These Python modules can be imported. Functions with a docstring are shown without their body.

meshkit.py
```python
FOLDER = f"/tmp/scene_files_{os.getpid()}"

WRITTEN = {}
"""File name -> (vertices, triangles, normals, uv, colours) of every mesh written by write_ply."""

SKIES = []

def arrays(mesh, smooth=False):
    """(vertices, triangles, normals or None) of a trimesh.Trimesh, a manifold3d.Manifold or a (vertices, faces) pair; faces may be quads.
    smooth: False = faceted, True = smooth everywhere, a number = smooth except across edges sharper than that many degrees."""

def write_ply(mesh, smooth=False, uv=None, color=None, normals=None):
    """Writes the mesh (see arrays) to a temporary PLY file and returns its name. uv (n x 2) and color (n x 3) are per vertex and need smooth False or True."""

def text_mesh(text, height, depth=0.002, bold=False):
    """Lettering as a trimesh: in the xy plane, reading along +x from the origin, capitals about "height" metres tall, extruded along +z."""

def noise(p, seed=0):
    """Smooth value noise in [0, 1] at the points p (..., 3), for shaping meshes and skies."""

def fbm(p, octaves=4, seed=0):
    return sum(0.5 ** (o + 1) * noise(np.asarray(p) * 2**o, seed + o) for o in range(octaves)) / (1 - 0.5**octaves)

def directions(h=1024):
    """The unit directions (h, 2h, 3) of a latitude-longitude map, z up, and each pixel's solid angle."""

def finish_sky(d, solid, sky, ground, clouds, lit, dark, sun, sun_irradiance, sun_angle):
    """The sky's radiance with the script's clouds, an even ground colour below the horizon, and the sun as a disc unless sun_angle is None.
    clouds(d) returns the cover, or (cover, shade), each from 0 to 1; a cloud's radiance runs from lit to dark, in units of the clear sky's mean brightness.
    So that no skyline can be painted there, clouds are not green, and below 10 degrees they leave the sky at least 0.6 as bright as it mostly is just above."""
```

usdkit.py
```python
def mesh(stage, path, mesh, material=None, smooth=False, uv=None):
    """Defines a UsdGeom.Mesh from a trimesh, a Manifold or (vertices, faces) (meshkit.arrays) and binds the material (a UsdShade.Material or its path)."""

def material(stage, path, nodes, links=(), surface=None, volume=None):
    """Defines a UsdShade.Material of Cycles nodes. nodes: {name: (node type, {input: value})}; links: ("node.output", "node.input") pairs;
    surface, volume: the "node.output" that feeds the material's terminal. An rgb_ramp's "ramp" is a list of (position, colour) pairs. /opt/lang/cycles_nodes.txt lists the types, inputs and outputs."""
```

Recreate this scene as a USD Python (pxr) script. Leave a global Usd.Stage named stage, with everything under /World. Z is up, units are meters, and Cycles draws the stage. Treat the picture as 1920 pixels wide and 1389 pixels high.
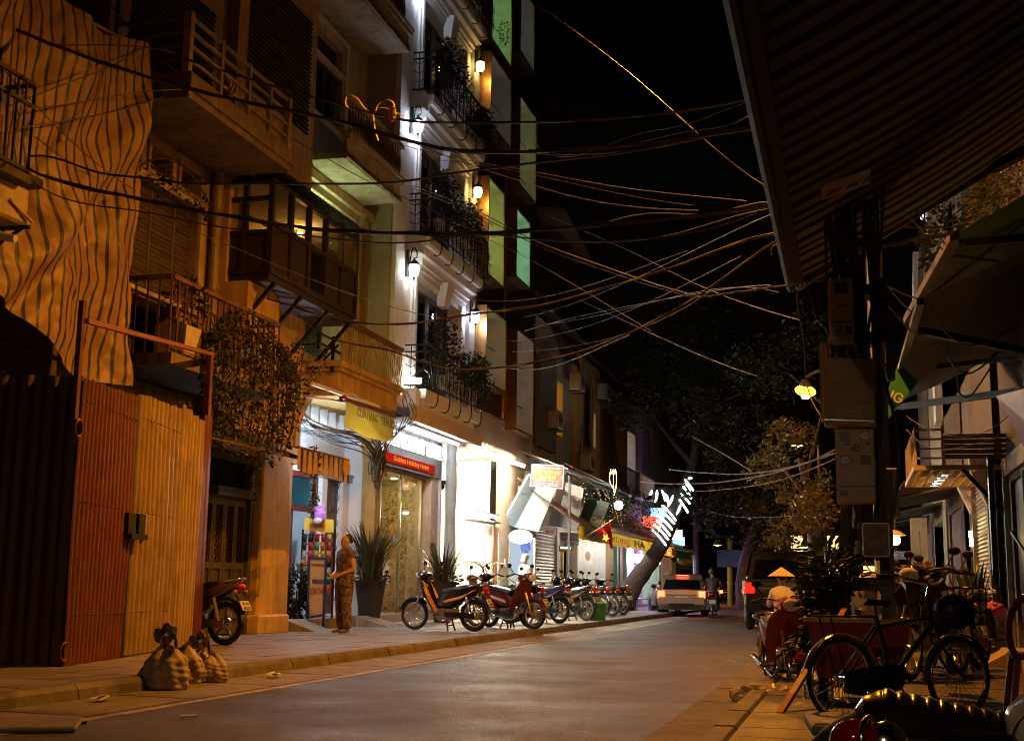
import math, random
import numpy as np, trimesh, usdkit, meshkit
from pxr import Usd, UsdGeom, UsdLux, UsdShade, Gf, Sdf, Vt
from shapely.geometry import Polygon, Point, box as sbox
from shapely.ops import unary_union
import manifold3d as MF
random.seed(7); RNG = np.random.default_rng(7)
stage = Usd.Stage.CreateInMemory()
UsdGeom.SetStageUpAxis(stage, UsdGeom.Tokens.z); UsdGeom.SetStageMetersPerUnit(stage, 1.0)
world = UsdGeom.Xform.Define(stage, '/World'); stage.SetDefaultPrim(world.GetPrim())
UsdGeom.Scope.Define(stage, '/World/Looks')
# ---------------------------------------------------------------- camera: street along +y, left facades at negative x
FPX, CX, CY, EYE = 2350., 960., 694.5, 0.95
def _rot():
    y = np.array([(1600-CX)/FPX, -(1107-CY)/FPX, -1.0]); y /= np.linalg.norm(y)
    z = np.array([(1160-CX)/FPX, (CY+13000)/FPX, -1.0]); z -= y*(z@y); z /= np.linalg.norm(z)
    return np.stack([np.cross(y, z), y, z], 0)
ROT = _rot(); CAM = np.array([0, 0, EYE])
cam = UsdGeom.Camera.Define(stage, '/World/camera')
_m = Gf.Matrix4d(1.0)
for _i in range(3):
    for _j in range(3): _m[_i, _j] = float(ROT[_j, _i])
_m.SetTranslateOnly(Gf.Vec3d(0, 0, EYE))
cam.AddTransformOp().Set(_m)
cam.CreateHorizontalApertureAttr(36.0); cam.CreateVerticalApertureAttr(36.0*740/1024)
cam.CreateFocalLengthAttr(36.0*FPX/1920); cam.CreateClippingRangeAttr((0.05, 2000.0))
cam.CreateExposureAttr(-0.3)
# ---------------------------------------------------------------- night sky: the sun far below, town glow only
dome = UsdLux.DomeLight.Define(stage, '/World/sky')
dome.GetPrim().SetCustomDataByKey('kind', 'structure')
dome.GetPrim().SetCustomDataByKey('label', 'black night sky over the narrow street'); dome.GetPrim().SetCustomDataByKey('category', 'sky')
_sk = usdkit.material(stage, '/World/Looks/night_sky', {
    'sky': ('sky_texture', {'sky_type': 'single_scattering', 'sun_disc': False, 'sun_elevation': 0.02, 'sun_rotation': 2.4}),
    'glow': ('mix', {'mix_type': 'multiply', 'fac': 1.0, 'color2': (1.0, 0.55, 0.42)}),
    'bg': ('background_shader', {'strength': 0.0011})}, [('sky.color', 'glow.color1'), ('glow.color', 'bg.color')], surface='bg.background')
UsdShade.MaterialBindingAPI.Apply(dome.GetPrim()).Bind(_sk)

def ray(px, py): return ROT @ np.array([(px-CX)/FPX, -(py-CY)/FPX, -1.0])
def gx(px, py, x):                      # the point of the plane x = const that the photograph shows at a pixel
    d = ray(px, py); return CAM + d*(x/d[0])
def gy(px, py, y):
    d = ray(px, py); return CAM + d*(y/d[1])
def gz(px, py, z):
    d = ray(px, py); return CAM + d*((z-EYE)/d[2])
def px_of(p):
    c = ROT.T @ (np.asarray(p, float)-CAM); return CX+FPX*c[0]/-c[2], CY-FPX*c[1]/-c[2]

# ---------------------------------------------------------------- meshes as (vertices, triangles)
def J(*ms):
    ms = [m for m in (ms[0] if len(ms) == 1 and isinstance(ms[0], list) else ms) if m is not None and len(m[1])]
    V, F, n = [], [], 0
    for v, f in ms:
        V.append(np.asarray(v, float)); F.append(np.asarray(f, int)+n); n += len(v)
    return np.vstack(V), np.vstack(F)
_BF = np.array([[0,2,1],[1,2,3],[4,5,6],[5,7,6],[0,1,4],[1,5,4],[2,6,3],[3,6,7],[0,4,2],[2,4,6],[1,3,5],[3,7,5]])
def bx(x0, x1, y0, y1, z0, z1):
    x0, x1 = min(x0, x1), max(x0, x1); y0, y1 = min(y0, y1), max(y0, y1); z0, z1 = min(z0, z1), max(z0, z1)
    return np.array([[x, y, z] for z in (z0, z1) for y in (y0, y1) for x in (x0, x1)], float), _BF
def box(c, s): return bx(c[0]-s[0]/2, c[0]+s[0]/2, c[1]-s[1]/2, c[1]+s[1]/2, c[2]-s[2]/2, c[2]+s[2]/2)
def hull(pts):
    h = trimesh.convex.convex_hull(np.asarray(pts, float)); return np.array(h.vertices), np.array(h.faces)
def cb(x0, x1, y0, y1, z0, z1, r=.02):  # a box with chamfered edges
    x0, x1 = min(x0, x1), max(x0, x1); y0, y1 = min(y0, y1), max(y0, y1); z0, z1 = min(z0, z1), max(z0, z1)
    r = min(r, (x1-x0)/2.5, (y1-y0)/2.5, (z1-z0)/2.5); P = []
    for x, sx in ((x0, 1), (x1, -1)):
        for y, sy in ((y0, 1), (y1, -1)):
            for z, sz in ((z0, 1), (z1, -1)):
                P += [(x+sx*r, y+sy*r, z), (x+sx*r, y, z+sz*r), (x, y+sy*r, z+sz*r)]
    return hull(P)
def tf(m, M=None, t=(0, 0, 0), rz=0., ry=0., rx=0., s=1.):
    v = np.asarray(m[0], float)*s
    for a, ax in ((rx, 0), (ry, 1), (rz, 2)):
        if a:
            c, q = math.cos(a), math.sin(a); R3 = np.eye(3); i, k = [(1, 2), (2, 0), (0, 1)][ax]
            R3[i, i] = c; R3[k, k] = c; R3[i, k] = -q; R3[k, i] = q; v = v @ R3.T
    if M is not None: v = v @ np.asarray(M).T
    f = m[1]
    if np.any(np.asarray(s) < 0) and np.prod(np.broadcast_to(s, 3)) < 0: f = np.asarray(f)[:, ::-1]
    return v+np.asarray(t, float), f
def tube(pts, r, n=6, closed=False, caps=True):
    P = np.asarray(pts, float); k = len(P); r = np.broadcast_to(np.asarray(r, float), (k,))
    T_ = np.roll(P, -1, 0)-np.roll(P, 1, 0) if closed else np.gradient(P, axis=0)
    T_ /= np.maximum(np.linalg.norm(T_, axis=1, keepdims=True), 1e-9)
    u = np.cross(T_[0], (0, 0, 1.) if abs(T_[0][2]) < .9 else (1., 0, 0)); u /= np.linalg.norm(u)
    V = []
    a = np.arange(n)*2*np.pi/n
    for i in range(k):
        u = u-T_[i]*(u@T_[i]); u /= max(np.linalg.norm(u), 1e-9); w = np.cross(T_[i], u)
        V.append(P[i]+r[i]*(np.cos(a)[:, None]*u+np.sin(a)[:, None]*w))
    V = np.vstack(V); F = []
    for i in range(k if closed else k-1):
        A, B = i*n, ((i+1) % k)*n
        for j in range(n):
            q = (j+1) % n; F += [(A+j, A+q, B+j), (A+q, B+q, B+j)]
    if caps and not closed:
        V = np.vstack([V, P[:1], P[-1:]]); c0, c1 = len(V)-2, len(V)-1
        for j in range(n):
            q = (j+1) % n; F += [(c0, q, j), (c1, (k-1)*n+j, (k-1)*n+q)]
    return V, np.array(F)
def cyl(a, b, r, n=10, r1=None): return tube([a, b], [r, r if r1 is None else r1], n)
def bar(a, b, w, h=None):                # square section bar from a to b
    a, b = np.asarray(a, float), np.asarray(b, float); h = w if h is None else h
    t = (b-a)/np.linalg.norm(b-a); u = np.cross(t, (0, 0, 1.) if abs(t[2]) < .95 else (0, 1., 0)); u /= np.linalg.norm(u); q = np.cross(u, t)
    P = [p+i*u*w/2+k*q*h/2 for p in (a, b) for k in (-1, 1) for i in (-1, 1)]
    return hull(P)
def lathe(prof, n=16, o=(0, 0, 0)):
    P = np.asarray(prof, float); a = np.arange(n)*2*np.pi/n
    V = np.vstack([np.stack([p[0]*np.cos(a), p[0]*np.sin(a), np.full(n, p[1])], 1) for p in P]); F = []
    for i in range(len(P)-1):
        for j in range(n):
            q = (j+1) % n; A, B = i*n, i*n+n; F += [(A+j, A+q, B+j), (A+q, B+q, B+j)]
    V = np.vstack([V, [[0, 0, P[0][1]]], [[0, 0, P[-1][1]]]])
    for j in range(n):
        q = (j+1) % n; F += [(len(V)-2, q, j), (len(V)-1, (len(P)-1)*n+j, (len(P)-1)*n+q)]
    return V+np.asarray(o, float), np.array(F)
def sph(c, r, n=12):
    k = n//2+1; th = np.linspace(0, np.pi, k)
    return tf(lathe([(max(math.sin(t), 1e-4), -math.cos(t)) for t in th], n), s=np.broadcast_to(r, 3), t=c)
def torus(R, r, n=28, k=8, o=(0, 0, 0)): # axis along y
    a = np.arange(n)*2*np.pi/n
    return tf(tube(np.stack([R*np.cos(a), 0*a, R*np.sin(a)], 1), r, k, closed=True), t=o)
def poly_ext(poly, d):                   # polygon in xy, extruded to z = d
    if not isinstance(poly, Polygon): poly = Polygon(poly)
    out = []
    for g in getattr(poly, 'geoms', [poly]):
        if g.area < 1e-7: continue
        m = trimesh.creation.extrude_polygon(g, d, engine='earcut'); out.append((np.array(m.vertices), np.array(m.faces)))
    return J(out)
def on(m, o, U, V, N=None):              # moves local x, y, z onto the axes U, V, N at o
    U, V = np.asarray(U, float), np.asarray(V, float); N = np.cross(U, V) if N is None else np.asarray(N, float)
    v = np.asarray(m[0]); f = np.asarray(m[1])
    if np.linalg.det(np.stack([U, V, N])) < 0: f = f[:, ::-1]
    return v[:, :1]*U+v[:, 1:2]*V+v[:, 2:3]*N+np.asarray(o, float), f
YZ = dict(U=(0, 1, 0), V=(0, 0, 1), N=(1, 0, 0)); XZ = dict(U=(1, 0, 0), V=(0, 0, 1), N=(0, -1, 0))
def wallx(x0, x1, poly, holes=()):       # wall in the plane of the facade, from x0 (back) to x1 (front); poly and holes in (y, z)
    p = poly if isinstance(poly, Polygon) else Polygon(poly)
    if len(holes): p = p.difference(unary_union([h if isinstance(h, Polygon) else sbox(*h) for h in holes]))
    return on(poly_ext(p, x1-x0), (x0, 0, 0), **YZ)
def wally(y0, y1, poly, holes=()):       # wall across, facing the camera with its face at y0
    p = poly if isinstance(poly, Polygon) else Polygon(poly)
    if len(holes): p = p.difference(unary_union([h if isinstance(h, Polygon) else sbox(*h) for h in holes]))
    return on(poly_ext(p, y1-y0), (0, y1, 0), **XZ)
def grid(f, nu, nv, thick=0.):           # sheet f(u, v) -> points, 0..1; returns mesh and uv
    u, v = np.meshgrid(np.linspace(0, 1, nu), np.linspace(0, 1, nv), indexing='ij')
    P = f(u, v).reshape(-1, 3); i = np.arange(nu*nv).reshape(nu, nv)
    a, b, c, d = i[:-1, :-1].ravel(), i[1:, :-1].ravel(), i[1:, 1:].ravel(), i[:-1, 1:].ravel()
    return (P, np.vstack([np.stack([a, b, c], 1), np.stack([a, c, d], 1)])), np.stack([u.ravel(), v.ravel()], 1)
def leaves(P, size, seed=0, up=.3, asp=.5, droop=0.):  # small folded leaves at the points P
    g = np.random.default_rng(seed); n = len(P); P = np.asarray(P, float)
    d = g.normal(size=(n, 3)); d[:, 2] = d[:, 2]*.5-droop; d /= np.linalg.norm(d, axis=1, keepdims=True)
    w = np.cross(d, g.normal(size=(n, 3))+np.array([0, 0, up*3])); w /= np.maximum(np.linalg.norm(w, axis=1, keepdims=True), 1e-6)
    s = (np.broadcast_to(size, (n,))*g.uniform(.6, 1.35, n))[:, None]; q = np.cross(d, w)
    a = P; b = P+d*s*.45+w*s*asp*.5+q*s*.1; c = P+d*s; e = P+d*s*.45-w*s*asp*.5+q*s*.1
    V = np.stack([a, b, c, e], 1).reshape(-1, 3); k = np.arange(n)[:, None]*4
    return V, np.vstack([k+np.array([0, 1, 2]), k+np.array([0, 2, 3])])
def blob(c, r, n, seed=0, shell=.35):
    g = np.random.default_rng(seed); d = g.normal(size=(n, 3)); d /= np.linalg.norm(d, axis=1, keepdims=True)
    return np.asarray(c)+d*np.asarray(r)*(shell+(1-shell)*g.random((n, 1))**.5)
def sag(a, b, s, n=10):
    t = np.linspace(0, 1, n)[:, None]; p = np.asarray(a)*(1-t)+np.asarray(b)*t; p[:, 2] -= (4*s*t*(1-t))[:, 0]; return p
def smooth(pts, n=24):                   # a smooth curve through the points
    from scipy.interpolate import PchipInterpolator, CubicSpline
    P = np.asarray(pts, float)
    if len(P) < 3: return np.linspace(P[0], P[-1], n)
    t = np.r_[0, np.cumsum(np.linalg.norm(np.diff(P, axis=0), axis=1))]
    return CubicSpline(t, P)(np.linspace(0, t[-1], n)) if len(P) > 3 else PchipInterpolator(t, P)(np.linspace(0, t[-1], n))
def txt(s, h, o, U, V, w=None, d=.006, bold=False):
    m = meshkit.text_mesh(s, h, d, bold); v, f = np.array(m.vertices), np.array(m.faces)
    if w: v[:, 0] *= w/(v[:, 0].max()-v[:, 0].min())
    U, V = np.asarray(U, float), np.asarray(V, float)
    return on((v, f), o, U/np.linalg.norm(U), V/np.linalg.norm(V))

# ---------------------------------------------------------------- prims
_used = {}
def _path(parent, name):
    k = _used.get((parent, name), 0); _used[(parent, name)] = k+1
    return f'{parent}/{name}' + (f'_{k:03d}' if k else '')
def tag(prim, label=None, cat=None, group=None, kind=None):
    for k, v in (('label', label), ('category', cat), ('group', group), ('kind', kind)):
        if v: prim.SetCustomDataByKey(k, v)
class Thing:
    def __init__(s, name, label=None, cat=None, group=None, loc=(0, 0, 0), rz=0., kind=None, local=False):
        s.name, s.path, s.loc, s.rz, s.local = name, _path('/World', name), np.asarray(loc, float), rz, local
        x = UsdGeom.Xform.Define(stage, s.path); x.AddTranslateOp().Set(Gf.Vec3d(*map(float, loc))); x.AddRotateZOp().Set(math.degrees(rz))
        s.prim = x.GetPrim(); tag(s.prim, label, cat, group, kind); s.cat, s.group = cat, group
    def inv(s, v):
        if s.local: return v
        c, q = math.cos(s.rz), math.sin(s.rz); d = v-s.loc
        return np.stack([c*d[:, 0]+q*d[:, 1], -q*d[:, 0]+c*d[:, 1], d[:, 2]], 1)
    def add(s, name, m, mat, smooth=False, parent=None, label=None, uv=None, kind=None):
        p = _path(parent or s.path, name)
        me = usdkit.mesh(stage, p, (s.inv(np.asarray(m[0], float)), m[1]), mat, smooth, uv); tag(me.GetPrim(), label, kind=kind)
        return p
    def light(s, name, pos, r, col, power, parent=None):
        p = _path(parent or s.path, name); l = UsdLux.SphereLight.Define(stage, p)
        l.AddTranslateOp().Set(Gf.Vec3d(*map(float, s.inv(np.asarray([pos], float))[0])))
        l.CreateRadiusAttr(r); l.CreateColorAttr(Gf.Vec3f(*col)); l.CreateIntensityAttr(power); l.CreateNormalizeAttr(False)
        return l
def dup(src, loc, rz, label, group=None):
    t = Thing(src.name, label, src.cat, group or src.group, loc, rz)
    t.prim.GetReferences().AddInternalReference(src.path); t.prim.SetInstanceable(True)
    return t
def one(name, m, mat, label, cat, group=None, kind=None, smooth=False, uv=None):
    p = _path('/World', name); me = usdkit.mesh(stage, p, m, mat, smooth, uv); tag(me.GetPrim(), label, cat, group, kind); return p

# ---------------------------------------------------------------- materials
_mats = {}
def mt(name, col, rough=.6, metal=0., var=.2, scale=4., bump=.0, bscale=60., spec=.5, streak=0., dirt=(.03, .022, .015), stretch=(1, 1, .12), coat=0.):
    if name in _mats: return _mats[name]
    c = np.array(col, float)
    nodes = {'tc': ('texture_coordinate', {}), 'n': ('noise_texture', {'scale': scale, 'detail': 6., 'roughness': .62}),
             'r': ('rgb_ramp', {'ramp': [(.3, tuple(np.clip(c*(1-var), 0, 1))), (.7, tuple(np.clip(c*(1+var*.6), 0, 1)))]}),
             'p': ('principled_bsdf', {'roughness': rough, 'metallic': metal, 'specular_ior_level': spec, 'coat_weight': coat, 'coat_roughness': .08})}
    L = [('tc.object', 'n.vector'), ('n.fac', 'r.fac')]
    out = 'r.color'
    if streak:
        nodes |= {'mp': ('mapping', {'scale': stretch}), 'n2': ('noise_texture', {'scale': 7., 'detail': 5., 'roughness': .7}),
                  'r2': ('rgb_ramp', {'ramp': [(.42, (0, 0, 0)), (.72, (streak,)*3)]}), 'mx': ('mix', {'mix_type': 'mix', 'color2': dirt})}
        L += [('tc.object', 'mp.vector'), ('mp.vector', 'n2.vector'), ('n2.fac', 'r2.fac'), ('r2.color', 'mx.fac'), ('r.color', 'mx.color1')]
        out = 'mx.color'
    L += [(out, 'p.base_color')]
    if bump:
        nodes |= {'n3': ('noise_texture', {'scale': bscale, 'detail': 4.}), 'b': ('bump', {'strength': min(bump, 1.), 'distance': .02})}
        L += [('tc.object', 'n3.vector'), ('n3.fac', 'b.height'), ('b.normal', 'p.normal')]
    _mats[name] = usdkit.material(stage, '/World/Looks/'+name, nodes, L, surface='p.BSDF'); return _mats[name]
def em(name, col, strength):
    if name not in _mats:
        _mats[name] = usdkit.material(stage, '/World/Looks/'+name, {'e': ('emission', {'color': col, 'strength': strength})}, [], surface='e.emission')
    return _mats[name]
def leafmat(name, col, tr=.35, rough=.45):
    if name not in _mats:
        c = np.array(col)
        _mats[name] = usdkit.material(stage, '/World/Looks/'+name, {
            'g': ('geometry', {}), 'r': ('rgb_ramp', {'ramp': [(0, tuple(c*.55)), (.6, tuple(c)), (1, tuple(c*1.5+np.array([.02, .01, 0])))]}),
            'p': ('principled_bsdf', {'roughness': rough}), 't': ('translucent_bsdf', {}), 'm': ('mix_closure', {'fac': tr})},
            [('g.random_per_island', 'r.fac'), ('r.color', 'p.base_color'), ('r.color', 't.color'), ('p.BSDF', 'm.closure1'), ('t.BSDF', 'm.closure2')], surface='m.closure')
    return _mats[name]
def stripes(name, cols, n, rough=.8, axis='u', tr=0., dirt=.25, wobble=.0):   # woven stripes: cols = [(position, colour)...] repeated n times along uv
    if name in _mats: return _mats[name]
    nodes = {'uv': ('uvmap', {'attribute': 'st'}), 's': ('separate_xyz', {}), 'm': ('math', {'math_type': 'multiply', 'value2': float(n)}),
             'f': ('math', {'math_type': 'fraction'}), 'r': ('rgb_ramp', {'ramp': cols, 'interpolate': False}),
             'tc': ('texture_coordinate', {}), 'n': ('noise_texture', {'scale': 1.6, 'detail': 8., 'roughness': .7}), 'dr': ('rgb_ramp', {'ramp': [(.35, (1-dirt,)*3), (.65, (1, 1, 1))]}),
             'x': ('mix', {'mix_type': 'multiply', 'fac': 1.}), 'p': ('principled_bsdf', {'roughness': rough}), 't': ('translucent_bsdf', {}), 'mc': ('mix_closure', {'fac': tr})}
    L = [('uv.UV', 's.vector'), ('s.'+('x' if axis == 'u' else 'y'), 'm.value1'), ('m.value', 'f.value1'), ('f.value', 'r.fac'), ('tc.object', 'n.vector'), ('n.fac', 'dr.fac'),
         ('r.color', 'x.color1'), ('dr.color', 'x.color2'), ('x.color', 'p.base_color'), ('x.color', 't.color'), ('p.BSDF', 'mc.closure1'), ('t.BSDF', 'mc.closure2')]
    _mats[name] = usdkit.material(stage, '/World/Looks/'+name, nodes, L, surface='mc.closure'); return _mats[name]
def glassmat(name, tint=(.9, .95, .95), k=1.):
    if name not in _mats:
        _mats[name] = usdkit.material(stage, '/World/Looks/'+name, {'l': ('layer_weight', {'blend': .5}), 'pw': ('math', {'math_type': 'power', 'value2': 4.}), 'f': ('math', {'math_type': 'multiply_add', 'value2': .6, 'value3': .04}), 't': ('transparent_bsdf', {'color': tint}), 'g': ('glossy_bsdf', {'roughness': .03, 'color': (k, k, k)}), 'm': ('mix_closure', {})},
            [('l.facing', 'pw.value1'), ('pw.value', 'f.value1'), ('f.value', 'm.fac'), ('t.BSDF', 'm.closure1'), ('g.BSDF', 'm.closure2')], surface='m.closure')
    return _mats[name]
SOD = (1., .33, .022); WARM = (1., .70, .33); WHITE = (.86, .93, 1.); GREEN = (.62, 1., .55)
black_iron = mt('black_iron', (.012, .012, .013), .45, .4); dark_steel = mt('dark_steel', (.05, .05, .052), .45, .6); rubber = mt('black_rubber', (.012, .012, .012), .75)
chrome = mt('chrome', (.75, .75, .76), .15, 1., .05); wood_dark = mt('dark_wood', (.055, .028, .016), .5, streak=.4, stretch=(3, 3, .25))
white_paint = mt('white_paint', (.78, .78, .76), .5, var=.05, streak=.12); white_wall = mt('white_wall', (.74, .74, .72), .7, var=.06, streak=.15)
concrete = mt('grey_concrete', (.26, .25, .23), .85, var=.25, bump=.3, streak=.5); cable_black = mt('black_cable', (.085, .075, .065), .55, var=.3)
# ================================================================ ground
def bend(y):                             # the street turns gently left beyond the bar
    y = np.asarray(y, float); return -np.maximum(y-44, 0)**2*.0016
asphalt = mt('wet_asphalt', (.050, .047, .045), .52, var=.4, scale=1.3, bump=.8, bscale=150., spec=.5, streak=.55, dirt=(.025, .023, .02), stretch=(.25, .25, .25))
_mats.pop('wet_asphalt', None)
asphalt = usdkit.material(stage, '/World/Looks/worn_asphalt', {
    'tc': ('texture_coordinate', {}), 'n': ('noise_texture', {'scale': .7, 'detail': 7., 'roughness': .65}), 'mp': ('mapping', {'scale': (1., .2, 1.)}), 'g': ('noise_texture', {'scale': 75., 'detail': 3., 'roughness': .8}), 'pa': ('noise_texture', {'scale': .35, 'detail': 3., 'roughness': .5}), 'par': ('rgb_ramp', {'ramp': [(.44, (.62, .60, .58)), (.47, (1.05, 1.02, 1.)), (.58, (1., 1., 1.)), (.60, (.8, .78, .75))]}), 'x2': ('mix', {'mix_type': 'multiply', 'fac': 1.}),
    'r': ('rgb_ramp', {'ramp': [(.3, (.022, .017, .012)), (.55, (.044, .034, .025)), (.75, (.080, .060, .042))]}),
    'gr': ('rgb_ramp', {'ramp': [(.36, (.25,)*3), (.5, (.85,)*3), (.68, (2.3, 2.1, 1.9))]}), 'x': ('mix', {'mix_type': 'multiply', 'fac': 1.}),
    'rr': ('map_range', {'from_min': .35, 'from_max': .7, 'to_min': .44, 'to_max': .70}), 'b': ('bump', {'strength': 1., 'distance': .02}), 'p': ('principled_bsdf', {'specular_ior_level': .38})},
    [('tc.object', 'n.vector'), ('tc.object', 'mp.vector'), ('mp.vector', 'g.vector'), ('tc.object', 'pa.vector'), ('pa.fac', 'par.fac'), ('par.color', 'x2.color2'), ('x.color', 'x2.color1'), ('n.fac', 'r.fac'), ('g.fac', 'gr.fac'), ('r.color', 'x.color1'), ('gr.color', 'x.color2'), ('x2.color', 'p.base_color'),
     ('n.fac', 'rr.value'), ('rr.result', 'p.roughness'), ('g.fac', 'b.height'), ('b.normal', 'p.normal')], surface='p.BSDF')
gutter_m = mt('gutter_concrete', (.20, .175, .14), .75, var=.35, scale=2.2, bump=.5, bscale=90, streak=.6, dirt=(.06, .05, .04), stretch=(1.2, .5, 1))
tile_m = [mt(f'paving_{k}', c, .62, var=.3, scale=3., bump=.25, bscale=120, streak=.5, dirt=(.05, .042, .034), stretch=(2, 2, 1)) for k, c in (('grey', (.20, .18, .155)), ('pale', (.23, .20, .17)), ('dull', (.17, .15, .13)))]
kerb_m = mt('kerb_concrete', (.15, .135, .115), .7, var=.3, scale=3, bump=.4, streak=.6)
earth = mt('town_ground', (.04, .037, .033), .9)
one('ground', bx(-300, 300, -60, 420, -.4, -.02), earth, 'dark ground under the whole street', 'ground', kind='structure')
YS = np.r_[np.arange(-4, 44, 2.), np.arange(44, 132, 4.)]
def strip(xa, xb, z, ys=YS):
    V = np.vstack([np.stack([xa+bend(ys), ys, np.full_like(ys, z)], 1), np.stack([xb+bend(ys), ys, np.full_like(ys, z)], 1)])
    n = len(ys); i = np.arange(n-1)
    return V, np.vstack([np.stack([i, i+n, i+1], 1), np.stack([i+1, i+n, i+n+1], 1)])
one('road', strip(-6.1, -.7, 0.), asphalt, 'worn grey asphalt street running away and bending left', 'road', kind='structure')
# gutters of cast slabs on both sides
gt = Thing('gutter', 'brown concrete gutter strip between left kerb and asphalt', 'gutter', loc=(-5.6, 8, 0), kind='structure')
g = np.random.default_rng(3)
for i, y in enumerate(np.arange(2, 42, 1.5)):
    dz = g.uniform(-.004, .006); a = g.uniform(-.03, .03)
    gt.add('gutter_slab', hull([(-5.99, y+.01, -.05), (-5.2+a, y+.01, -.05), (-5.99, y+1.485, -.05), (-5.2+a, y+1.485, -.05), (-5.99, y+.01, .012+dz), (-5.2+a, y+.012, .006), (-5.99, y+1.485, .012-dz), (-5.2+a, y+1.485, .006)]), gutter_m)
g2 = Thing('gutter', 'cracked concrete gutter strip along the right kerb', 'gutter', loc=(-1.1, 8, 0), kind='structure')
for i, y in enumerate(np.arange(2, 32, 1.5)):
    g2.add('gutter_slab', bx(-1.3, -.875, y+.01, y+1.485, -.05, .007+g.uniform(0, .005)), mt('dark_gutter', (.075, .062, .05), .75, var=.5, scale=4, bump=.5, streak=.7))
one('edge_line', strip(-5.17, -5.06, .004, np.arange(2, 40, 1.5)), mt('worn_line', (.34, .30, .22), .7, var=.5, scale=5, streak=.7), 'worn pale line where the left gutter meets the asphalt', 'road marking', kind='structure')
pave = Thing('left_pavement', 'left pavement of grey paving tiles with a stone kerb', 'pavement', loc=(-7.5, 12, 0), kind='structure')
pave.add('bed', J(strip(-12.2, -6.14, .1), strip(-6.14, -6.139, .1)), mt('joint_mortar', (.08, .072, .06), .9))
k = 0
for y in np.arange(7., 32., .8):
    for x in np.arange(-9.4, -6.2, .42):
        if k >= 290: break
        j = g.uniform(-.003, .004, 4); e = .006
        pave.add('paving_tile', hull([(x+a*(.42-e), y+b*(.8-e), z) for a in (0, 1) for b in (0, 1) for z in (.06,)]+[(x+e+a*(.42-3*e), y+e+b*(.8-3*e), .12+j[2*a+b]) for a in (0, 1) for b in (0, 1)]), tile_m[int(g.integers(3))]); k += 1
far = [bx(x, x+.82, y, y+.79, .06, .12+g.uniform(-.003, .003)) for y in np.arange(32., 46, .8) for x in np.arange(-9.4, -6.2, .83)]
pave.add('far_paving', J(far), tile_m[0], kind='stuff')
pave.add('rear_apron', bx(-12.2, -9.405, 7, 46, .05, .118), tile_m[2])
for y in np.arange(3, 44, 1.):
    dx = g.uniform(-.012, .012); c = g.uniform(.015, .035)
    pave.add('kerb_stone', hull([(-6.14, y+.006, 0), (-5.96+dx, y+.006, 0), (-5.98+dx, y+.006, .105-c/2), (-5.98+dx-c, y+.006, .128), (-6.14, y+.006, .128), (-6.14, y+.994, 0), (-5.96+dx, y+.994, 0), (-5.98+dx, y+.994, .105-c/2), (-5.98+dx-c, y+.994, .128), (-6.14, y+.994, .128)]), kerb_m)
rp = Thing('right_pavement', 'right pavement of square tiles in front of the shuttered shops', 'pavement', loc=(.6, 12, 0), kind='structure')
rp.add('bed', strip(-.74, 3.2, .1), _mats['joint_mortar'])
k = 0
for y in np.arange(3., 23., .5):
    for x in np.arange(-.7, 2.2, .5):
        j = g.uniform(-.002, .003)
        if k < 240: rp.add('paving_tile', bx(x+.004, x+.494, y+.004, y+.494, .06, .12+j), mt('dark_tile_%d' % int(g.integers(2)), (.052, .045, .038) if k % 2 else (.042, .036, .031), .6, var=.4, scale=4, bump=.25, streak=.6)); k += 1
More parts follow.
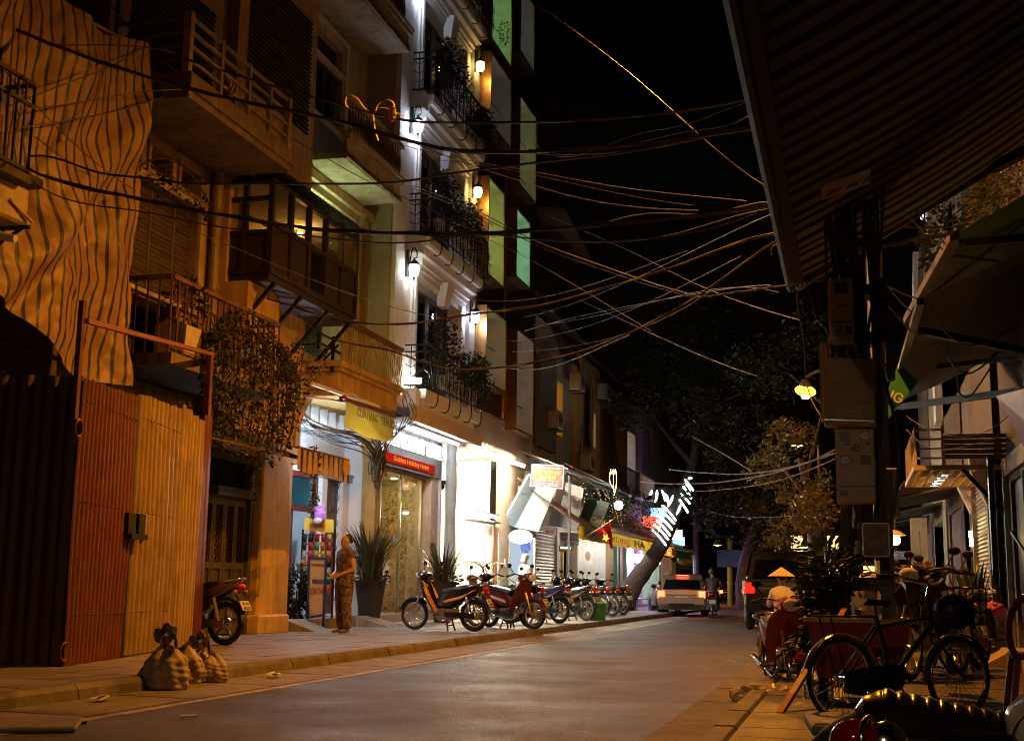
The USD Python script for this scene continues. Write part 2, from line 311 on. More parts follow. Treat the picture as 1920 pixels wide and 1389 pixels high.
rp.add('far_paving', J([bx(x, x+.99, y, y+.99, .06, .12) for y in np.arange(23., 44, 1.) for x in np.arange(-.7, 2.2, 1.)]), tile_m[0], kind='stuff')
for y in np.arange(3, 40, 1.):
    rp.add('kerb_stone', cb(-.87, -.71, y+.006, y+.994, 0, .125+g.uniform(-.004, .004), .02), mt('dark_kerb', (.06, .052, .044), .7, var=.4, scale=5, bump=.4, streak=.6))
# small litter
pap = mt('dirty_paper', (.55, .5, .42), .8)
for q, lab in (((200, 1312), 'crumpled paper lying in the gutter by the near left kerb'), ((520, 1268), 'crushed paper wrapper in the gutter past the rubbish bags')):
    o = gz(*q, .02); gg = np.random.default_rng(int(q[0])); P = o+np.stack([gg.uniform(-.09, .09, 14), gg.uniform(-.16, .16, 14), gg.uniform(0, .05, 14)], 1)
    one('litter', J([hull(P[i:i+5]) for i in (0, 4, 8)]), pap, lab, 'litter')
for q, lab in (((352, 1343), 'small scrap of paper on the asphalt nearest the camera'), ((1372, 1240), 'white scrap of paper lying on the road right of centre'), ((36, 1365), 'torn scrap lying on the gutter at the bottom left')):
    o = gz(*q, .015); one('litter', tf(cb(-.06, .06, -.03, .03, 0, .012, .004), rz=.5+q[0], t=o), pap, lab, 'litter')
hole = Thing('drain_hole', 'broken gutter slab with a dark hole by the left kerb', 'drain', loc=tuple(gz(60, 1362, 0)))
o = gz(50, 1362, .0)
hole.add('slab_edge', tf(cb(-.3, .3, -.25, .25, .0, .035, .012), rz=.5, rx=.03, t=o+np.array([.1, -.1, .01])), gutter_m)
hole.add('gap', tf(bx(-.32, .32, .25, .33, .0, .016), rz=.5, t=o+np.array([.1, -.1, .0])), mt('black_gap', (.006, .005, .005), .9))
# ================================================================ left side: hoarding, curtain, old houses
rust = lambda n, c, s=.6: mt(n, c, .55, .15, .3, 5., streak=s, dirt=(.035, .012, .006), stretch=(9, 9, .5), bump=.12)
fence = Thing('corrugated_hoarding', 'tall hoarding of rusty corrugated metal sheets closing a building plot', 'hoarding', loc=(-7.6, 11.5, .12))
def corr(a, b, z0, z1a, z1b, pitch, amp, trap=False, jag=.0, seed=0):
    a, b = np.array(a, float), np.array(b, float); Ln = np.linalg.norm(b-a); n = int(Ln/pitch*12)+1; t = (b-a)/Ln; nn = np.array([t[1], -t[0]])
    gg = np.random.default_rng(seed); dj = np.repeat(gg.uniform(-jag, jag, n//12+2), 12)[:n]
    def f(u, v):
        s = u*Ln; w = np.sin(s/pitch*2*np.pi); w = np.clip(w*2.2, -1, 1) if trap else w
        z1 = z1a+(z1b-z1a)*u+np.interp(u.ravel(), np.linspace(0, 1, n), dj).reshape(u.shape)
        wob = .012*np.sin(v*5+seed)*np.sin(u*3+seed)
        P = a+(b-a)*u[..., None]+nn*(amp*w+wob)[..., None]
        return np.stack([P[..., 0], P[..., 1], z0+(z1-z0)*v], -1)
    return grid(f, n, 14)[0]
fence.add('corrugated_sheet', corr((-9.4, 9.80), (-7.36, 10.76), .14, 2.93, 2.93, .24, .03, True, 0, 1), rust('dark_rust_sheet', (.050, .020, .011)), 25, label='dark brown rusty sheet facing the camera')
fence.add('corrugated_sheet', corr((-7.35, 10.79), (-7.66, 12.28), .13, 2.93, 2.98, .105, .02, False, .012, 2), rust('red_rust_sheet', (.20, .062, .020)), 40, label='red brown corrugated sheet')
fence.add('corrugated_sheet', corr((-7.69, 12.36), (-8.0, 13.85), .14, 3.02, 3.06, .15, .042, False, .014, 3), mt('zinc_sheet', (.40, .30, .21), .5, .15, .3, 3., streak=.45, dirt=(.09, .045, .02), stretch=(4, 4, .10), bump=.2, bscale=14), 40, label='pale zinc sheet')
fence.add('corrugated_sheet', corr((-8.01, 13.90), (-8.22, 14.78), .14, 3.10, 3.02, .14, .036, False, .02, 4), rust('zinc_sheet', None), 40, label='narrow pale zinc sheet at the end')
st_red = mt('red_primer_steel', (.16, .045, .022), .5, .2, streak=.4)
fence.add('end_plate', hull([(-8.24, 14.8, .13), (-8.24, 14.8, 3.12), (-8.30, 15.12, .13), (-8.30, 15.12, 3.12), (-8.20, 14.8, .13), (-8.20, 14.8, 3.12), (-8.26, 15.12, .13), (-8.26, 15.12, 3.12)]), st_red)
fence.add('post', bar((-7.37, 10.72, 2.5), (-7.37, 10.72, 3.70), .055), st_red); fence.add('post', bar((-7.40, 10.84, .12), (-7.40, 10.84, 2.95), .05), st_red)
fence.add('post', bar((-8.27, 14.97, .12), (-8.27, 14.97, 3.95), .075), st_red); fence.add('post', bar((-7.70, 12.34, .12), (-7.70, 12.34, 3.0), .05), black_iron)
fence.add('top_bar', bar((-7.34, 10.75, 3.50), (-8.27, 15.05, 3.97), .06, .05), mt('rust_bar', (.30, .12, .05), .6, .2, streak=.4))
lk = gx(248, 983, -7.62)
fence.add('screws', J(*[tf(sph((0, 0, 0), .012, 5), t=(-7.35-.31*k/14+.03, 10.85+1.4*k/14, z)) for k in range(15) for z in (.6, 1.7, 2.7)], *[tf(sph((0, 0, 0), .012, 5), t=(-7.66-.31*k/11, 12.45+1.35*k/11, z)) for k in range(12) for z in (.6, 1.7, 2.75)]), dark_steel, kind='stuff')
fence.add('lock_box', J([bx(lk[0]-.02, lk[0]+.06, lk[1]-.17, lk[1]-.02, lk[2]-.12, lk[2]+.12), bx(lk[0]-.02, lk[0]+.06, lk[1]+.04, lk[1]+.17, lk[2]-.12, lk[2]+.12), bx(lk[0], lk[0]+.09, lk[1]-.14, lk[1]+.19, lk[2]-.16, lk[2]-.10)]), black_iron)
fence.add('lock_plate', bx(-7.74, -7.69, lk[1]+.2, lk[1]+.42, lk[2]-.14, lk[2]+.14), rust('zinc_sheet', None))
for q in ((148, 803), (120, 1222)):
    o = gx(*q, -7.34); fence.add('hinge', tf(torus(.05, .012, 12, 6), rz=1.4, s=(1, 1, 1.7), t=o), st_red)
# striped plastic curtain on the scaffold
shade = Thing('striped_tarpaulin', 'orange and black striped plastic sheet hung over the scaffolded front', 'tarpaulin', loc=(-9, 12, 3.4))
def cur(u, v):
    y = 9.6+u*4.4; top = np.interp(y, [9.6, 11.2, 12.1, 13.0, 13.9], [9.4, 8.5, 7.80, 7.78, 8.02]); bot = np.interp(y, [9.6, 11.6, 12.4, 13.1, 14], [4.3, 3.95, 3.6, 3.36, 3.40])
    z = bot+(top-bot)*v
    fold = .07*np.sin(y*4.2+.5*np.sin(z*1.6))+.05*np.sin(z*2.1-y*2.6)+.16*np.exp(-((z-(5.0+(y-12.2)*1.25))/.42)**2)-.10*np.exp(-((z-(4.55+(y-12.2)*1.05))/.3)**2)
    ny = y+.10*np.sin(z*2.3+y*.8)*(1-.3*u)+.16*np.sin(z*1.05+1.2)*(1-u)+.22*np.exp(-((z-(4.9+(y-12.2)*1.1))/.5)**2)*(1-u*.8)
    wav = meshkit.fbm(np.stack([y*2.0, z*1.1, 0*y], -1), 3, 5)*.14
    ny = ny+wav*.5*(1-u*.5)+.016*np.sin(z*5.5+y*2.)+.012*np.sin(z*9.1-y*3.1)
    return np.stack([-9.05+fold+wav+.05*(meshkit.fbm(np.stack([y*7, z*4.5, 0*y], -1), 3, 8)-.5)+.02*np.abs(np.sin((y*1.3+z)*3.7)), np.minimum(ny+.10*u, 14.02+.02*np.sin(z*6)), z], -1)
cm, uv = grid(cur, 150, 170)
sm = stripes('striped_plastic', [(0, (.40, .27, .15)), (.16, (.50, .22, .07)), (.24, (.42, .30, .17)), (.52, (.03, .026, .026)), (.78, (.42, .28, .15)), (.86, (.48, .19, .06)), (.93, (.42, .29, .16))], 28, .5, tr=.15, dirt=.35)
shade.add('sheet', cm, sm, True, uv=uv)
P = np.stack([np.full(8, -9.0), np.linspace(9.6, 14.05, 8), np.interp(np.linspace(9.6, 14.05, 8), [9.6, 11.2, 12.1, 13.0, 14.05], [9.42, 8.52, 7.83, 7.80, 8.05])], 1)
shade.add('hem_rope', tube(P, .02), mt('hemp_rope', (.3, .24, .15), .9))
ds = Thing('scaffold', 'dark scaffold poles behind the striped plastic sheet', 'scaffold', loc=(-9.4, 12, 0))
for y in (9.9, 11.3, 12.7, 13.9): ds.add('pole', cyl((-9.35, y, .1), (-9.35, y, 8.9), .03), dark_steel)
for z in (3.6, 5.6, 7.6): ds.add('ledger', cyl((-9.31, 9.6, z), (-9.31, 14.1, z), .028), dark_steel)
# building at the far left edge
plot = Thing('plot_house', 'dark unlit house front behind the scaffold at the left edge', 'house', loc=(-10.2, 10, 0))
dk_wall = mt('sooty_wall', (.10, .085, .065), .9, var=.3, streak=.5)
plot.add('wall', bx(-16, -10.0, 6.0, 14.1, .1, 13.5), dk_wall)
a = gx(2, 330, -8.6); b = gx(62, 172, -8.6)
cg = Thing('caged_balcony', 'black caged balcony at the left edge with turquoise bars', 'balcony', loc=(-8.6, a[1], a[2]))
y0, y1, z0 = a[1]-1.2, gx(58, 250, -8.6)[1], gx(50, 330, -8.6)[2]
cg.add('slab', bx(-10, -8.55, y0, y1, z0-.1, z0), dk_wall)
for y in np.linspace(y0, y1, 13): cg.add('bar', bar((-8.6, y, z0), (-8.6, y, z0+1.05), .022), black_iron)
for z in (z0+.06, z0+.8, z0+1.05): cg.add('rail', bar((-8.6, y0, z), (-8.6, y1, z), .04), black_iron)
for x in np.linspace(-9.9, -8.6, 7): cg.add('bar', bar((x, y1, z0), (x, y1, z0+1.05), .022), black_iron)
cg.add('rail', bar((-9.9, y1, z0+1.05), (-8.6, y1, z0+1.05), .04), black_iron)
a = gx(52, 425, -8.7)
ac = Thing('air_conditioner', 'air conditioner unit in an orange lit casing at the left edge', 'air conditioner', loc=(-8.9, a[1]-.4, a[2]))
cas = mt('cream_casing', (.52, .43, .31), .6, streak=.35)
ac.add('casing', cb(-9.3, -8.7, a[1]-1.1, a[1], a[2], a[2]+.42, .03), cas)
ac.add('bracket', J(bar((-9.5, a[1]-.1, a[2]-.04), (-8.6, a[1]-.1, a[2]-.04), .04), bar((-9.5, a[1]-.1, a[2]-.5), (-8.7, a[1]-.1, a[2]-.05), .03)), black_iron)
ac.add('cable_tray', bx(-9.2, -8.62, a[1]-.9, a[1]+.1, a[2]+.46, a[2]+.56), black_iron)
ac.add('lid_stay', bar((-8.68, a[1]-.35, a[2]+.2), (-8.66, a[1]+.02, a[2]+.05), .025), cas)
o = gx(6, 438, -8.6); cc = Thing('security_camera', 'small white security camera under the left edge balcony', 'camera', loc=tuple(o))
cc.add('body', tf(cyl((-.16, 0, 0), (.12, .05, -.05), .045, 12), t=o), white_paint); cc.add('arm', bar(o+np.array([-.3, -.02, .2]), o+np.array([-.05, 0, .03]), .03), white_paint)
# ---------------------------------------------------------------- old house with the dark blind
oldw = mt('flaking_plaster', (.36, .27, .16), .9, var=.3, scale=2.5, bump=.4, bscale=30, streak=.55)
oh = Thing('old_house', 'old narrow house with flaking plaster, dark blind and a railed balcony', 'house', loc=(-9.8, 15.8, 0))
W = -9.6; q = lambda px, py: tuple(gx(px, py, W)[1:])
vy = [(14.45, 6.78, 15.05, 7.12), (15.3, 6.78, 15.9, 7.12), (16.15, 6.78, 16.75, 7.12)]
win = (14.35, 5.0, 16.75, 6.58)
oh.add('wall', wallx(-10.0, W, [(14.1, .1), (17.35, .1), (17.35, 13.5), (14.1, 13.5)], vy+[win, (14.5, 3.9, 16.4, 4.9), (17.05, .1, 17.3, 2.9)]), oldw)
oh.add('back_wall', bx(-16, -10.4, 14.1, 17.35, .1, 13.5), dk_wall)
for v in vy: oh.add('vent_frame', wallx(W, W+.04, sbox(v[0]-.07, v[1]-.07, v[2]+.07, v[3]+.07), [v]), oldw)
oh.add('window_frame', wallx(W, W+.07, sbox(win[0]-.1, win[1]-.06, win[2]+.14, win[3]+.1), [win]), mt('old_white_frame', (.5, .42, .3), .7, streak=.4))
bm = mt('bamboo_slat', (.075, .052, .032), .7, var=.4, scale=8, streak=.4)
for i in range(22):
    z = win[1]+.02+i*.0706; oh.add('blind_slat', tf(bx(-9.72, -9.69, win[0]+.02, win[2]-.02, 0, .062), t=(.004*math.sin(i*2.), 0, z)), bm)
for y in (14.9, 15.55, 16.2): oh.add('blind_cord', cyl((-9.67, y, 5.0), (-9.67, y, 6.5), .008, 5), mt('hemp_rope', None))
oh.add('drainpipe', J(cyl((-9.48, 17.12, 3.2), (-9.48, 17.12, 7.3), .085, 12), *[cyl((-9.48, 17.12, z), (-9.48, 17.12, z+.09), .1, 12) for z in (4.1, 5.4, 6.7)]), mt('grey_pipe', (.30, .25, .19), .5, streak=.3))
ub = 7.30
oh.add('balcony_slab', J(bx(-9.6, -8.35, 14.15, 17.3, ub, ub+.10), bx(-9.6, -8.30, 14.1, 17.35, ub+.10, ub+.34)), mt('stained_concrete', (.22, .17, .115), .9, var=.4, scale=2.5, streak=.7, bump=.4, bscale=25))
rl = mt('cream_rail', (.40, .33, .24), .6, streak=.4)
bp = [14.15, 15.05, 15.9, 16.6, 17.25]
for i, y in enumerate(bp): oh.add('balcony_post', bar((-8.4, y, ub+.34), (-8.4, y, ub+1.2), .1 if i in (0, 4) else .07), rl)
for z in (.55, .75, .95, 1.15): oh.add('balcony_rail', bar((-8.4, 14.15, ub+z), (-8.4, 17.25, ub+z), .045), rl)
for z in (.55, .75, .95, 1.15): oh.add('balcony_rail', bar((-9.55, 14.18, ub+z), (-8.45, 14.18, ub+z), .04), mt('dull_rail', (.13, .1, .07), .7))
shw = mt('shutter_black_brown', (.022, .015, .010), .95, streak=.4, spec=.15)
for i in range(26): oh.add('shutter_slat', hull([(-9.60, y, 7.75+i*.083+d) for y in (14.6, 16.9) for d in (0, .075)]+[(-9.55, y, 7.75+i*.083) for y in (14.6, 16.9)]), shw)
oh.add('roof_edge', bx(-9.6, -8.9, 14.1, 17.35, 11.1, 11.35), dk_wall)
# ironwork balcony with creepers in front
ib = Thing('iron_balcony', 'rusty wrought iron balcony with hoops above the creeper', 'balcony', loc=(-8.9, 16, 3.9))
irn = mt('rusty_iron', (.20, .10, .045), .6, .5, .4, streak=.4)
iz = 3.86; iy0, iy1, ix = 14.2, 17.4, -8.45
ib.add('slab', J(bx(-9.6, -8.4, iy0, iy1, iz-.16, iz)), mt('stained_concrete', None))
ib.add('front_rail', bar((ix, iy0, iz+1.0), (ix, iy1, iz+1.0), .07, .06), irn); ib.add('side_rail', bar((-9.6, iy0, iz+1.0), (ix, iy0, iz+1.0), .06), irn)
ib.add('front_rail', bar((ix, iy0, iz+.08), (ix, iy1, iz+.08), .03), irn); ib.add('side_rail', bar((-9.6, iy1, iz+1.0), (ix, iy1, iz+1.0), .05), irn)
for i, y in enumerate(np.linspace(iy0, iy1, 19)): ib.add('baluster', bar((ix, y, iz), (ix, y, iz+1.0), .022), irn)
for i, y in enumerate(np.linspace(iy0+.1, iy1-.5, 8)):
    a = np.linspace(0, np.pi, 9); ib.add('hoop', tube(np.stack([np.full(9, ix+.02), y+.17-.17*np.cos(a), iz+.45+.3*np.sin(a)], 1), .013, 5), irn)
for i, x in enumerate(np.linspace(-9.5, ix, 7)): ib.add('baluster', bar((x, iy0, iz), (x, iy0, iz+1.0), .02), irn)
pp = gx(330, 620, ix-.2)
wp = Thing('planter_box', 'pale square planter box standing inside the iron balcony', 'planter', loc=tuple(pp))
o = np.array([ix-.12, pp[1], iz])
wp.add('box', hull([o+np.array(v) for v in ((-.13, -.13, .05), (.13, -.13, .05), (.13, .13, .05), (-.13, .13, .05), (-.19, -.2, .42), (.19, -.2, .42), (.19, .2, .42), (-.19, .2, .42))]), mt('pale_marble', (.55, .5, .42), .5, streak=.3))
lf_dark = leafmat('dull_leaf', (.035, .042, .014)); lf_green = leafmat('green_leaf', (.05, .09, .018)); lf_vine = leafmat('creeper_leaf', (.075, .075, .028))
stem = mt('stem_bark', (.09, .065, .04), .85)
bush = lambda c, r, n, s, seed: leaves(blob(c, r, n, seed), s, seed)
wp.add('plant', J(bush(o+np.array([0, .05, .75]), (.25, .35, .38), 260, .09, 4)), lf_dark)
gg = np.random.default_rng(11); ns = 105
sy = np.sort(gg.uniform(15.0, 17.85, ns)); sb = np.interp(sy, [15, 15.5, 16.6, 17.3, 17.85], [3.5, 2.72, 2.55, 2.62, 3.2])+gg.uniform(-.12, .95, ns)*gg.random(ns); k_ = gg.integers(0, ns, 3300); n = len(k_); ys = sy[k_]+gg.normal(0, .032, n)
zt = np.interp(ys, [14.9, 15.6, 16.4, 17.2, 17.9], [4.2, 4.75, 4.85, 4.65, 4.2]); zb = sb[k_]
zz = zb+(zt-zb)*gg.random(n)**.9; th = .20*np.sin(np.clip((zz-zb)/(zt-zb), 0, 1)*np.pi)**.6
xs = -8.42+th*gg.uniform(-.6, 1., n)+.14*meshkit.noise(np.stack([ys*3, zz*3, 0*ys], 1))
vn = Thing('creeper', 'thick brown green creeper hanging from the iron balcony like a curtain', 'creeper', loc=(-8.4, 16.8, 2.7))
vn.add('foliage', leaves(np.stack([xs, ys, zz], 1), .075*gg.uniform(.6, 1.5, n), 11, droop=.7), lf_vine)
vn.add('stems', J([tube(smooth([(-8.45, y, 4.6), (-8.36+.1*math.sin(y*5), y+.1, 3.9), (-8.40, y+.05*math.sin(y*7), 2.9)], 8), .012, 5) for y in np.linspace(15.2, 17.7, 16)]), stem)
for k, (y, z0, z1) in enumerate(((18.3, 3.1, 1.95), (16.2, 2.75, 2.1))):
    t_ = Thing('hanging_vine', ['long thin vine dangling below the striped awning', 'short vine strand dangling beside the hoarding end'][k], 'vine', loc=(-8.3, y, z1))
    P = np.stack([-8.15+gg.uniform(-.06, .06, 120), y+gg.uniform(-.1, .1, 120), gg.uniform(z1, z0, 120)], 1)
    t_.add('foliage', leaves(P, .08, 5+k, droop=.6), lf_vine); t_.add('stem', cyl((-8.15, y, z0), (-8.15, y, z1), .008, 5), stem)
tw = Thing('bare_shrub', 'bare twiggy shrub growing out of the yellow wall', 'shrub', loc=(-8.7, 18.4, 4.2))
twm = []
for i in range(34):
    a, b = gg.uniform(-1.2, 1.2), gg.uniform(.3, .9); p0 = np.array([-8.6, 18.0+gg.uniform(-.25, .5), 4.1]); p1 = p0+np.array([.2*b, a*.5*b, b*.5]); p2 = p1+np.array([.1, a*.35, gg.uniform(-.15, .2)])
    twm.append(tube(smooth([p0, p1, p2], 7), np.linspace(.012, .004, 7), 4))
tw.add('twigs', J(twm), stem); tw.add('foliage', leaves(blob((-8.5, 18.5, 4.5), (.35, .75, .35), 240, 8), .06, 8), lf_vine)
gv = Thing('climbing_plant', 'dark creeper climbing round the blind of the old house', 'creeper', loc=(-9.5, 15, 5))
P = np.vstack([np.stack([-9.5+gg.uniform(0, .15, 160), gg.uniform(14.2, 16.9, 160), 6.6+.12*np.sin(np.arange(160))+gg.uniform(-.12, .1, 160)], 1), np.stack([-9.5+gg.uniform(0, .2, 240), gg.uniform(14.2, 14.6, 240), gg.uniform(4.7, 6.6, 240)], 1)])
gv.add('foliage', leaves(P, .09, 9, droop=.3), lf_dark); gv.add('stems', tube(smooth([(-9.5, 14.4, 4.7), (-9.45, 14.3, 5.8), (-9.45, 14.8, 6.6), (-9.45, 16.9, 6.65)], 14), .014, 5), stem)
# ground floor: wooden shop doors, canopy, awning
wd = Thing('wooden_door', 'dark carved double door with ironwork panels beside the yellow pillar', 'door', loc=(-9.6, 18, .12))
D = -9.62; y0, y1 = 17.3, 18.95; dw = mt('old_green_wood', (.075, .066, .042), .6, streak=.45, stretch=(4, 4, .3))
wd.add('frame', wallx(D, D+.1, sbox(y0, .12, y1, 2.95), [(y0+.1, .12, y1-.1, 2.3), (y0+.1, 2.4, y1-.1, 2.85)]), dw)
wd.add('lintel', J(bx(D, D+.2, y0+.25, y1-.05, 2.28, 2.42)), dw)
for i in range(4):
    a = y0+.1+i*(y1-y0-.2)/4; b = a+(y1-y0-.2)/4-.012
    lp = wd.add('leaf', wallx(D-.04, D+.03, sbox(a, .14, b, 2.28), [(a+.06, 1.25, b-.06, 2.15), (a+.06, .9, b-.06, 1.15), (a+.06, .3, b-.06, .8)]), dw)
    wd.add('panel', J(bx(D-.03, D-.005, a+.05, b-.05, .29, .81), bx(D-.03, D-.005, a+.05, b-.05, .89, 1.16)), dw, parent=lp)
    P = []
    for z in np.arange(1.32, 2.15, .13): P.append(tf(torus(.05, .009, 10, 4), rz=math.pi/2, t=(D, (a+b)/2, z)))
    wd.add('grille', J(P+[bar((D, a+.07, 1.25), (D, a+.07, 2.15), .015), bar((D, b-.07, 1.25), (D, b-.07, 2.15), .015)]), irn, parent=lp)
wd.add('dark_interior', bx(D-.3, D-.12, y0, y1, .12, 2.9), mt('black_gap', None))
of = Thing('plank_front', 'dark plank shopfront beside the hoarding behind the parked motorbike', 'shopfront', loc=(-9.7, 16.4, .12))
for i in range(10): of.add('plank', bx(-9.66+.01*(i % 2), -9.59, 14.2+i*.285, 14.48+i*.285, .14, 2.75), dw)
cp = Thing('tin_canopy', 'dented corrugated tin canopy edge above the wooden shopfront', 'canopy', loc=(-9, 16.5, 3))
def tin(u, v):
    y = 14.6+u*3.6; return np.stack([-9.55+1.25*v, y, 3.32-.42*v+.012*np.sin(y*60)+.02*np.sin(y*3+v)], -1)
cp.add('sheet', grid(tin, 260, 5)[0], mt('green_tin', (.09, .16, .14), .5, .4, streak=.5), True)
cp.add('edge_bar', bar((-8.31, 14.6, 2.86), (-8.31, 18.2, 2.86), .03), irn)
aw = Thing('scalloped_awning', 'small striped awning with a scalloped brown and cream valance', 'awning', loc=(-8.5, 18.7, 2.6))
ya, yb, zt_ = 17.55, 19.6, 2.98
def val(u, v):
    y = ya+u*(yb-ya); hgt = .33+.035*np.abs(np.sin(u*np.pi*9)); return np.stack([-8.12+.03*np.sin(u*60)*(1-v), y, zt_-hgt*(1-v)-.02*np.sin(u*8)], -1)
vm, uv = grid(val, 130, 5); vs = stripes('brown_cream_stripe', [(0, (.50, .40, .24)), (.5, (.10, .05, .025))], 10, .8, tr=.2, dirt=.4)
aw.add('valance', vm, vs, True, uv=uv)
vm, uv = grid(lambda u, v: np.stack([-8.12-1.3*v, ya+u*(yb-ya), zt_+.38*v-.05*np.sin(v*np.pi)], -1), 40, 8); aw.add('cover', vm, vs, True, uv=uv)
aw.add('front_bar', bar((-8.13, ya, zt_+.01), (-8.13, yb, zt_+.01), .03), irn)
pt = gx(588, 850, -8.1); aw.add('torn_patch', on(poly_ext(Point(0, 0).buffer(.14, 6), .01), (-8.06, yb-.28, zt_-.14), **YZ), mt('ochre_cloth', (.5, .32, .1), .8))
# ================================================================ house with the lit loggia
yel = mt('ochre_plaster', (.50, .34, .11), .85, var=.25, scale=2, bump=.3, bscale=25, streak=.55, dirt=(.10, .06, .025))
cream = mt('cream_plaster', (.50, .43, .28), .85, var=.15, scale=2, streak=.5, dirt=(.12, .09, .05))
lh = Thing('loggia_house', 'ochre house with a projecting glazed loggia glowing yellow inside', 'house', loc=(-9.5, 19.2, 0))
Y0, Y1, LX, LZ0, LZ1 = 17.45, 20.95, -8.7, 5.72, 7.25
lh.add('wall', wallx(-9.9, -9.4, [(17.36, 3.0), (20.4, 3.0), (20.4, 13.5), (17.36, 13.5)], [(17.6, 5.95, 20.2, 7.9)]), yel)
lh.add('wall_block', J(bx(-9.4, -9.0, 17.36, 18.5, 4.55, 5.6)), yel)
lh.add('rear_wall', bx(-16, -11.2, 17.36, 20.4, .1, 13.5), dk_wall)
for i in range(26): lh.add('shutter_slat', hull([(-9.40, y, 9.0+i*.085+d) for y in (17.7, 20.1) for d in (0, .077)]+[(-9.35, y, 9.0+i*.085) for y in (17.7, 20.1)]), shw)
lw = mt('loggia_wood', (.022, .012, .008), .55, streak=.4)
lh.add('loggia_floor', bx(-9.9, LX, Y0, Y1, LZ0-.12, LZ0), lw)
pane = glassmat('old_pane', (.75, .72, .6)); frost = mt('frosted_pane', (.42, .36, .24), .35)
cols = np.linspace(Y0, Y1, 6)
for y in cols: lh.add('loggia_post', bar((LX, y, LZ0), (LX, y, LZ1+.03*(y-Y0)), .09, .08), lw)
for z in (LZ0+.05, 6.55, LZ1-.02): lh.add('loggia_rail', bar((LX, Y0, z), (LX, Y1, z), .08), lw)
for i in range(5):
    a, b = cols[i]+.05, cols[i+1]-.05
    if i != 2: lh.add('lower_panel', bx(LX-.03, LX-.0, a, b, LZ0+.1, 6.5), lw)
    if i != 2: lh.add('pane', bx(LX-.012, LX-.004, a, b, 6.6, LZ1-.08), pane)
for x in (-9.6, -9.15): lh.add('loggia_post', bar((x, Y0, LZ0), (x, Y0, LZ1), .08), lw)
for z in (LZ0+.05, 6.4, 6.95, LZ1): lh.add('loggia_rail', bar((-9.6, Y0, z), (LX, Y0, z), .07), lw)
lh.add('lower_panel', bx(-9.6, LX, Y0-.01, Y0+.02, LZ0+.1, 6.36), lw); lh.add('pane', bx(-9.55, -9.2, Y0-.005, Y0+.005, 6.45, 6.9), frost); lh.add('pane', bx(-9.1, -8.75, Y0-.005, Y0+.005, 6.45, 6.9), pane)
def roof(u, v):
    y = Y0-.25+u*(Y1-Y0+.5); return np.stack([-9.4+.95*v, y, 7.62-.30*v+.014*np.sin(y*55)+.0*u, ], -1)
lh.add('loggia_roof', grid(roof, 300, 4)[0], mt('grey_tin', (.16, .15, .13), .5, .4, streak=.5), True)
lh.add('ceiling', bx(-9.9, -8.75, Y0, Y1, 7.2, 7.22), mt('pale_ceiling', (.6, .5, .3), .8))
lh.add('inner_wall', bx(-10.0, -9.95, Y0, Y1, LZ0, 7.2), mt('yellow_room', (.62, .46, .16), .8))
lh.add('shelf', J(bx(-9.9, -9.7, 19.1, 20.5, 6.2, 6.24), bx(-9.9, -9.7, 19.3, 19.5, 6.24, 6.45), bx(-9.9, -9.72, 19.7, 19.85, 6.24, 6.5)), mt('brown_things', (.2, .1, .05), .7))
lh.add('light_bulb', sph((-9.35, 19.9, 7.08), .05, 10), em('loggia_bulb', (1., .62, .16), 260.))
for y in (17.6, 18.6, 19.7, 20.7): lh.add('strut', bar((-9.4, y-.05, 4.75), (LX+.04, y, LZ0-.12), .06), black_iron)
clo = Thing('hung_clothes', 'red cloth hanging in the lit loggia window', 'cloth', loc=(-9.0, 19.2, 5.9))
def cl(u, v): return np.stack([-8.95+.04*np.sin(u*16)*(1-v*.4), 18.93+(u-.5)*(.42-.2*v)+.25, 5.85+.62*v-.04*np.sin(u*9)*(1-v)], -1)
clo.add('cloth', grid(cl, 30, 12)[0], mt('red_cloth', (.45, .015, .03), .8), True); clo.add('hanger', tube([(-8.95, 19.08, 6.47), (-8.95, 19.18, 6.52), (-8.95, 19.28, 6.47)], .008, 5), chrome)
br = Thing('cable_bracket', 'black iron cable bracket with crossed bars on the ochre wall', 'bracket', loc=(-9.3, 19.6, 4.6))
o = gx(620, 665, -8.95)
br.add('arms', J(bar(o+np.array([0, -.6, .12]), o+np.array([0, .5, .1]), .04), bar(o+np.array([0, -.55, -.0]), o+np.array([0, -.55, .3]), .05), bar(o+np.array([0, .1, -.3]), o+np.array([0, .1, .35]), .05), bar(o+np.array([-.4, .1, -.3]), o+np.array([.1, .1, .2]), .03), bar(o+np.array([-.45, -.5, .1]), o+np.array([0, -.5, .1]), .04)), black_iron)
# ================================================================ ochre shop house: arch, ornate balcony, upper slabs
sh = Thing('arched_shop_house', 'ochre shop house with an arched entrance and an ornate balcony above', 'house', loc=(-9.8, 22.3, 0))
arch = Polygon([(20.25, .1), (20.25, 3.35)]+[(22.25-2.0*math.cos(t), 3.35+1.3*math.sin(t)) for t in np.linspace(0, math.pi, 25)]+[(24.25, 3.35), (24.25, .1)])
sh.add('arch_wall', wallx(-9.75, -9.45, sbox(20.05, .1, 24.45, 4.95), [arch]), yel)
ring = arch.buffer(.14).difference(arch).intersection(sbox(19, 3.3, 26, 6)); sh.add('arch_moulding', wallx(-9.45, -9.36, ring), yel)
sh.add('yellow_pillar', J(cb(-9.8, -9.38, 18.98, 20.03, .1, 3.1, .03), cb(-9.8, -9.30, 18.93, 20.06, .1, .42, .03)), mt('yellow_pillar_paint', (.62, .44, .14), .8, var=.2, streak=.5, dirt=(.2, .11, .04)))
sh.add('upper_wall', wallx(-10.4, -10.0, [(20.42, 4.9), (24.4, 4.9), (24.4, 16), (20.42, 16)], [(21.3, 10.2, 23.0, 11.9), (21.6, 5.3, 23.4, 7.6)]), cream)
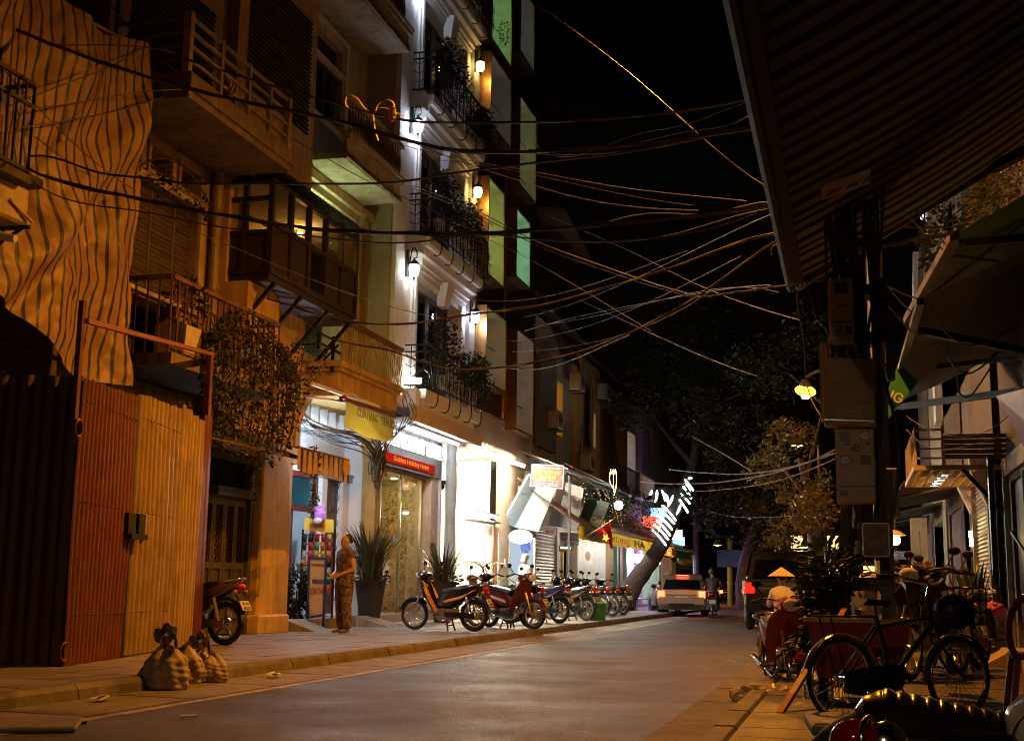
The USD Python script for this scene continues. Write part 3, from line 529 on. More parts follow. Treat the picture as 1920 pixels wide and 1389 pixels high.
sh.add('rear_block', bx(-16, -12.2, 20.42, 24.4, .1, 16), dk_wall)
sh.add('paint_band', bx(-10.0, -9.985, 20.42, 24.4, 7.75, 8.1), mt('yellow_band', (.55, .42, .08), .8, streak=.4))
sh.add('cornice', J(bx(-10, -9.85, 20.45, 24.4, 8.45, 8.6), bx(-10, -9.75, 20.45, 24.4, 8.6, 8.78)), cream)
sh.add('shell_ornament', tf(sph((0, 0, 0), (.06, .2, .2), 10), t=(-9.93, 23.75, 8.25)), cream)
stc = mt('mossy_slab', (.42, .38, .27), .85, var=.25, scale=3, streak=.5, dirt=(.07, .07, .03))
def slab(z, y0, y1, xf, nm):
    p = sh.add('balcony_slab', bx(-10.0, xf+.06, y0, y1, z, z+.12), stc, label=nm)
    sh.add('slab_moulding', J(bx(xf-.02, xf+.02, y0, y1, z-.02, z+.05), bx(xf-.02, xf+.06, y0-.02, y1+.02, z+.05, z+.10)), stc, parent=p)
    sh.add('slab_fascia', J(bx(xf-.05, xf+.03, y0, y1, z+.12, z+.36), bx(xf-.08, xf+.10, y0-.03, y1+.03, z+.36, z+.45), bx(xf-.08, xf+.14, y0-.05, y1+.05, z+.45, z+.52)), stc, parent=p)
slab(8.80, 20.85, 23.75, -8.95, 'slab lit green from below'); slab(12.25, 20.7, 24.0, -8.95, 'dark upper slab')
for z in (9.32, 12.77):
    sh.add('handrail', bx(-9.0, -8.86, 20.9, 23.8, z+.66, z+.74), stc)
    for y in np.arange(20.95, 23.8, .145):
        sh.add('iron_baluster', J(bar((-8.93, y, z), (-8.93, y, z+.66), .016), *[tube(np.stack([np.full(7, -8.93), y+.05*np.sin(np.linspace(0, np.pi, 7))*s_, z+.1+np.linspace(0, .44, 7)], 1), .009, 4) for s_ in (1, -1)]), irn)
gt_ = Thing('tube_light', 'greenish tube lamp on the wall lighting the balcony slab from below', 'lamp', loc=(-9.9, 21.9, 7.7)); gt_.add('tube', cyl((-9.86, 21.3, 7.72), (-9.86, 22.5, 7.72), .02, 8), em('green_tube', (.72, 1., .50), 130.)); gt_.add('housing', bx(-9.98, -9.9, 21.25, 22.55, 7.66, 7.70), white_paint)
sh.add('upper_window', wallx(-10.06, -9.94, sbox(21.1, 10.0, 23.2, 12.15), [(21.22, 10.1, 23.08, 11.3), (21.22, 11.38, 23.08, 12.05)]), mt('window_white', (.6, .57, .5), .6))
sh.add('upper_pane', bx(-10.2, -10.16, 21.1, 23.2, 10, 12.1), mt('dark_pane', (.01, .01, .012), .1))
sh.add('shutter_leaves', wallx(-10.1, -10.05, sbox(21.22, 10.1, 23.08, 11.3), [(21.4+i*.44, 10.2, 21.72+i*.44, 11.2) for i in range(4)]), wood_dark)
sh.add('downpipe', J(cyl((-9.9, 23.95, 5.3), (-9.9, 23.95, 8.4), .07, 10), cyl((-9.9, 23.95, 8.4), (-9.75, 23.9, 8.7), .08, 10)), mt('grey_pipe', None))
# first balcony with ochre fascia
sh.add('ochre_fascia', J(bx(-10, -8.85, 20.7, 23.75, 4.40, 4.72), bx(-10, -8.80, 20.66, 23.79, 4.72, 4.80), bx(-10, -8.75, 20.6, 23.85, 4.80, 4.90), bx(-10, -8.9, 20.75, 23.7, 4.28, 4.40)), yel)
sh.add('handrail', bx(-8.86, -8.74, 20.65, 23.8, 5.62, 5.70), irn)
cr = mt('ochre_iron', (.40, .30, .10), .6, streak=.4)
for y in np.arange(20.7, 23.8, .1):
    k = int(round(y*10)); z = np.linspace(4.9, 5.62, 9)
    sh.add('scrolled_baluster', tube(np.stack([np.full(9, -8.80), y+.028*np.sin(z*17.5+k), z], 1), .012, 5), cr)
# inside the arch: white porch and shop
wh2 = mt('porch_white', (.74, .76, .80), .6, var=.05)
po = Thing('shop_porch', 'white painted porch and shopfront inside the arch lit by a bare white bulb', 'shopfront', loc=(-10.4, 22.2, .1))
po.add('ceiling', bx(-11.5, -9.76, 20.06, 24.6, 4.35, 4.4), wh2); po.add('side_wall', bx(-11.5, -9.46, 24.35, 24.42, .3, 4.35), wh2); po.add('side_wall', bx(-11.5, -9.76, 20.07, 20.24, .3, 4.35), wh2)
po.add('ceiling_beam', J(*[bx(-11.4, -9.8, y, y+.07, 3.95, 4.34) for y in np.arange(21.2, 24.2, .42)]), wh2)
po.add('fascia_board', J(bx(-10.3, -10.2, 20.3, 24.35, 3.42, 3.75), bx(-10.35, -10.14, 20.3, 24.35, 3.75, 3.80), bx(-10.36, -10.14, 20.3, 24.35, 3.38, 3.42)), wh2)
for i, y in enumerate(np.arange(20.9, 23.4, .17)): po.add('louvre', bx(-10.28, -10.22, y, y+.13, 3.05, 3.36), mt('mint_louvre', (.55, .62, .60), .6))
po.add('column', bx(-10.3, -10.06, 22.95, 23.2, .3, 3.38), wh2); po.add('column', bx(-10.3, -10.06, 24.0, 24.35, .3, 3.38), wh2)
po.add('capital', J(bx(-10.34, -10.0, 22.9, 24.4, 3.0, 3.10), bx(-10.36, -9.97, 22.88, 24.42, 3.10, 3.16)), mt('grey_marble_trim', (.35, .33, .32), .4))
for i in range(8): po.add('folding_bar', J(bar((-10.16, 23.25+i*.095, .35), (-10.16, 23.25+i*.095, 3.0), .028), *[bar((-10.14, 23.25+i*.095, z), (-10.14, 23.345+i*.095, z+.12), .012) for z in np.arange(.6, 2.9, .25)]), mt('folding_gate_brown', (.10, .045, .03), .5, .3))
dr = mt('dark_red_wood', (.09, .018, .014), .35)
po.add('door_frame', J(bar((-10.2, 20.75, .3), (-10.2, 20.75, 3.0), .12), bar((-10.2, 22.9, .3), (-10.2, 22.9, 3.0), .1), bar((-10.2, 20.7, 2.35), (-10.2, 22.95, 2.35), .1), bar((-10.2, 20.7, 3.0), (-10.2, 22.95, 3.0), .1)), dr)
lf = po.add('open_door', wally(21.9, 21.95, sbox(-10.9, .32, -10.2, 2.3), [(-10.8, 1.2, -10.3, 2.15)]), dr); po.add('door_glass', wally(21.92, 21.93, sbox(-10.8, 1.2, -10.3, 2.15)), pane, parent=lf)
po.add('transom_pane', bx(-10.21, -10.19, 20.8, 22.85, 2.4, 2.95), glassmat('teal_pane', (.3, .5, .5)))
po.add('back_wall', bx(-11.6, -11.5, 20.1, 24.4, .3, 4.3), mt('shop_back', (.35, .4, .42), .7)); po.add('shop_floor', bx(-12, -9.46, 20.25, 24.4, .1, .3), concrete)
po.add('step_ramp', J(hull([(-9.45, 20.3, .12), (-9.45, 20.3, .3), (-8.9, 20.3, .12), (-9.45, 21.0, .12), (-9.45, 21.0, .3), (-8.9, 21.0, .12)]), hull([(-9.45, 23.4, .12), (-9.45, 23.4, .32), (-8.75, 23.4, .12), (-9.45, 24.2, .12), (-9.45, 24.2, .32), (-8.75, 24.2, .12)])), concrete)
po.add('shelf_goods', J(*[bx(-11.4, -11.15, 20.4+i*.28, 20.62+i*.28, z, z+.2+.05*((i*7) % 3)) for i in range(13) for z in (.9, 1.4, 1.9)]), mt('packets_mixed', (.4, .3, .12), .6, var=.9, scale=7))
b = gx(611, 866, -9.32)
bl = Thing('shop_bulb', 'bare white bulb shining by the arch beside the striped awning', 'lamp', loc=tuple(b))
bl.add('bulb', sph(b, .055, 12), em('white_bulb', (.80, .9, 1.), 1500.)); bl.add('socket', cyl(b+np.array([-.03, 0, .05]), b+np.array([-.12, 0, .14]), .025, 8), white_paint)
tl = Thing('porch_tube_light', 'white fluorescent tube under the arch ceiling of the shop', 'lamp', loc=(-10.9, 22.4, 4.2))
tl.add('tube', cyl((-10.9, 20.9, 3.9), (-10.9, 22.1, 3.9), .02, 8), em('porch_tube', (.62, .80, 1.), 620.)); tl.add('housing', bx(-10.94, -10.86, 20.85, 22.15, 3.92, 3.96), white_paint)
ba = Thing('rolled_awning', 'yellow cloth shop awning banner reading hàng tiện ích', 'awning', loc=(-8.7, 21.8, 4))
def bn(u, v): 
    w = .06*np.sin(u*np.pi)*(1-v)*2+.035*np.sin((u*2.2+v)*7)*np.sin(u*np.pi); return np.stack([-8.62+w, 20.55+u*2.45, 4.12-.44*(1-v)*(1+.22*np.sin(u*np.pi)-.1*u)+.02*v-.02*np.sin(u*3.1), ], -1)
ba.add('banner', grid(bn, 60, 18)[0], leafmat('yellow_plastic', (.62, .40, .035), .45, .35), True)
ba.add('lettering', txt('CỬA HÀNG TIỆN ÍCH', .15, (-8.47, 20.72, 3.90), (0, 1, -.004), (0, 0, 1), w=2.0), mt('ink_brown', (.07, .03, .015), .6))
ba.add('roller', cyl((-8.66, 20.45, 4.17), (-8.66, 23.1, 4.22), .055, 10), mt('brown_roll', (.13, .06, .03), .7)); ba.add('roller_knob', sph((-8.6, 20.42, 4.19), (.05, .05, .05), 8), mt('red_knob', (.4, .02, .02), .5))
ba.add('white_profile', bar((-8.92, 19.75, 4.34), (-8.72, 22.4, 4.30), .06), white_paint); ba.add('arm', bar((-9.4, 20.0, 4.2), (-8.66, 20.6, 4.14), .04), white_paint)
# cable knot by the shop
ck = Thing('cable_bundle', 'thick tangle of black cables coiled beside the arch', 'cables', loc=(-9.7, 24, 3.2)); P = []
gg = np.random.default_rng(5)
for i in range(16):
    y, z, r = 24.1+gg.uniform(-.25, .25), 3.45+gg.uniform(-.3, .25), gg.uniform(.15, .32); a = np.linspace(0, 2*np.pi, 16, endpoint=False)
    P.append(tube(np.stack([-9.36+gg.uniform(-.04, .1)+.05*np.sin(a), y+r*.7*np.cos(a), z+r*np.sin(a)], 1), .014, 5, closed=True))
for i in range(12): P.append(tube(smooth([(-9.8, 21.0+gg.uniform(0, .5), 3.9+gg.uniform(-.1, .2)), (-9.4, 22.6, 3.72+gg.uniform(-.2, .15)), (-9.33, 24.0, 3.5+gg.uniform(-.3, .3)), (-9.36, 24.2, 2.9+gg.uniform(-.3, .3))], 16), .012, 5))
for i in range(5): P.append(tube(smooth([(-9.3, 24.1-.06*i, 3.5), (-9.12+.05*i, 24.25+.05*i, 3.9+i*.07), (-8.95+.03*i, 24.45+.09*i, 4.4), (-9.02, 24.5+.14*i, 4.75+.12*(i % 3))], 14), .010, 5))
ck.add('cables', J(P), mt('black_cable', None))
# side wall of the hotel facing the camera
hw = Thing('hotel_building', 'white hotel with stacked iron balconies, mouldings and lanterns', 'hotel', loc=(-9.4, 27.4, 0))
hw.add('party_wall', bx(-16, -9.36, 24.42, 24.5, 4.6, 18), mt('beige_party_wall', (.42, .34, .22), .85, var=.08, streak=.15))
HX = -9.35; dz = 3.4; floors = [4.75, 8.2, 11.55, 14.95]
openings = [(26.05, z+.48, 29.15, z+2.95) for z in floors]
hw.add('facade', wallx(-9.8, HX, sbox(24.5, 4.72, 30.4, 18.2), openings), white_wall)
hw.add('corner_pilaster', J(bx(HX, HX+.10, 24.5, 25.05, 4.75, 18.2), bx(HX, HX+.05, 25.05, 25.3, 4.75, 18.2)), white_wall)
hw.add('corner_pilaster', J(bx(HX, HX+.10, 29.9, 30.4, 4.75, 18.2)), white_wall)
hw.add('rear_block', bx(-16, -11.4, 24.5, 30.4, .1, 18.2), dk_wall)
for i, z in enumerate(floors):
    p = hw.add('balcony_slab', bx(HX, -9.02, 25.75, 29.75, z, z+.2), white_wall)
    hw.add('nosing', J(bx(HX, -8.92, 25.70, 29.85, z+.2, z+.24), bx(HX, -8.90, 25.68, 29.88, z+.24, z+.42)), white_wall, parent=p)
    hw.add('cornice', J(bx(HX, -9.14, 25.9, 29.6, z-.16, z-.002), bx(HX, -9.20, 25.95, 29.55, z-.26, z-.16), bx(HX, -9.26, 26.0, 29.5, z-.36, z-.26)), white_wall, parent=p)
    hw.add('side_return', bx(HX, -9.03, 25.4, 25.7, z-.0, z+.40), white_wall, parent=p)
    if i: hw.add('keystone', hull([(HX+.02, 27.55, z-.75), (HX+.02, 27.95, z-.75), (HX+.02, 27.5, z-.2), (HX+.02, 28.0, z-.2), (-9.05, 27.5, z-.2), (-9.05, 28.0, z-.2), (-9.15, 27.58, z-.75), (-9.15, 27.92, z-.75)]), white_wall, parent=p)
    o = openings[i]
    fr = hw.add('door_surround', J(wallx(HX, HX+.06, sbox(o[0]-.3, z+.45, o[2]+.3, o[3]+.34), [o]), wallx(HX+.06, HX+.10, sbox(o[0]-.22, z+.45, o[2]+.22, o[3]+.26), [(o[0]-.1, z+.4, o[2]+.1, o[3]+.1)])), white_wall)
    hw.add('door_leaf', J(*[wallx(HX-.3, HX-.24, sbox(a, o[1], a+.75, o[3]), [(a+.1, o[1]+.7, a+.65, o[3]-.1)]) for a in np.arange(o[0], o[2]-.3, .78)]), wood_dark, parent=fr)
    hw.add('door_pane', bx(HX-.28, HX-.275, o[0], o[2], o[1], o[3]), glassmat('door_pane', (.4, .4, .4)), parent=fr)
    hw.add('curtain', grid(lambda u, v: np.stack([HX-.42+.05*np.sin(u*60), o[0]+.1+u*1.1, o[1]+v*2.4], -1), 60, 3)[0], mt('white_curtain', (.6, .58, .52), .8), True, parent=fr)
    hw.add('room_back', bx(HX-.6, HX-.55, o[0]-.1, o[2]+.1, o[1], o[3]), mt('room_brown', (.12, .07, .035), .8), parent=fr)
# one railing per balcony
def scroll(c, r, turns, s=1):
    t = np.linspace(.15, 1, 14); a = t*turns*2*np.pi; return np.stack([np.zeros(14), c[0]+s*r*t*np.cos(a), c[1]+r*t*np.sin(a)], 1)
for i, z in enumerate(floors):
    zb = z+.42; x = -8.78
    r = hw.add('railing', J(bar((x, 25.5, zb+.95), (x, 29.85, zb+.95), .045), bar((x, 25.5, zb+.06), (x, 29.85, zb+.06), .03), bar((x, 25.5, zb+.8), (x, 29.85, zb+.8), .018), *[bar((HX, y, zb+k), (x, y, zb+k), .03) for y in (25.5, 29.85) for k in (.06, .8, .95)]), black_iron)
    for y in np.arange(25.5, 29.9, .29):
        S = [bar((x, y, zb-.0), (x, y, zb+.95), .02)]
        S += [tf(tube(scroll((y+.145, zb+.62), .11, 1.2), .009, 4), t=(x, 0, 0)), tf(tube(scroll((y+.145, zb+.30), .12, -1.3, -1), .009, 4), t=(x, 0, 0)), tube(np.stack([np.full(8, x), y+.145+.06*np.sin(np.linspace(0, 6.3, 8)), zb+np.linspace(.06, .8, 8)], 1), .008, 4)]
        hw.add('scrollwork', J(S), black_iron, parent=r)
    hw.add('end_scrolls', J(*[tube(np.stack([x-np.linspace(.02, .55, 9), np.full(9, 25.5), zb+.1+k*.22+.08*np.sin(np.linspace(0, 6.3, 9))], 1), .01, 4) for k in range(4)], *[bar((x-d, 25.5, zb), (x-d, 25.5, zb+.95), .016) for d in (.14, .28, .42)]), black_iron, parent=r)
    for y in np.linspace(26.1, 29.5, 5): hw.add('hook', tube(smooth([(x, y, zb+.2), (x, y, z+.14), (x-.04, y-.03, z+.06), (x-.14, y-.1, z+.06)], 9), .016, 5), black_iron, parent=r)
def lantern(o, lab, mat, k=1.):
    t = Thing('wall_lantern', lab, 'lantern', 'lanterns on the hotel balconies' if False else None, loc=tuple(o)); o = np.asarray(o)
    t.add('back_plate', bx(HX+.08, HX+.12, o[1]-.05, o[1]+.05, o[2]-.15, o[2]+.45), black_iron)
    t.add('arm', tube(smooth([(HX+.1, o[1], o[2]-.05), (HX+.18, o[1], o[2]+.4), (o[0]-.02, o[1], o[2]+.5), (o[0]+.06, o[1], o[2]+.38), (o[0], o[1], o[2]+.24)], 14), .014, 5), black_iron)
    t.add('globe', lathe([(.05, -.16), (.10, -.08), (.115, .02), (.10, .10)], 12, o), mat)
    t.add('cap', lathe([(.13, .10), (.09, .17), (.03, .22), (.015, .27)], 12, o), black_iron); t.add('finial', lathe([(.05, -.17), (.02, -.2), (.008, -.26)], 8, o), black_iron)
    return t
LW = em('lantern_warm', (1., .60, .16), 45.); LWW = em('lantern_white', (.95, .95, .85), 60.); LC = em('lantern_cool', (.74, .80, 1.), 95.)
lantern((-9.10, 25.25, 7.75), 'white lit wall lantern left of the lowest hotel balcony door', LWW); lantern((-9.10, 29.95, 7.70), 'white lit wall lantern right of the lowest hotel balcony door', LC)
lantern((-9.10, 25.25, 11.05), 'bright white lantern behind the cables on the middle hotel floor', LC); lantern((-9.10, 29.95, 11.0), 'yellow lit wall lantern right of the middle hotel balcony', LW)
lantern((-9.10, 25.25, 14.45), 'bright lantern at the top edge left of the hotel door', LC); lantern((-9.10, 29.95, 14.45), 'yellow lit wall lantern right of the upper hotel balcony', LW)
fl = Thing('floodlight', 'glaring white floodlight on the floor of the lowest hotel balcony', 'lamp', loc=(-9.1, 25.75, 5.3))
fl.add('lens', bx(-9.16, -9.0, 25.60, 25.63, 5.28, 5.40), em('flood_white', (.9, 1., .85), 220.)); fl.add('case', cb(-9.18, -8.98, 25.64, 25.74, 5.26, 5.42, .02), black_iron); fl.add('lens_side', bx(-9.185, -9.182, 25.63, 25.74, 5.28, 5.40), em('flood_white', None, 0))
# flower pots on the balconies
k = 0
lf_red = leafmat('dark_red_leaf', (.05, .022, .022)); lf_olive = leafmat('olive_leaf', (.045, .055, .018))
names = ['bushy plant with purple flowers on the lowest hotel balcony', 'trailing plant on the rail at the right end of the lowest hotel balcony', 'dark plant on the left of the middle hotel balcony', 'plant with small red flowers on the middle balcony rail', 'tall dark red plant on the upper hotel balcony', 'trailing plant in a white pot at the upper balcony corner', 'dark plant on the top hotel balcony']
flw = mt('purple_petal', (.30, .05, .28), .6)
for lab, y, z, r, mat in ((names[0], 27.0, 6.45, (.4, .75, .75), lf_red), (names[1], 29.4, 6.2, (.4, .7, .5), lf_olive), (names[2], 26.6, 9.9, (.4, .7, .6), lf_red), (names[3], 28.6, 9.85, (.35, .75, .5), lf_olive), (names[4], 26.9, 13.2, (.4, .8, .65), lf_red), (names[5], 29.6, 12.7, (.35, .5, .5), lf_red), (names[6], 28.0, 16.4, (.35, .8, .5), lf_olive)):
    t = Thing('balcony_plant', lab, 'plant', loc=(-8.95, y, z-r[2]-.2)); zb = [f for f in floors if f < z][-1]+.42
    t.add('pot', tf(lathe([(.10, 0), (.15, .3), (.17, .32), (.13, .30)], 12), t=(-8.98, y, max(zb, z-r[2]-.35))), mt('white_pot', (.6, .6, .58), .5))
    t.add('foliage', leaves(np.vstack([blob((-8.95, y, z), r, 750, k+20, .2), blob((-8.8, y+.2, z-r[2]*.8), (r[0], r[1]*.8, r[2]*.7), 220, k+60)]), .10, k, droop=.2), mat)
    if k in (0, 3): t.add('flowers', leaves(blob((-8.9, y, z), np.array(r)*1.02, 60, k+80, .8), .06, k+7), flw)
    k += 1
# ================================================================ hotel ground floor and the bright entrance
marble = usdkit.material(stage, '/World/Looks/mottled_marble', {
    'tc': ('texture_coordinate', {}), 'n': ('noise_texture', {'scale': 3.2, 'detail': 9., 'roughness': .75, 'distortion': 1.2}), 'n2': ('noise_texture', {'scale': 11., 'detail': 6., 'roughness': .7, 'distortion': 2.}),
    'r': ('rgb_ramp', {'ramp': [(.3, (.30, .24, .09)), (.5, (.52, .43, .20)), (.62, (.66, .60, .38)), (.75, (.34, .26, .10))]}), 'r2': ('rgb_ramp', {'ramp': [(.52, (1, 1, 1)), (.60, (.12, .10, .07))]}),
    'x': ('mix', {'mix_type': 'multiply', 'fac': 1.}), 'p': ('principled_bsdf', {'roughness': .16})},
    [('tc.object', 'n.vector'), ('tc.object', 'n2.vector'), ('n.fac', 'r.fac'), ('n2.fac', 'r2.fac'), ('r.color', 'x.color1'), ('r2.color', 'x.color2'), ('x.color', 'p.base_color')], surface='p.BSDF')
granite = mt('speckled_granite', (.30, .26, .23), .35, var=.8, scale=60, spec=.5)
lo = Thing('hotel_lobby', 'hotel ground floor of mottled yellow marble behind tall glass', 'shopfront', loc=(-10.4, 27, .1))
GX = -10.1
lo.add('marble_back', bx(-11.3, -11.2, 24.5, 29.3, .3, 3.6), marble); lo.add('marble_side', bx(-11.2, GX-.1, 29.2, 29.3, .3, 3.6), marble); lo.add('marble_side', bx(-11.2, GX-.1, 24.5, 24.56, .3, 3.6), marble)
lo.add('floor', bx(-11.3, -9.75, 24.5, 29.3, .1, .30), granite); lo.add('ceiling', bx(-11.3, GX, 24.5, 29.3, 3.45, 3.55), mt('lobby_ceiling', (.55, .48, .32), .6))
lo.add('portal_jamb', bx(-10.25, -9.9, 24.5, 24.72, .3, 3.5), marble); lo.add('portal_jamb', bx(-10.25, -9.85, 29.0, 29.55, .3, 3.6), mt('beige_stone', (.50, .40, .30), .4, streak=.2))
gp = glassmat('lobby_glass', (.97, .96, .9))
ysg = [24.75, 26.2, 27.5, 28.95]
for i in range(3): lo.add('glass_pane', bx(GX-.012, GX, ysg[i]+.03, ysg[i+1]-.03, .32, 3.42), gp)
for y in ysg[1:]: lo.add('steel_mullion', bar((GX, y, .3), (GX, y, 3.45), .06), mt('brushed_steel', (.55, .55, .52), .3, .9))
lo.add('door_bar', J(bar((GX+.03, 26.1, .9), (GX+.03, 26.1, 2.0), .035), bar((GX+.03, 26.3, .9), (GX+.03, 26.3, 2.0), .035)), chrome)
lo.add('top_rail', J(bar((GX+.12, 24.9, 3.50), (GX+.12, 28.9, 3.42), .05), *[bar((GX+.12, y, 3.48), (GX+.12, y, 3.3), .04) for y in (25.2, 26.2, 27.2, 28.2)]), mt('copper_rail', (.25, .13, .06), .4, .7))
sc = lo.add('sconce', cyl((-10.95, 26.55, 2.25), (-10.95, 26.55, 3.0), .11, 14), em('sconce_paper', (1., .80, .42), 14.)); lo.add('sconce_cap', cyl((-10.95, 26.55, 3.0), (-10.95, 26.55, 3.1), .09, 12), mt('copper_rail', None), parent=sc)
lo.add('downlight', J(*[cyl((x, y, 3.43), (x, y, 3.449), .06, 12) for x, y in ((-10.6, 25.6), (-10.6, 27.0), (-10.6, 28.4), (-11.0, 26.0), (-11.0, 28.0))]), em('lobby_downlight', (1., .80, .40), 150.))
lo.add('desk', J(bx(-11.15, -10.9, 27.2, 28.6, .3, 1.3), bx(-11.2, -10.85, 27.15, 28.65, 1.3, 1.35)), mt('desk_wood', (.12, .06, .03), .3))
lo.add('notice', J(bx(-10.08, -10.07, 25.0, 25.22, 1.95, 2.1)), black_iron); lo.add('blue_sticker', bx(-10.085, -10.075, 27.0, 27.16, 1.85, 2.05), mt('blue_sticker', (.05, .07, .35), .5)); lo.add('card_box', cb(-9.84, -9.80, 29.1, 29.3, 1.6, 1.95, .01), mt('dark_blue_box', (.05, .06, .12), .4))
lo.add('dome_camera', J(sph((-9.8, 29.7, 3.35), (.07, .07, .08), 10), cyl((-9.8, 29.7, 3.4), (-9.8, 29.7, 3.5), .08, 10)), black_iron)
sg = Thing('hotel_sign', 'lit hotel sign with white block letters above a red strip on rough stone', 'sign', loc=(-9.8, 27.3, 4))
fur = mt('rough_dark_stone', (.10, .085, .075), .9, var=.6, scale=30, bump=1., bscale=50)
sg.add('stone_band', bx(-9.95, -9.80, 24.6, 29.6, 3.52, 4.42), fur)
sg.add('white_letters', txt('DEN HOLIDAY HOTEL', .34, (-9.79, 25.75, 3.98), (0, 1, 0), (0, 0, 1), w=3.75, d=.04), em('sign_white', (.82, .88, 1.), 3.2))
sg.add('red_panel', bx(-9.80, -9.77, 25.0, 29.0, 3.60, 3.80), em('sign_red', (1., .03, .01), .55)); sg.add('red_letters', txt('Golden Holiday Hotel', .11, (-9.765, 26.1, 3.65), (0, 1, 0), (0, 0, 1), w=2.4, d=.006), em('sign_gold', (1., .30, .06), 1.2))
a = np.linspace(0, 2*np.pi, 30, endpoint=False)
sg.add('round_logo', J(tube(np.stack([np.full(30, -9.74), 25.32+.20*np.cos(a), 4.02+.20*np.sin(a)], 1), .05, 6, closed=True), tf(sph((0, 0, 0), (.02, .09, .07), 8), t=(-9.74, 25.36, 4.04))), em('sign_white', None, 0))
sf = Thing('balcony_soffit', 'white underside of the hotel balcony lit from below', 'canopy', loc=(-9.6, 27.5, 4.45))
sf.add('soffit', bx(-9.95, -8.98, 25.0, 29.8, 4.42, 4.46), white_wall); sf.add('front_board', J(bx(-9.02, -8.96, 25.0, 30.3, 4.40, 4.74)), mt('peach_board', (.62, .50, .40), .7))
st2 = Thing('tube_light', 'cool white tube under the hotel soffit above the sign letters', 'lamp', loc=(-9.2, 27.5, 4.3)); st2.add('tube', cyl((-9.25, 25.9, 4.33), (-9.25, 29.2, 4.33), .018, 6), em('soffit_tube', (.78, .88, 1.), 190.)); st2.add('housing', bx(-9.29, -9.21, 25.8, 29.3, 4.36, 4.40), white_paint)
en = Thing('bright_entrance', 'open ground floor glaring white with fluorescent light beside the hotel sign', 'shopfront', loc=(-10, 33.5, .1))
en.add('floor', bx(-13.2, -9.5, 29.6, 37.2, .1, .2), granite); en.add('back_wall', bx(-13.2, -13.1, 29.6, 37.2, .2, 4.5), white_wall); en.add('far_wall', bx(-13.1, -9.8, 33.9, 34.0, .2, 4.4), white_wall); en.add('ceiling', bx(-13.1, -9.5, 29.6, 37.2, 4.45, 4.55), white_wall)
en.add('near_wall', bx(-13.1, -9.8, 29.56, 29.66, .2, 4.4), white_wall)
en.add('grey_column', J(cyl((-9.62, 29.85, .2), (-9.62, 29.85, 4.4), .15, 14)), mt('grey_column', (.42, .44, .42), .4)); en.add('grey_column', cyl((-9.7, 33.6, .2), (-9.7, 33.6, 2.6), .13, 14), mt('grey_column', None))
en.add('door_post', bar((-9.75, 34.2, .2), (-9.75, 34.2, 2.55), .28, .2), mt('brown_door', (.12, .045, .02), .4)); en.add('door_trim', bar((-9.62, 34.25, .2), (-9.62, 34.25, 2.4), .05), white_paint)
en.add('stone_wall', wallx(-9.75, -9.60, sbox(34.45, .12, 37.2, 4.4)), mt('beige_stone_wall', (.34, .27, .21), .6, var=.2, streak=.3))
en.add('wall_pipe', J(cyl((-9.5, 36.1, .2), (-9.5, 36.1, 3.9), .05, 8), cyl((-9.5, 36.3, .9), (-9.5, 36.3, 3.2), .04, 8)), white_paint); en.add('switch_plate', bx(-9.6, -9.58, 34.9, 35.0, 1.5, 1.7), white_paint)
en.add('fascia', wallx(-9.75, -9.42, sbox(30.4, 4.42, 37.2, 5.50)), mt('beige_fascia', (.42, .36, .27), .6, var=.1))
en.add('shelf', J(bx(-9.8, -9.3, 31.6, 33.4, 2.62, 2.66)), dark_steel)
tb = em('tube_white', (1., .82, .56), 1050.)
for i, (a_, b_, z, lab) in enumerate((((-9.12, 31.2), (-9.12, 33.0), 4.36, 'glaring fluorescent tube under the beige fascia, near one'), ((-9.12, 33.3), (-9.12, 35.1), 4.36, 'glaring fluorescent tube under the beige fascia, far one'), ((-9.2, 30.4), (-9.2, 32.6), 2.74, 'low glaring fluorescent tube over the white entrance'))):
    t = Thing('tube_light', lab, 'lamp', loc=(a_[0], a_[1], z)); t.add('tube', cyl((*a_, z), (*b_, z), .03, 8), tb); t.add('housing', bx(a_[0]-.06, a_[0]+.06, a_[1]-.05, b_[1]+.05, z+.035, z+.08), white_paint)
it = Thing('tube_light', 'fluorescent tube on the ceiling inside the white entrance', 'lamp', loc=(-11, 31.5, 4.3)); it.add('tube', cyl((-11, 30.6, 4.3), (-11, 33, 4.3), .03, 8), em('tube_inner', (1., .93, .80), 650.)); it.add('housing', bx(-11.06, -10.94, 30.5, 33.1, 4.335, 4.38), white_paint)
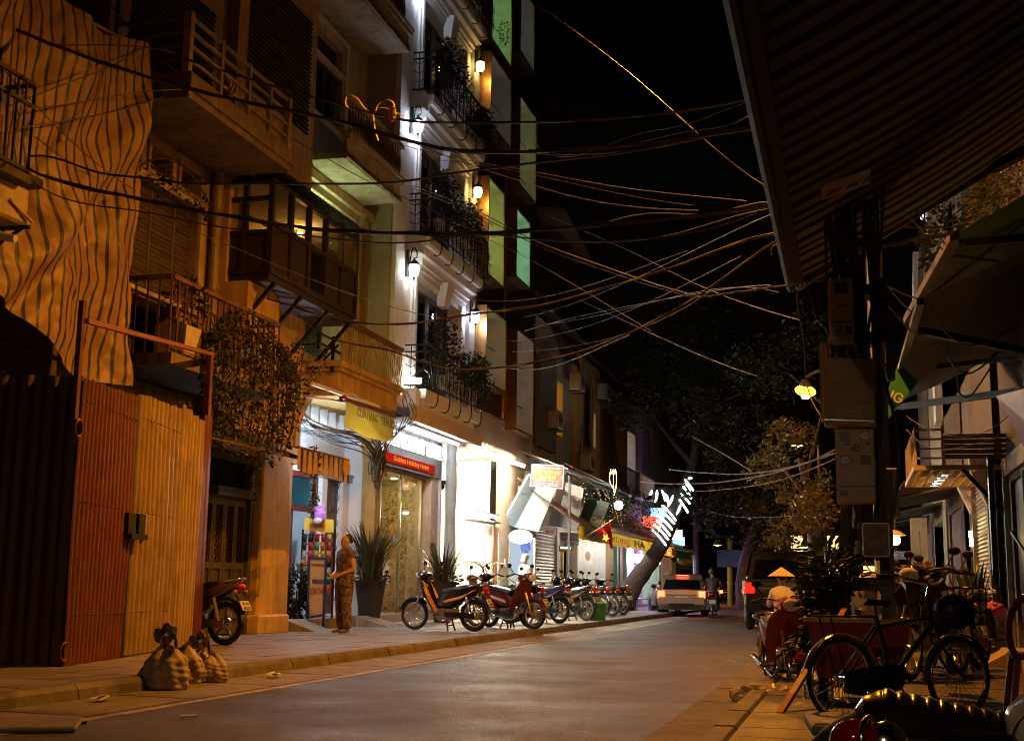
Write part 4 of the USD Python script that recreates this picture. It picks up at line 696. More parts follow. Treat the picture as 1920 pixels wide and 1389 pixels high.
# ================================================================ dark building with copper window boxes
dkb = Thing('copper_box_building', 'dark brown building with projecting copper framed window boxes', 'building', loc=(-9.6, 33.8, 0))
brn = mt('dark_brown_cladding', (.05, .028, .018), .35, .2, .4, 6, streak=.4)
cop = mt('copper_cladding', (.42, .22, .075), .32, .75, .35, 5, streak=.5, dirt=(.12, .05, .015)); rev = mt('pale_reveal', (.58, .60, .56), .6)
boxes = [(30.62, 32.55, 15.55, 17.9, 'g'), (30.62, 32.65, 13.15, 15.1, 'd'), (30.62, 32.1, 9.0, 11.6, 'y'), (30.62, 32.5, 6.15, 8.1, 'w'), (33.6, 35.2, 16.5, 18.6, 'd'), (33.7, 35.6, 12.45, 15.1, 'p'), (33.5, 35.0, 9.65, 11.6, 'g2'), (33.7, 35.6, 5.3, 8.1, 'd2')]
dkb.add('front', wallx(-9.7, -9.3, sbox(30.42, 5.5, 37.0, 20.), [(a, c, b, d) for a, b, c, d, _ in boxes]), brn); [dkb.add('cladding_joint', bx(-9.3, -9.297, 30.45, 36.98, z, z+.03), black_iron) for z in np.arange(6.1, 19, 1.15)]; dkb.add('rainwater_pipe', cyl((-9.22, 33.1, 5.5), (-9.22, 33.1, 19.5), .05, 8), mt('copper_rail', None)); dkb.add('rear_block', bx(-16, -10.2, 30.42, 37.0, 5.5, 20), brn)
dkb.add('side_face', bx(-9.7, -9.3, 37.0, 37.02, 5.5, 20), brn)
lc = {'g': ((.50, 1., .30), 5.5), 'd': ((.75, .85, .8), .9), 'y': ((.85, 1., .22), 4.), 'w': ((.95, .85, .55), 1.6), 'p': ((.8, 1., .4), 1.6), 'g2': ((.36, 1., .52), 7.), 'd2': ((.85, .85, .85), 1.0)}
for a, b, c, d, kk in boxes:
    xo = -8.98
    p = dkb.add('window_box', J(bx(-9.3, xo, a-.05, a, c-.05, d+.05), bx(-9.3, xo, b, b+.05, c-.05, d+.05), bx(-9.3, xo, a, b, c-.05, c), bx(-9.3, xo, a, b, d, d+.05)), cop)
    dkb.add('reveal', J(bx(-9.8, xo-.02, b-.02, b-.002, c+.002, d-.002), bx(-9.8, xo-.02, a, b-.02, d-.02, d-.002), bx(-9.8, xo-.02, a, b-.02, c+.002, c+.02), bx(-9.8, -9.78, a, b-.02, c+.02, d-.02)), rev, parent=p)
    dkb.add('window_pane', bx(-9.76, -9.75, a, b-.05, c, d), glassmat('dark_box_pane', (.3, .3, .3)), parent=p)
    dkb.add('window_mullion', J(bar((-9.72, (a+b)/2, c), (-9.72, (a+b)/2, d), .06), bar((-9.72, a, c+(d-c)*.35), (-9.72, b-.03, c+(d-c)*.35), .05)), black_iron, parent=p)
    col, st = lc[kk]; dkb.add('strip_light', bx(-9.5, -9.1, a+.012, a+.03, c+.2, d-.2), em('box_light_'+kk, col, st), parent=p)
fp = Thing('window_flowers', 'sprig of pink flowers in the green lit top window box', 'plant', loc=(-9.1, 32.2, 15.6)); o = gx(945, 62, -8.98)
fp.add('foliage', leaves(blob(o, (.1, .3, .4), 90, 3), .08, 3), lf_green); fp.add('flowers', leaves(blob(o+np.array([0, .3, 0]), (.1, .35, .3), 30, 4), .07, 5), mt('pink_petal', (.45, .05, .25), .6)); fp.add('stem', tube([o+np.array([-.2, -.1, -.6]), o], .01, 4), stem)
fp = Thing('window_flowers', 'dark pink flowering twigs at the pale green window box', 'plant', loc=(-9.1, 35.5, 12.5)); o = gx(1010, 345, -8.95)
fp.add('foliage', leaves(blob(o, (.12, .5, .5), 70, 5), .07, 3), lf_dark); fp.add('flowers', leaves(blob(o, (.12, .5, .5), 40, 6), .06, 5), mt('pink_petal', None)); fp.add('stem', tube([o+np.array([-.2, -.3, -.6]), o], .01, 4), stem)
# ================================================================ left side beyond the hotel
def board(t, name, corners, y, mat, th=.05, parent=None):      # a flat board through four points in the plane y (or one y each)
    ys_ = np.broadcast_to(y, 4); P = np.array([gy(*c, ys_[i]) for i, c in enumerate(corners)]); n = np.cross(P[1]-P[0], P[3]-P[0]); n /= np.linalg.norm(n)
    if n[1] > 0: n = -n
    t.add(name, hull(np.vstack([P, P-n*th])), mat, parent=parent); return P, n
def btext(t, s, P, n, u0, v0, h, mat, w=None, bold=False, parent=None, name='lettering'):  # text on a board, u along the top edge, v down the left edge
    U = (P[1]-P[0]); Lu = np.linalg.norm(U); V = (P[3]-P[0]); U = U/Lu; Vv = V/np.linalg.norm(V)
    t.add(name, txt(s, h, P[0]+U*u0*Lu+V*v0+n*.006, U, -Vv, w=w, d=.004, bold=bold), mat, parent=parent)
shut_m = mt('zinc_shutter', (.34, .33, .28), .4, .6, .15, streak=.35); grey_wall = mt('grey_wall', (.30, .26, .21), .85, streak=.5); ochre2 = mt('far_ochre', (.55, .32, .09), .8, streak=.4)
c2 = Thing('shutter_shop_house', 'low house with a roller shutter and an orange lit upper window', 'house', loc=(-9.6, 40, 0))
c2.add('ground_wall', wallx(-9.7, -9.3, sbox(37.05, .1, 46, 4.6), [(37.4, .15, 40.3, 2.85), (40.8, .15, 43.4, 2.7)]), grey_wall)
rs = c2.add('shutter', bx(-9.42, -9.40, 37.4, 40.3, .15, 2.85), shut_m)
for i in range(27): c2.add('shutter_slat', hull([(-9.40, 37.4, .15+i*.1), (-9.40, 40.3, .15+i*.1), (-9.365, 37.4, .18+i*.1), (-9.365, 40.3, .18+i*.1), (-9.40, 37.4, .24+i*.1), (-9.40, 40.3, .24+i*.1)]), shut_m, parent=rs)
c2.add('doorway', bx(-9.95, -9.9, 40.8, 43.4, .15, 2.7), mt('brown_room', (.16, .08, .03), .7)); c2.add('door_edge', bar((-9.35, 40.95, .15), (-9.35, 40.95, 2.7), .22, .1), mt('yellow_door', (.5, .36, .08), .6))
c2.add('upper_wall', wallx(-9.8, -9.4, sbox(37.05, 4.6, 42.9, 9.4), [(40.3, 5.95, 41.4, 7.75)]), mt('pale_upper', (.40, .34, .27), .8, streak=.3))
w = c2.add('lit_window', bx(-9.6, -9.58, 40.3, 41.4, 5.95, 7.75), em('window_orange', (1., .42, .03), 1.5)); c2.add('window_bar', J(bar((-9.5, 40.85, 5.95), (-9.5, 40.85, 7.75), .07), bar((-9.48, 40.3, 5.6), (-9.48, 41.4, 5.6), .04), *[bar((-9.42, y, 5.3), (-9.42, y, 5.95), .03) for y in np.arange(40.3, 41.5, .2)]), irn, parent=w)
c2.add('roof', hull([(-8.7, 37.0, 9.3), (-8.7, 43.5, 9.3), (-11.5, 37.0, 10.4), (-11.5, 43.5, 10.4), (-8.7, 37.0, 9.36), (-8.7, 43.5, 9.36), (-11.5, 37., 10.46), (-11.5, 43.5, 10.46)]), mt('dark_tin_roof', (.07, .055, .045), .6, .3, streak=.4))
c2.add('ragged_blind', grid(lambda u, v: np.stack([-8.9-.3*v, 38.6+u*3.6, 8.95-(1-v)*.55-.12*np.abs(np.sin(u*30))*(1-v)+.3*v], -1), 60, 5)[0], mt('brown_tarp', (.16, .10, .05), .8))
c2.add('dark_sign', bx(-9.35, -9.2, 37.3, 39.6, 5.2, 8.3), mt('grey_tarp', (.13, .12, .10), .7))
c2.add('rear_block', bx(-16, -9.95, 37.05, 46, .1, 9.3), dk_wall)
c3 = Thing('ochre_flat_house', 'narrow ochre house with a small white lit window', 'house', loc=(-9.4, 45, 4.6))
c3.add('wall', wallx(-9.8, -9.25, sbox(42.95, 4.6, 47.2, 9.2), [(44.2, 6.0, 45.2, 8.2), (46.0, 6.1, 46.4, 7.4)]), ochre2)
c3.add('window_frame', wallx(-9.5, -9.22, sbox(44.1, 5.9, 45.3, 8.3), [(44.2, 6.0, 45.2, 8.2)]), mt('shutter_brown', (.12, .08, .05), .6)); c3.add('dark_pane', bx(-9.6, -9.55, 44.2, 45.2, 6, 8.2), mt('dark_pane', None)); c3.add('lit_pane', bx(-9.5, -9.48, 46.0, 46.4, 6.1, 7.4), em('pane_white', (.85, .95, 1.), 1.4))
c3.add('roof', hull([(-8.8, 42.9, 9.1), (-8.8, 49, 9.1), (-11, 42.9, 10.2), (-11, 49, 10.2), (-8.8, 42.9, 9.18), (-8.8, 49, 9.18), (-11, 42.9, 10.28), (-11, 49, 10.28)]), mt('dark_tin_roof', None)); c3.add('cables', J(*[tube(smooth([(-9.2, 43.5+i*.5, 9), (-9.15, 43.8+i*.5, 7.4), (-9.2, 43.4+i*.6, 5.6), (-9.18, 44+i*.4, 4.7)], 14), .015, 4) for i in range(4)]), cable_black)
c3.add('side_block', bx(-16, -9.85, 42.95, 47.2, 4.6, 9.2), dk_wall)
c4 = Thing('barred_balcony_house', 'dark house with shuttered balcony behind the tree', 'house', loc=(-9.5, 49.5, 0))
c4.add('wall', wallx(-9.9, -9.35, sbox(47.3, .1, 54, 9.0), [(48.2, 5.6, 51.5, 8)]), mt('brown_wall', (.22, .14, .07), .8, streak=.4)); c4.add('shutters', J(*[bx(-9.5, -9.45, y, y+.12, 5.6, 8) for y in np.arange(48.2, 51.5, .16)]), wood_dark); c4.add('rear_block', bx(-16, -9.95, 47.3, 54, .1, 9), dk_wall)
c4.add('balcony', J(bx(-9.4, -8.6, 47.6, 53, 4.7, 4.85), *[bar((-8.65, y, 4.85), (-8.65, y, 5.7), .03) for y in np.arange(47.6, 53, .25)], bar((-8.65, 47.6, 5.7), (-8.65, 53, 5.7), .05)), dark_steel)
rf = Thing('canopy_roof', 'long sheet metal canopy roof with a white lit edge above the shop signs', 'canopy', loc=(-8.8, 39, 4.6)); wsh = mt('pale_sheet', (.55, .53, .50), .5, .2, streak=.4)
rf.add('sheet', hull([(-7.9, 35.5, 4.30), (-7.9, 49, 4.30), (-9.35, 35.5, 4.85), (-9.35, 49, 4.85), (-7.9, 35.5, 4.33), (-7.9, 49, 4.33), (-9.35, 35.5, 4.88), (-9.35, 49, 4.88)]), wsh)
rf.add('edge_sheet', hull([(-7.85, 36.0, 4.38), (-7.85, 44, 4.33), (-8.25, 36.0, 4.60), (-8.25, 44, 4.58), (-7.85, 36.0, 4.41), (-7.85, 44, 4.36)]), white_paint)
for y in np.arange(36, 49, 1.6): rf.add('rafter', bar((-7.95, y, 4.25), (-9.3, y, 4.78), .05), black_iron)
rf.add('beam', J(bar((-8.0, 35.6, 4.2), (-8.0, 49, 4.2), .06), bar((-8.7, 35.6, 4.0), (-8.7, 49, 4.0), .05)), black_iron)
for y in (36.2, 44.5): rf.add('post', bar((-8.0, y, .12), (-8.0, y, 4.2), .06), dark_steel)
sl = Thing('string_lights', 'tangle of warm string lights hanging under the canopy roof', 'lights', loc=(-8, 40, 3.9)); gg = np.random.default_rng(21); P, B = [], []
for i in range(22):
    y = 35.8+gg.uniform(0, 9); x = -7.9-gg.uniform(0, .6); p = smooth([(x, y, 4.2), (x+.1, y+gg.uniform(0, .8), 3.9-gg.uniform(0, .3)), (x, y+gg.uniform(.6, 1.4), 3.5-gg.uniform(0, .4))], 10); P.append(tube(p, .008, 4)); B += [sph(q_, .016, 4) for q_ in p[2::2]]
sl.add('wires', J(P), cable_black); sl.add('small_bulbs', J(B), em('fairy_warm', (1., .62, .2), 4.), kind='stuff')
wl = gy(1150, 885, 40); sl.add('bright_strand', J(*[tube(smooth([wl+np.array([a_, 0, .1]), wl+np.array([a_*1.5, 0, -.25]), wl+np.array([.02, 0, -.55-.1*i])], 9), .010, 4) for i, a_ in enumerate((-.08, 0, .07))], sph(wl, .07, 8)), em('fairy_bright', (1., .72, .28), 7.))
au = Thing('air_conditioner', 'grey air conditioner on the pale upper wall beside the orange lit window', 'air conditioner', loc=(-9.1, 38.9, 5.9), local=True); au.add('case', cb(-.2, .2, -.42, .42, 0, .6, .03), mt('ac_grey', (.42, .40, .36), .5, streak=.4)); au.add('fan_grille', tf(J(*[torus(r_, .012, 18, 4) for r_ in (.08, .15, .22)]), rz=math.pi/2, t=(.205, 0, .3)), dark_steel); au.add('bracket', J(bar((-.25, -.3, -.03), (.2, -.3, -.03), .04), bar((-.25, .3, -.03), (.2, .3, -.03), .04)), dark_steel)
for y_, z_, lab_ in ((43.6, 5.0, 'air conditioner low on the ochre flat house'), (46.8, 8.0, 'air conditioner high on the ochre flat house'), (41.9, 7.6, 'air conditioner right of the orange lit window')): dup(au, (-9.0, y_, z_), 0., lab_)
# signs
s1 = Thing('red_sign', 'red sign lettered NGHỆ THUẬT RÈM HỒNG HẠNH', 'sign', loc=tuple(gy(1026, 893, 34.2)))
red_p = mt('red_sign_paint', (.50, .05, .03), .5, var=.1); P, n = board(s1, 'panel', [(998, 870), (1057, 873), (1055, 916), (994, 911)], 34.2, red_p); ink_y = mt('sign_yellow', (.85, .62, .12), .5); ink_w = mt('sign_white', (.8, .8, .78), .5)
Lu = np.linalg.norm(P[1]-P[0])
btext(s1, 'NGHỆ THUẬT RÈM', P, n, .09, .42, .085, ink_y, w=Lu*.82, bold=True); btext(s1, 'HỒNG HẠNH', P, n, .22, .63, .085, ink_y, w=Lu*.56, bold=True)
btext(s1, 'CHUYÊN MAY RÈM CÁC LOẠI', P, n, .1, .17, .04, ink_w, w=Lu*.8)
for v_ in (.76, .87, .96): s1.add('lettering_line', txt('ĐC: HÀNG MÃ - HÀ NỘI - ĐT' if v_ < .9 else 'NHẬN ĐẶT HÀNG THEO YÊU CẦU', .035, P[0]+(P[1]-P[0])*.13+(P[3]-P[0])*v_+n*.006, P[1]-P[0], P[0]-P[3], w=Lu*.74, d=.004), ink_w)
s1.add('rim', J(*[bar(P[i]+n*.01, P[(i+1) % 4]+n*.01, .015) for i in range(4)]), ink_w)
s2 = Thing('blue_sign', 'leaning pale blue motorbike rental board, leftmost of the tilted boards', 'sign', loc=tuple(gy(995, 940, 35))); blue = mt('pale_blue_board', (.36, .52, .66), .4, var=.12); ink = mt('sign_ink', (.02, .02, .04), .5)
P, n = board(s2, 'panel', [(993, 889), (1014, 896), (965, 988), (943, 979)], (35.1, 35.6, 35.6, 35.1), blue); 
for i, (s_, v_) in enumerate((('Motorbikes', .40), ('• Tour', .56), ('• Rent', .69), ('• Buy', .82), ('Call', .94))): btext(s2, s_, P, n, .22-.0*i, v_, .065, ink if i != 1 else red_p, w=(.34 if i == 0 else None))
P, n = board(s2, 'front_panel', [(1014, 896), (1046, 909), (1009, 997), (965, 988)], (35.6, 35.9, 35.9, 35.6), mt('blue_white_board', (.50, .62, .70), .4, var=.15)); btext(s2, 'Store Motorbikes', P, n, .12, .17, .10, ink, w=np.linalg.norm(P[1]-P[0])*.8, bold=True)
for i in range(5): btext(s2, ['Tel. 04 3926', 'Honda - Yamaha', 'Open 24/24', 'Rent by day', 'Rent by month'][i], P, n, .42, .52+.09*i, .045, ink, w=.26)
s2.add('motorbike_print', on(poly_ext(Polygon([(0, 0), (.05, .15), (.14, .22), (.13, .34), (.2, .30), (.22, .15), (.17, .02), (.08, -.05)]), .004), P[0]+(P[1]-P[0])*.72+(P[3]-P[0])*.62+n*.006, (P[1]-P[0])/np.linalg.norm(P[1]-P[0]), (P[0]-P[3])/np.linalg.norm(P[0]-P[3])), ink)
s2.add('dark_edge', hull(np.vstack([[gy(*c, 35.3) for c in ((985, 893), (993, 889), (958, 965), (950, 962))], [gy(*c, 35.45) for c in ((985, 893), (958, 965))]])), mt('sign_brown', (.10, .05, .03), .6))
s3 = Thing('white_sign', 'blank bluish white board tilted behind the pale blue one', 'sign', loc=tuple(gy(1065, 950, 37.5))); P, n = board(s3, 'panel', [(1062, 904), (1094, 915), (1081, 996), (1042, 987)], 37.6, mt('bluish_white_board', (.50, .58, .66), .35, var=.2)); btext(s3, 'USB', P, n, .35, .5, .12, mt('faded_blue', (.35, .48, .62), .5)); P, n = board(s3, 'side_panel', [(1046, 906), (1062, 904), (1042, 987), (1030, 984)], (37.2, 37.6, 37.6, 37.2), mt('board_side', (.6, .62, .62), .5))
s4 = Thing('green_sign', 'colourful green and pink sign hanging tilted left of the flag', 'sign', loc=tuple(gy(1118, 970, 38.5))); P, n = board(s4, 'dark_panel', [(1098, 936), (1122, 936), (1100, 998), (1080, 995)], 38.6, mt('dark_green_board', (.012, .06, .035), .5)); P, n = board(s4, 'panel', [(1123, 937), (1143, 943), (1119, 1003), (1093, 1000)], 38.5, mt('teal_board', (.10, .32, .30), .4, var=.3))
for i in range(4): s4.add('pink_band', hull([P[0]+(P[1]-P[0])*a_+(P[3]-P[0])*b_+n*.008 for a_ in (.45, .97) for b_ in (.12+.13*i, .18+.13*i)]+[P[0]+(P[1]-P[0])*.7+(P[3]-P[0])*(.15+.13*i)+n*.004]), mt('pink_band', (.42, .10, .16), .5))
btext(s4, 'Café', P, n, .05, .62, .16, ink_y, bold=True); btext(s4, 'Cốm', P, n, .05, .88, .14, ink_y, bold=True)
s5 = Thing('booking_sign', 'white sign reading BOOKING OFFICE Money Exchange Laundry', 'sign', loc=tuple(gy(1066, 1010, 38.8))); P, n = board(s5, 'panel', [(1049, 997), (1085, 999), (1085, 1023), (1049, 1021)], 38.8, mt('sign_cream', (.68, .62, .52), .5)); Lu = np.linalg.norm(P[1]-P[0])
ir, ib_ = mt('ink_red', (.42, .02, .02), .5), mt('ink_blue', (.03, .08, .40), .5)
btext(s5, 'BOOKING OFFICE', P, n, .06, .32, .08, ir, w=Lu*.88, bold=True); btext(s5, 'Money Exchange', P, n, .06, .63, .08, ib_, w=Lu*.88, bold=True); btext(s5, 'Laundry', P, n, .22, .93, .08, ir, w=Lu*.56, bold=True)
s6 = Thing('shop_sign', 'small green and orange sign reading BÁN HÀNG below the booking sign', 'sign', loc=tuple(gy(1060, 1028, 39.2))); P, n = board(s6, 'panel', [(1048, 1023), (1073, 1024), (1073, 1030), (1048, 1029)], 39.2, mt('sign_green', (.03, .22, .12), .5)); btext(s6, 'BÁN HÀNG', P, n, .1, .85, .065, ink_w, w=np.linalg.norm(P[1]-P[0])*.8, bold=True); board(s6, 'orange_strip', [(1048, 1029), (1073, 1030), (1073, 1035), (1048, 1034)], 39.2, mt('sign_orange', (.6, .22, .03), .5))
s7 = Thing('white_notice', 'small white notice with red lettering reading SIM CARD above the shutter', 'sign', loc=tuple(gy(1031, 997, 37.))); P, n = board(s7, 'panel', [(1021, 989), (1042, 990), (1042, 1003), (1021, 1002)], 37.0, mt('sign_cream', None)); btext(s7, 'SIM CARD', P, n, .12, .66, .06, ir, w=np.linalg.norm(P[1]-P[0])*.74, bold=True)
el = Thing('oval_lightbox', 'glowing white oval light above a pale blue lit panel with a blue ice cream print', 'lightbox', loc=tuple(gy(978, 1100, 34.9)))
o = gy(977, 1006, 34.6); el.add('oval', on(poly_ext([(.33*math.cos(t), .20*math.sin(t)) for t in np.linspace(0, 2*np.pi, 32, endpoint=False)], .12), o, **XZ), em('oval_white', (.95, .97, 1.), 5.))
a_, b_ = gy(957, 1008, 34.9), gy(1000, 1118, 34.9)
el.add('panel', bx(a_[0], b_[0], 34.9, 35.1, .2, a_[2]), em('panel_blue', (.70, .86, 1.), .85)); o = gy(985, 1026, 34.89); el.add('blue_print', on(poly_ext([(-.15, .12), (-.12, .16), (.0, .12), (.1, .17), (.15, .10), (.15, -.05), (.08, -.15), (-.08, -.15), (-.14, -.04)], .01), o, **XZ), ib_)
el.add('frame', J(bar((a_[0]-.02, 34.9, .12), (a_[0]-.02, 34.9, a_[2]), .05), bar((b_[0]+.02, 34.9, .12), (b_[0]+.02, 34.9, a_[2]), .05)), mt('brushed_steel', None))
# beer bar
bar_ = Thing('beer_bar_awning', 'long striped awning with a yellow valance reading BIA Phương HÀ NỘI', 'awning', loc=(-8.4, 46, 2.3)); AX = -7.55
ya, yb = 35.4, 55.5
am, uv = grid(lambda u, v: np.stack([AX-1.85*v, ya+u*(yb-ya), 2.72+1.35*v-.06*np.sin(v*np.pi), ], -1), 60, 8); bar_.add('cover', am, stripes('awning_brown', [(0, (.42, .20, .11)), (.62, (.09, .05, .05))], 46, .7, tr=.15, dirt=.3), True, uv=uv)
vy_ = leafmat('valance_yellow', (.60, .38, .03), .45, .6)
bar_.add('valance', grid(lambda u, v: np.stack([AX+.015*np.sin(u*90), ya+u*(yb-ya), 2.72-(.40+.03*np.abs(np.sin(u*50)))*(1-v)], -1), 160, 3)[0], vy_, True); bar_.add('front_bar', bar((AX, ya, 2.72), (AX, yb, 2.72), .05), dark_steel)
bar_.add('end_panel', hull([(AX, yb, 2.35), (AX, yb, 2.72), (AX-1.85, yb, 2.72), (AX-1.85, yb, 4.05), (AX, yb+.02, 2.35), (AX-1.85, yb+.02, 4.05)]), vy_)
navy = mt('ink_navy', (.02, .03, .14), .5)
def vtext(s_, p0, p1, h, mat, bold=True):
    a_, b_ = gx(*p0, AX), gx(*p1, AX); bar_.add('lettering', txt(s_, h, (AX+.03, a_[1], 2.40), (0, 1, 0), (0, 0, 1), w=b_[1]-a_[1], d=.01, bold=bold), mat)
vtext('BIA', (1093, 1020), (1114, 1020), .24, navy); vtext('Phương', (1130, 1025), (1177, 1025), .24, mt('ink_maroon', (.25, .04, .03), .5), False); vtext('HÀ', (1187, 1030), (1206, 1030), .22, navy); vtext('NỘI', (1224, 1035), (1243, 1035), .22, navy)
a_ = gx(1259, 1030, AX); bar_.add('red_stamp', bx(AX+.01, AX+.03, a_[1], a_[1]+1.2, 2.34, 2.66), mt('dull_orange', (.35, .16, .03), .6))
bb = Thing('beer_bar', 'beer bar room with pale wall and purple light under the striped awning', 'bar', loc=(-9.2, 47, .1)); lilac = mt('lilac_wall', (.5, .42, .55), .7)
bb.add('pale_wall', bx(-9.34, -9.28, 43.5, 48.6, .15, 2.9), mt('mint_wall', (.50, .55, .48), .7)); bb.add('back_wall', bx(-12, -11.9, 48.6, 55.4, .15, 3.4), lilac); bb.add('side_wall', bx(-12, -9.3, 55.3, 55.4, .15, 3.4), lilac); bb.add('floor', bx(-12, -9.28, 48.6, 55.4, .1, .16), concrete)
bb.add('pillar', bar((-9.3, 50.8, .15), (-9.3, 50.8, 3), .2), mt('green_post', (.05, .18, .10), .6)); bb.add('pillar', bar((-9.3, 53, .15), (-9.3, 53, 3), .2), mt('green_post', None)); bb.add('glass_shelf', J(*[bx(-11.8, -11.4, 49, 55, z, z+.04) for z in (.8, 1.3, 1.8)], *[cyl((-11.6, y, z), (-11.6, y, z+.3), .06, 6) for z in (.84, 1.34, 1.84) for y in np.arange(49.2, 55, .4)]), mt('pale_glassware', (.6, .6, .65), .2))
bb.add('menu_poster', J(bx(-9.28, -9.27, 44.2, 46.0, 1.75, 2.4)), mt('poster_white', (.6, .6, .56), .6)); bb.add('dish_print', tf(sph((0, 0, 0), (.01, .5, .17), 12), t=(-9.265, 45.1, 2.05)), mt('dish_red_green', (.25, .16, .06), .6, var=.9, scale=20))
pl = gx(1200, 1048, -8.9); 
bl = Thing('purple_lamp', 'glaring violet white lamp box under the awning of the beer bar', 'lamp', loc=tuple(pl)); bl.add('lamp_box', bx(pl[0]-.1, pl[0]+.1, pl[1]-.9, pl[1]+.5, pl[2]-.16, pl[2]+.18), em('violet_lamp', (.62, .34, 1.), 190.)); bl.add('hanger', J(bar(pl+np.array([0, -.5, .18]), pl+np.array([0, -.5, .6]), .02), bar(pl+np.array([0, .3, .18]), pl+np.array([0, .3, .6]), .02)), black_iron)
pl = gx(1233, 1054, -9.2); bl = Thing('purple_lamp', 'smaller violet lamp farther along under the beer bar awning', 'lamp', loc=tuple(pl)); bl.add('lamp_box', cyl(pl+np.array([0, -.4, 0]), pl+np.array([0, .4, 0]), .09, 8), em('violet_lamp', None, 0)); bl.add('hanger', bar(pl+np.array([0, 0, .08]), pl+np.array([0, 0, .5]), .02), black_iron)
bt = Thing('tube_light', 'row of white tubes under the beer bar awning just behind its valance', 'lamp', loc=(-8.2, 46, 2.6)); bt.add('tube', cyl((-8.1, 39.5, 2.72), (-8.1, 54, 2.72), .025, 6), em('bar_tube', (1., .88, .8), 110.)); bt.add('housing', bx(-8.15, -8.05, 39.4, 54.1, 2.75, 2.79), white_paint)
pl = gy(1160, 947, 41.); bl = Thing('bar_bulb', 'bright white bulb above the beer bar awning beside hanging plants', 'lamp', loc=tuple(pl)); bl.add('bulb', sph(pl, .15, 12), em('bar_bulb_white', (.85, .95, 1.), 150.)); bl.add('socket', cyl(pl+np.array([0, 0, .12]), pl+np.array([0, 0, .4]), .03, 6), black_iron)
hp_lab = ['hanging trailing plant left of the white bar bulb', 'short hanging plant basket right of the white bar bulb', 'long hanging fern basket above the bar awning, right one']
for i, (c, w_, h_) in enumerate((((1142, 965), .22, .7), ((1183, 960), .3, .95), ((1213, 962), .38, 1.0))):
    o = gy(*c, 42.5); t = Thing('hanging_plant', hp_lab[i], 'plant', loc=tuple(o)); gg = np.random.default_rng(40+i); m_ = 380
    t.add('foliage', leaves(np.stack([o[0]+gg.normal(0, w_*.5, m_), o[1]+gg.normal(0, .2, m_), o[2]+.45*h_-gg.random(m_)**1.3*h_*1.1], 1), .085, i, droop=.8), lf_green); t.add('basket', lathe([(.05, 0), (.16, .12), (.18, .2)], 10, o+np.array([0, 0, .4*h_])), black_iron); t.add('cord', cyl(o+np.array([0, 0, .5*h_]), o+np.array([0, 0, 1.3]), .008, 4), cable_black)
f = Thing('flag', 'red flag with a yellow star hanging from a slanted pole', 'flag', loc=tuple(gy(1135, 1005, 36))); A, B, C_, D_ = [gy(*c, y) for c, y in (((1145, 977), 36), ((1118, 996), 35.6), ((1149, 1041), 35.9), ((1128, 1013), 35.7))]
fm, _ = grid(lambda u, v: (A+(B-A)*u[..., None])*(1-v[..., None])+(A*.15+C_*.85+(D_-C_)*u[..., None]*.75)*v[..., None]+np.array([0, 1., 0])*(.09*np.sin(u*9+v*3)*(.3+v))[..., None], 24, 20)
red_f = mt('flag_red', (.50, .018, .012), .7); f.add('cloth', fm, red_f, True); sp = gy(1136, 1008, 35.45)
st5 = [(.0+(.13 if k % 2 == 0 else .052)*math.sin(k*math.pi/5), (.13 if k % 2 == 0 else .052)*math.cos(k*math.pi/5)) for k in range(10)]
f.add('star', on(poly_ext(st5, .01), sp, (.8, -.1, -.45), (.45, 0, .8), (0, -1, 0)), mt('star_yellow', (.8, .6, .03), .6)); f.add('pole', cyl(gy(1085, 1014, 36.2), gy(1150, 973, 36), .016, 6), mt('bamboo_pole', (.4, .3, .15), .6))
# white metal stair and upper platforms behind the copper building
wst = Thing('roof_stair', 'grey metal stair and railings on a roof behind the copper box building', 'stair', loc=(-10, 40, 9.4)); gm = mt('grey_rail', (.30, .29, .28), .5, .4)
A, B = gx(1000, 590, -9.6), gx(1062, 660, -9.6)
for k in range(4): wst.add('rail', bar(A+np.array([0, 0, -.3*k]), B+np.array([0, 0, -.3*k]), .04), gm)
for t_ in np.linspace(0, 1, 7): wst.add('rail_post', bar(A*(1-t_)+B*t_, A*(1-t_)+B*t_+np.array([0, 0, -1.2]), .04), gm)
wst.add('landing', bx(-10.5, -9.5, 37.2, 40, 10.2, 10.3), gm); wst.add('stringer', bar(A+np.array([0, 0, -1.25]), B+np.array([0, 0, -1.25]), .12), gm)
tw2 = Thing('rear_tower', 'dark tall block with an overhanging roof rising behind the low houses', 'building', loc=(-11, 46, 0)); tw2.add('wall', bx(-16, -10.4, 44.5, 53, 9, 19.5), mt('dark_block', (.07, .055, .045), .9, streak=.4)); A = gx(1060, 450, -10.38); [tw2.add('window', bx(-10.4, -10.36, y, y+1.2, z, z+1.6), mt('dark_pane', None)) for y in (45.2, 48, 50.6) for z in (10.5, 14)]
tw2.add('roof_sheet', hull([gx(*c, x) for c, x in (((1000, 392), -10), ((1062, 398), -9.2), ((1118, 505), -9.2), ((1040, 480), -10.5))]+[gx(*c, x)+np.array([0, 0, .12]) for c, x in (((1000, 392), -10), ((1062, 398), -9.2), ((1118, 505), -9.2), ((1040, 480), -10.5))]), mt('brown_sheet', (.14, .09, .055), .7, streak=.3))
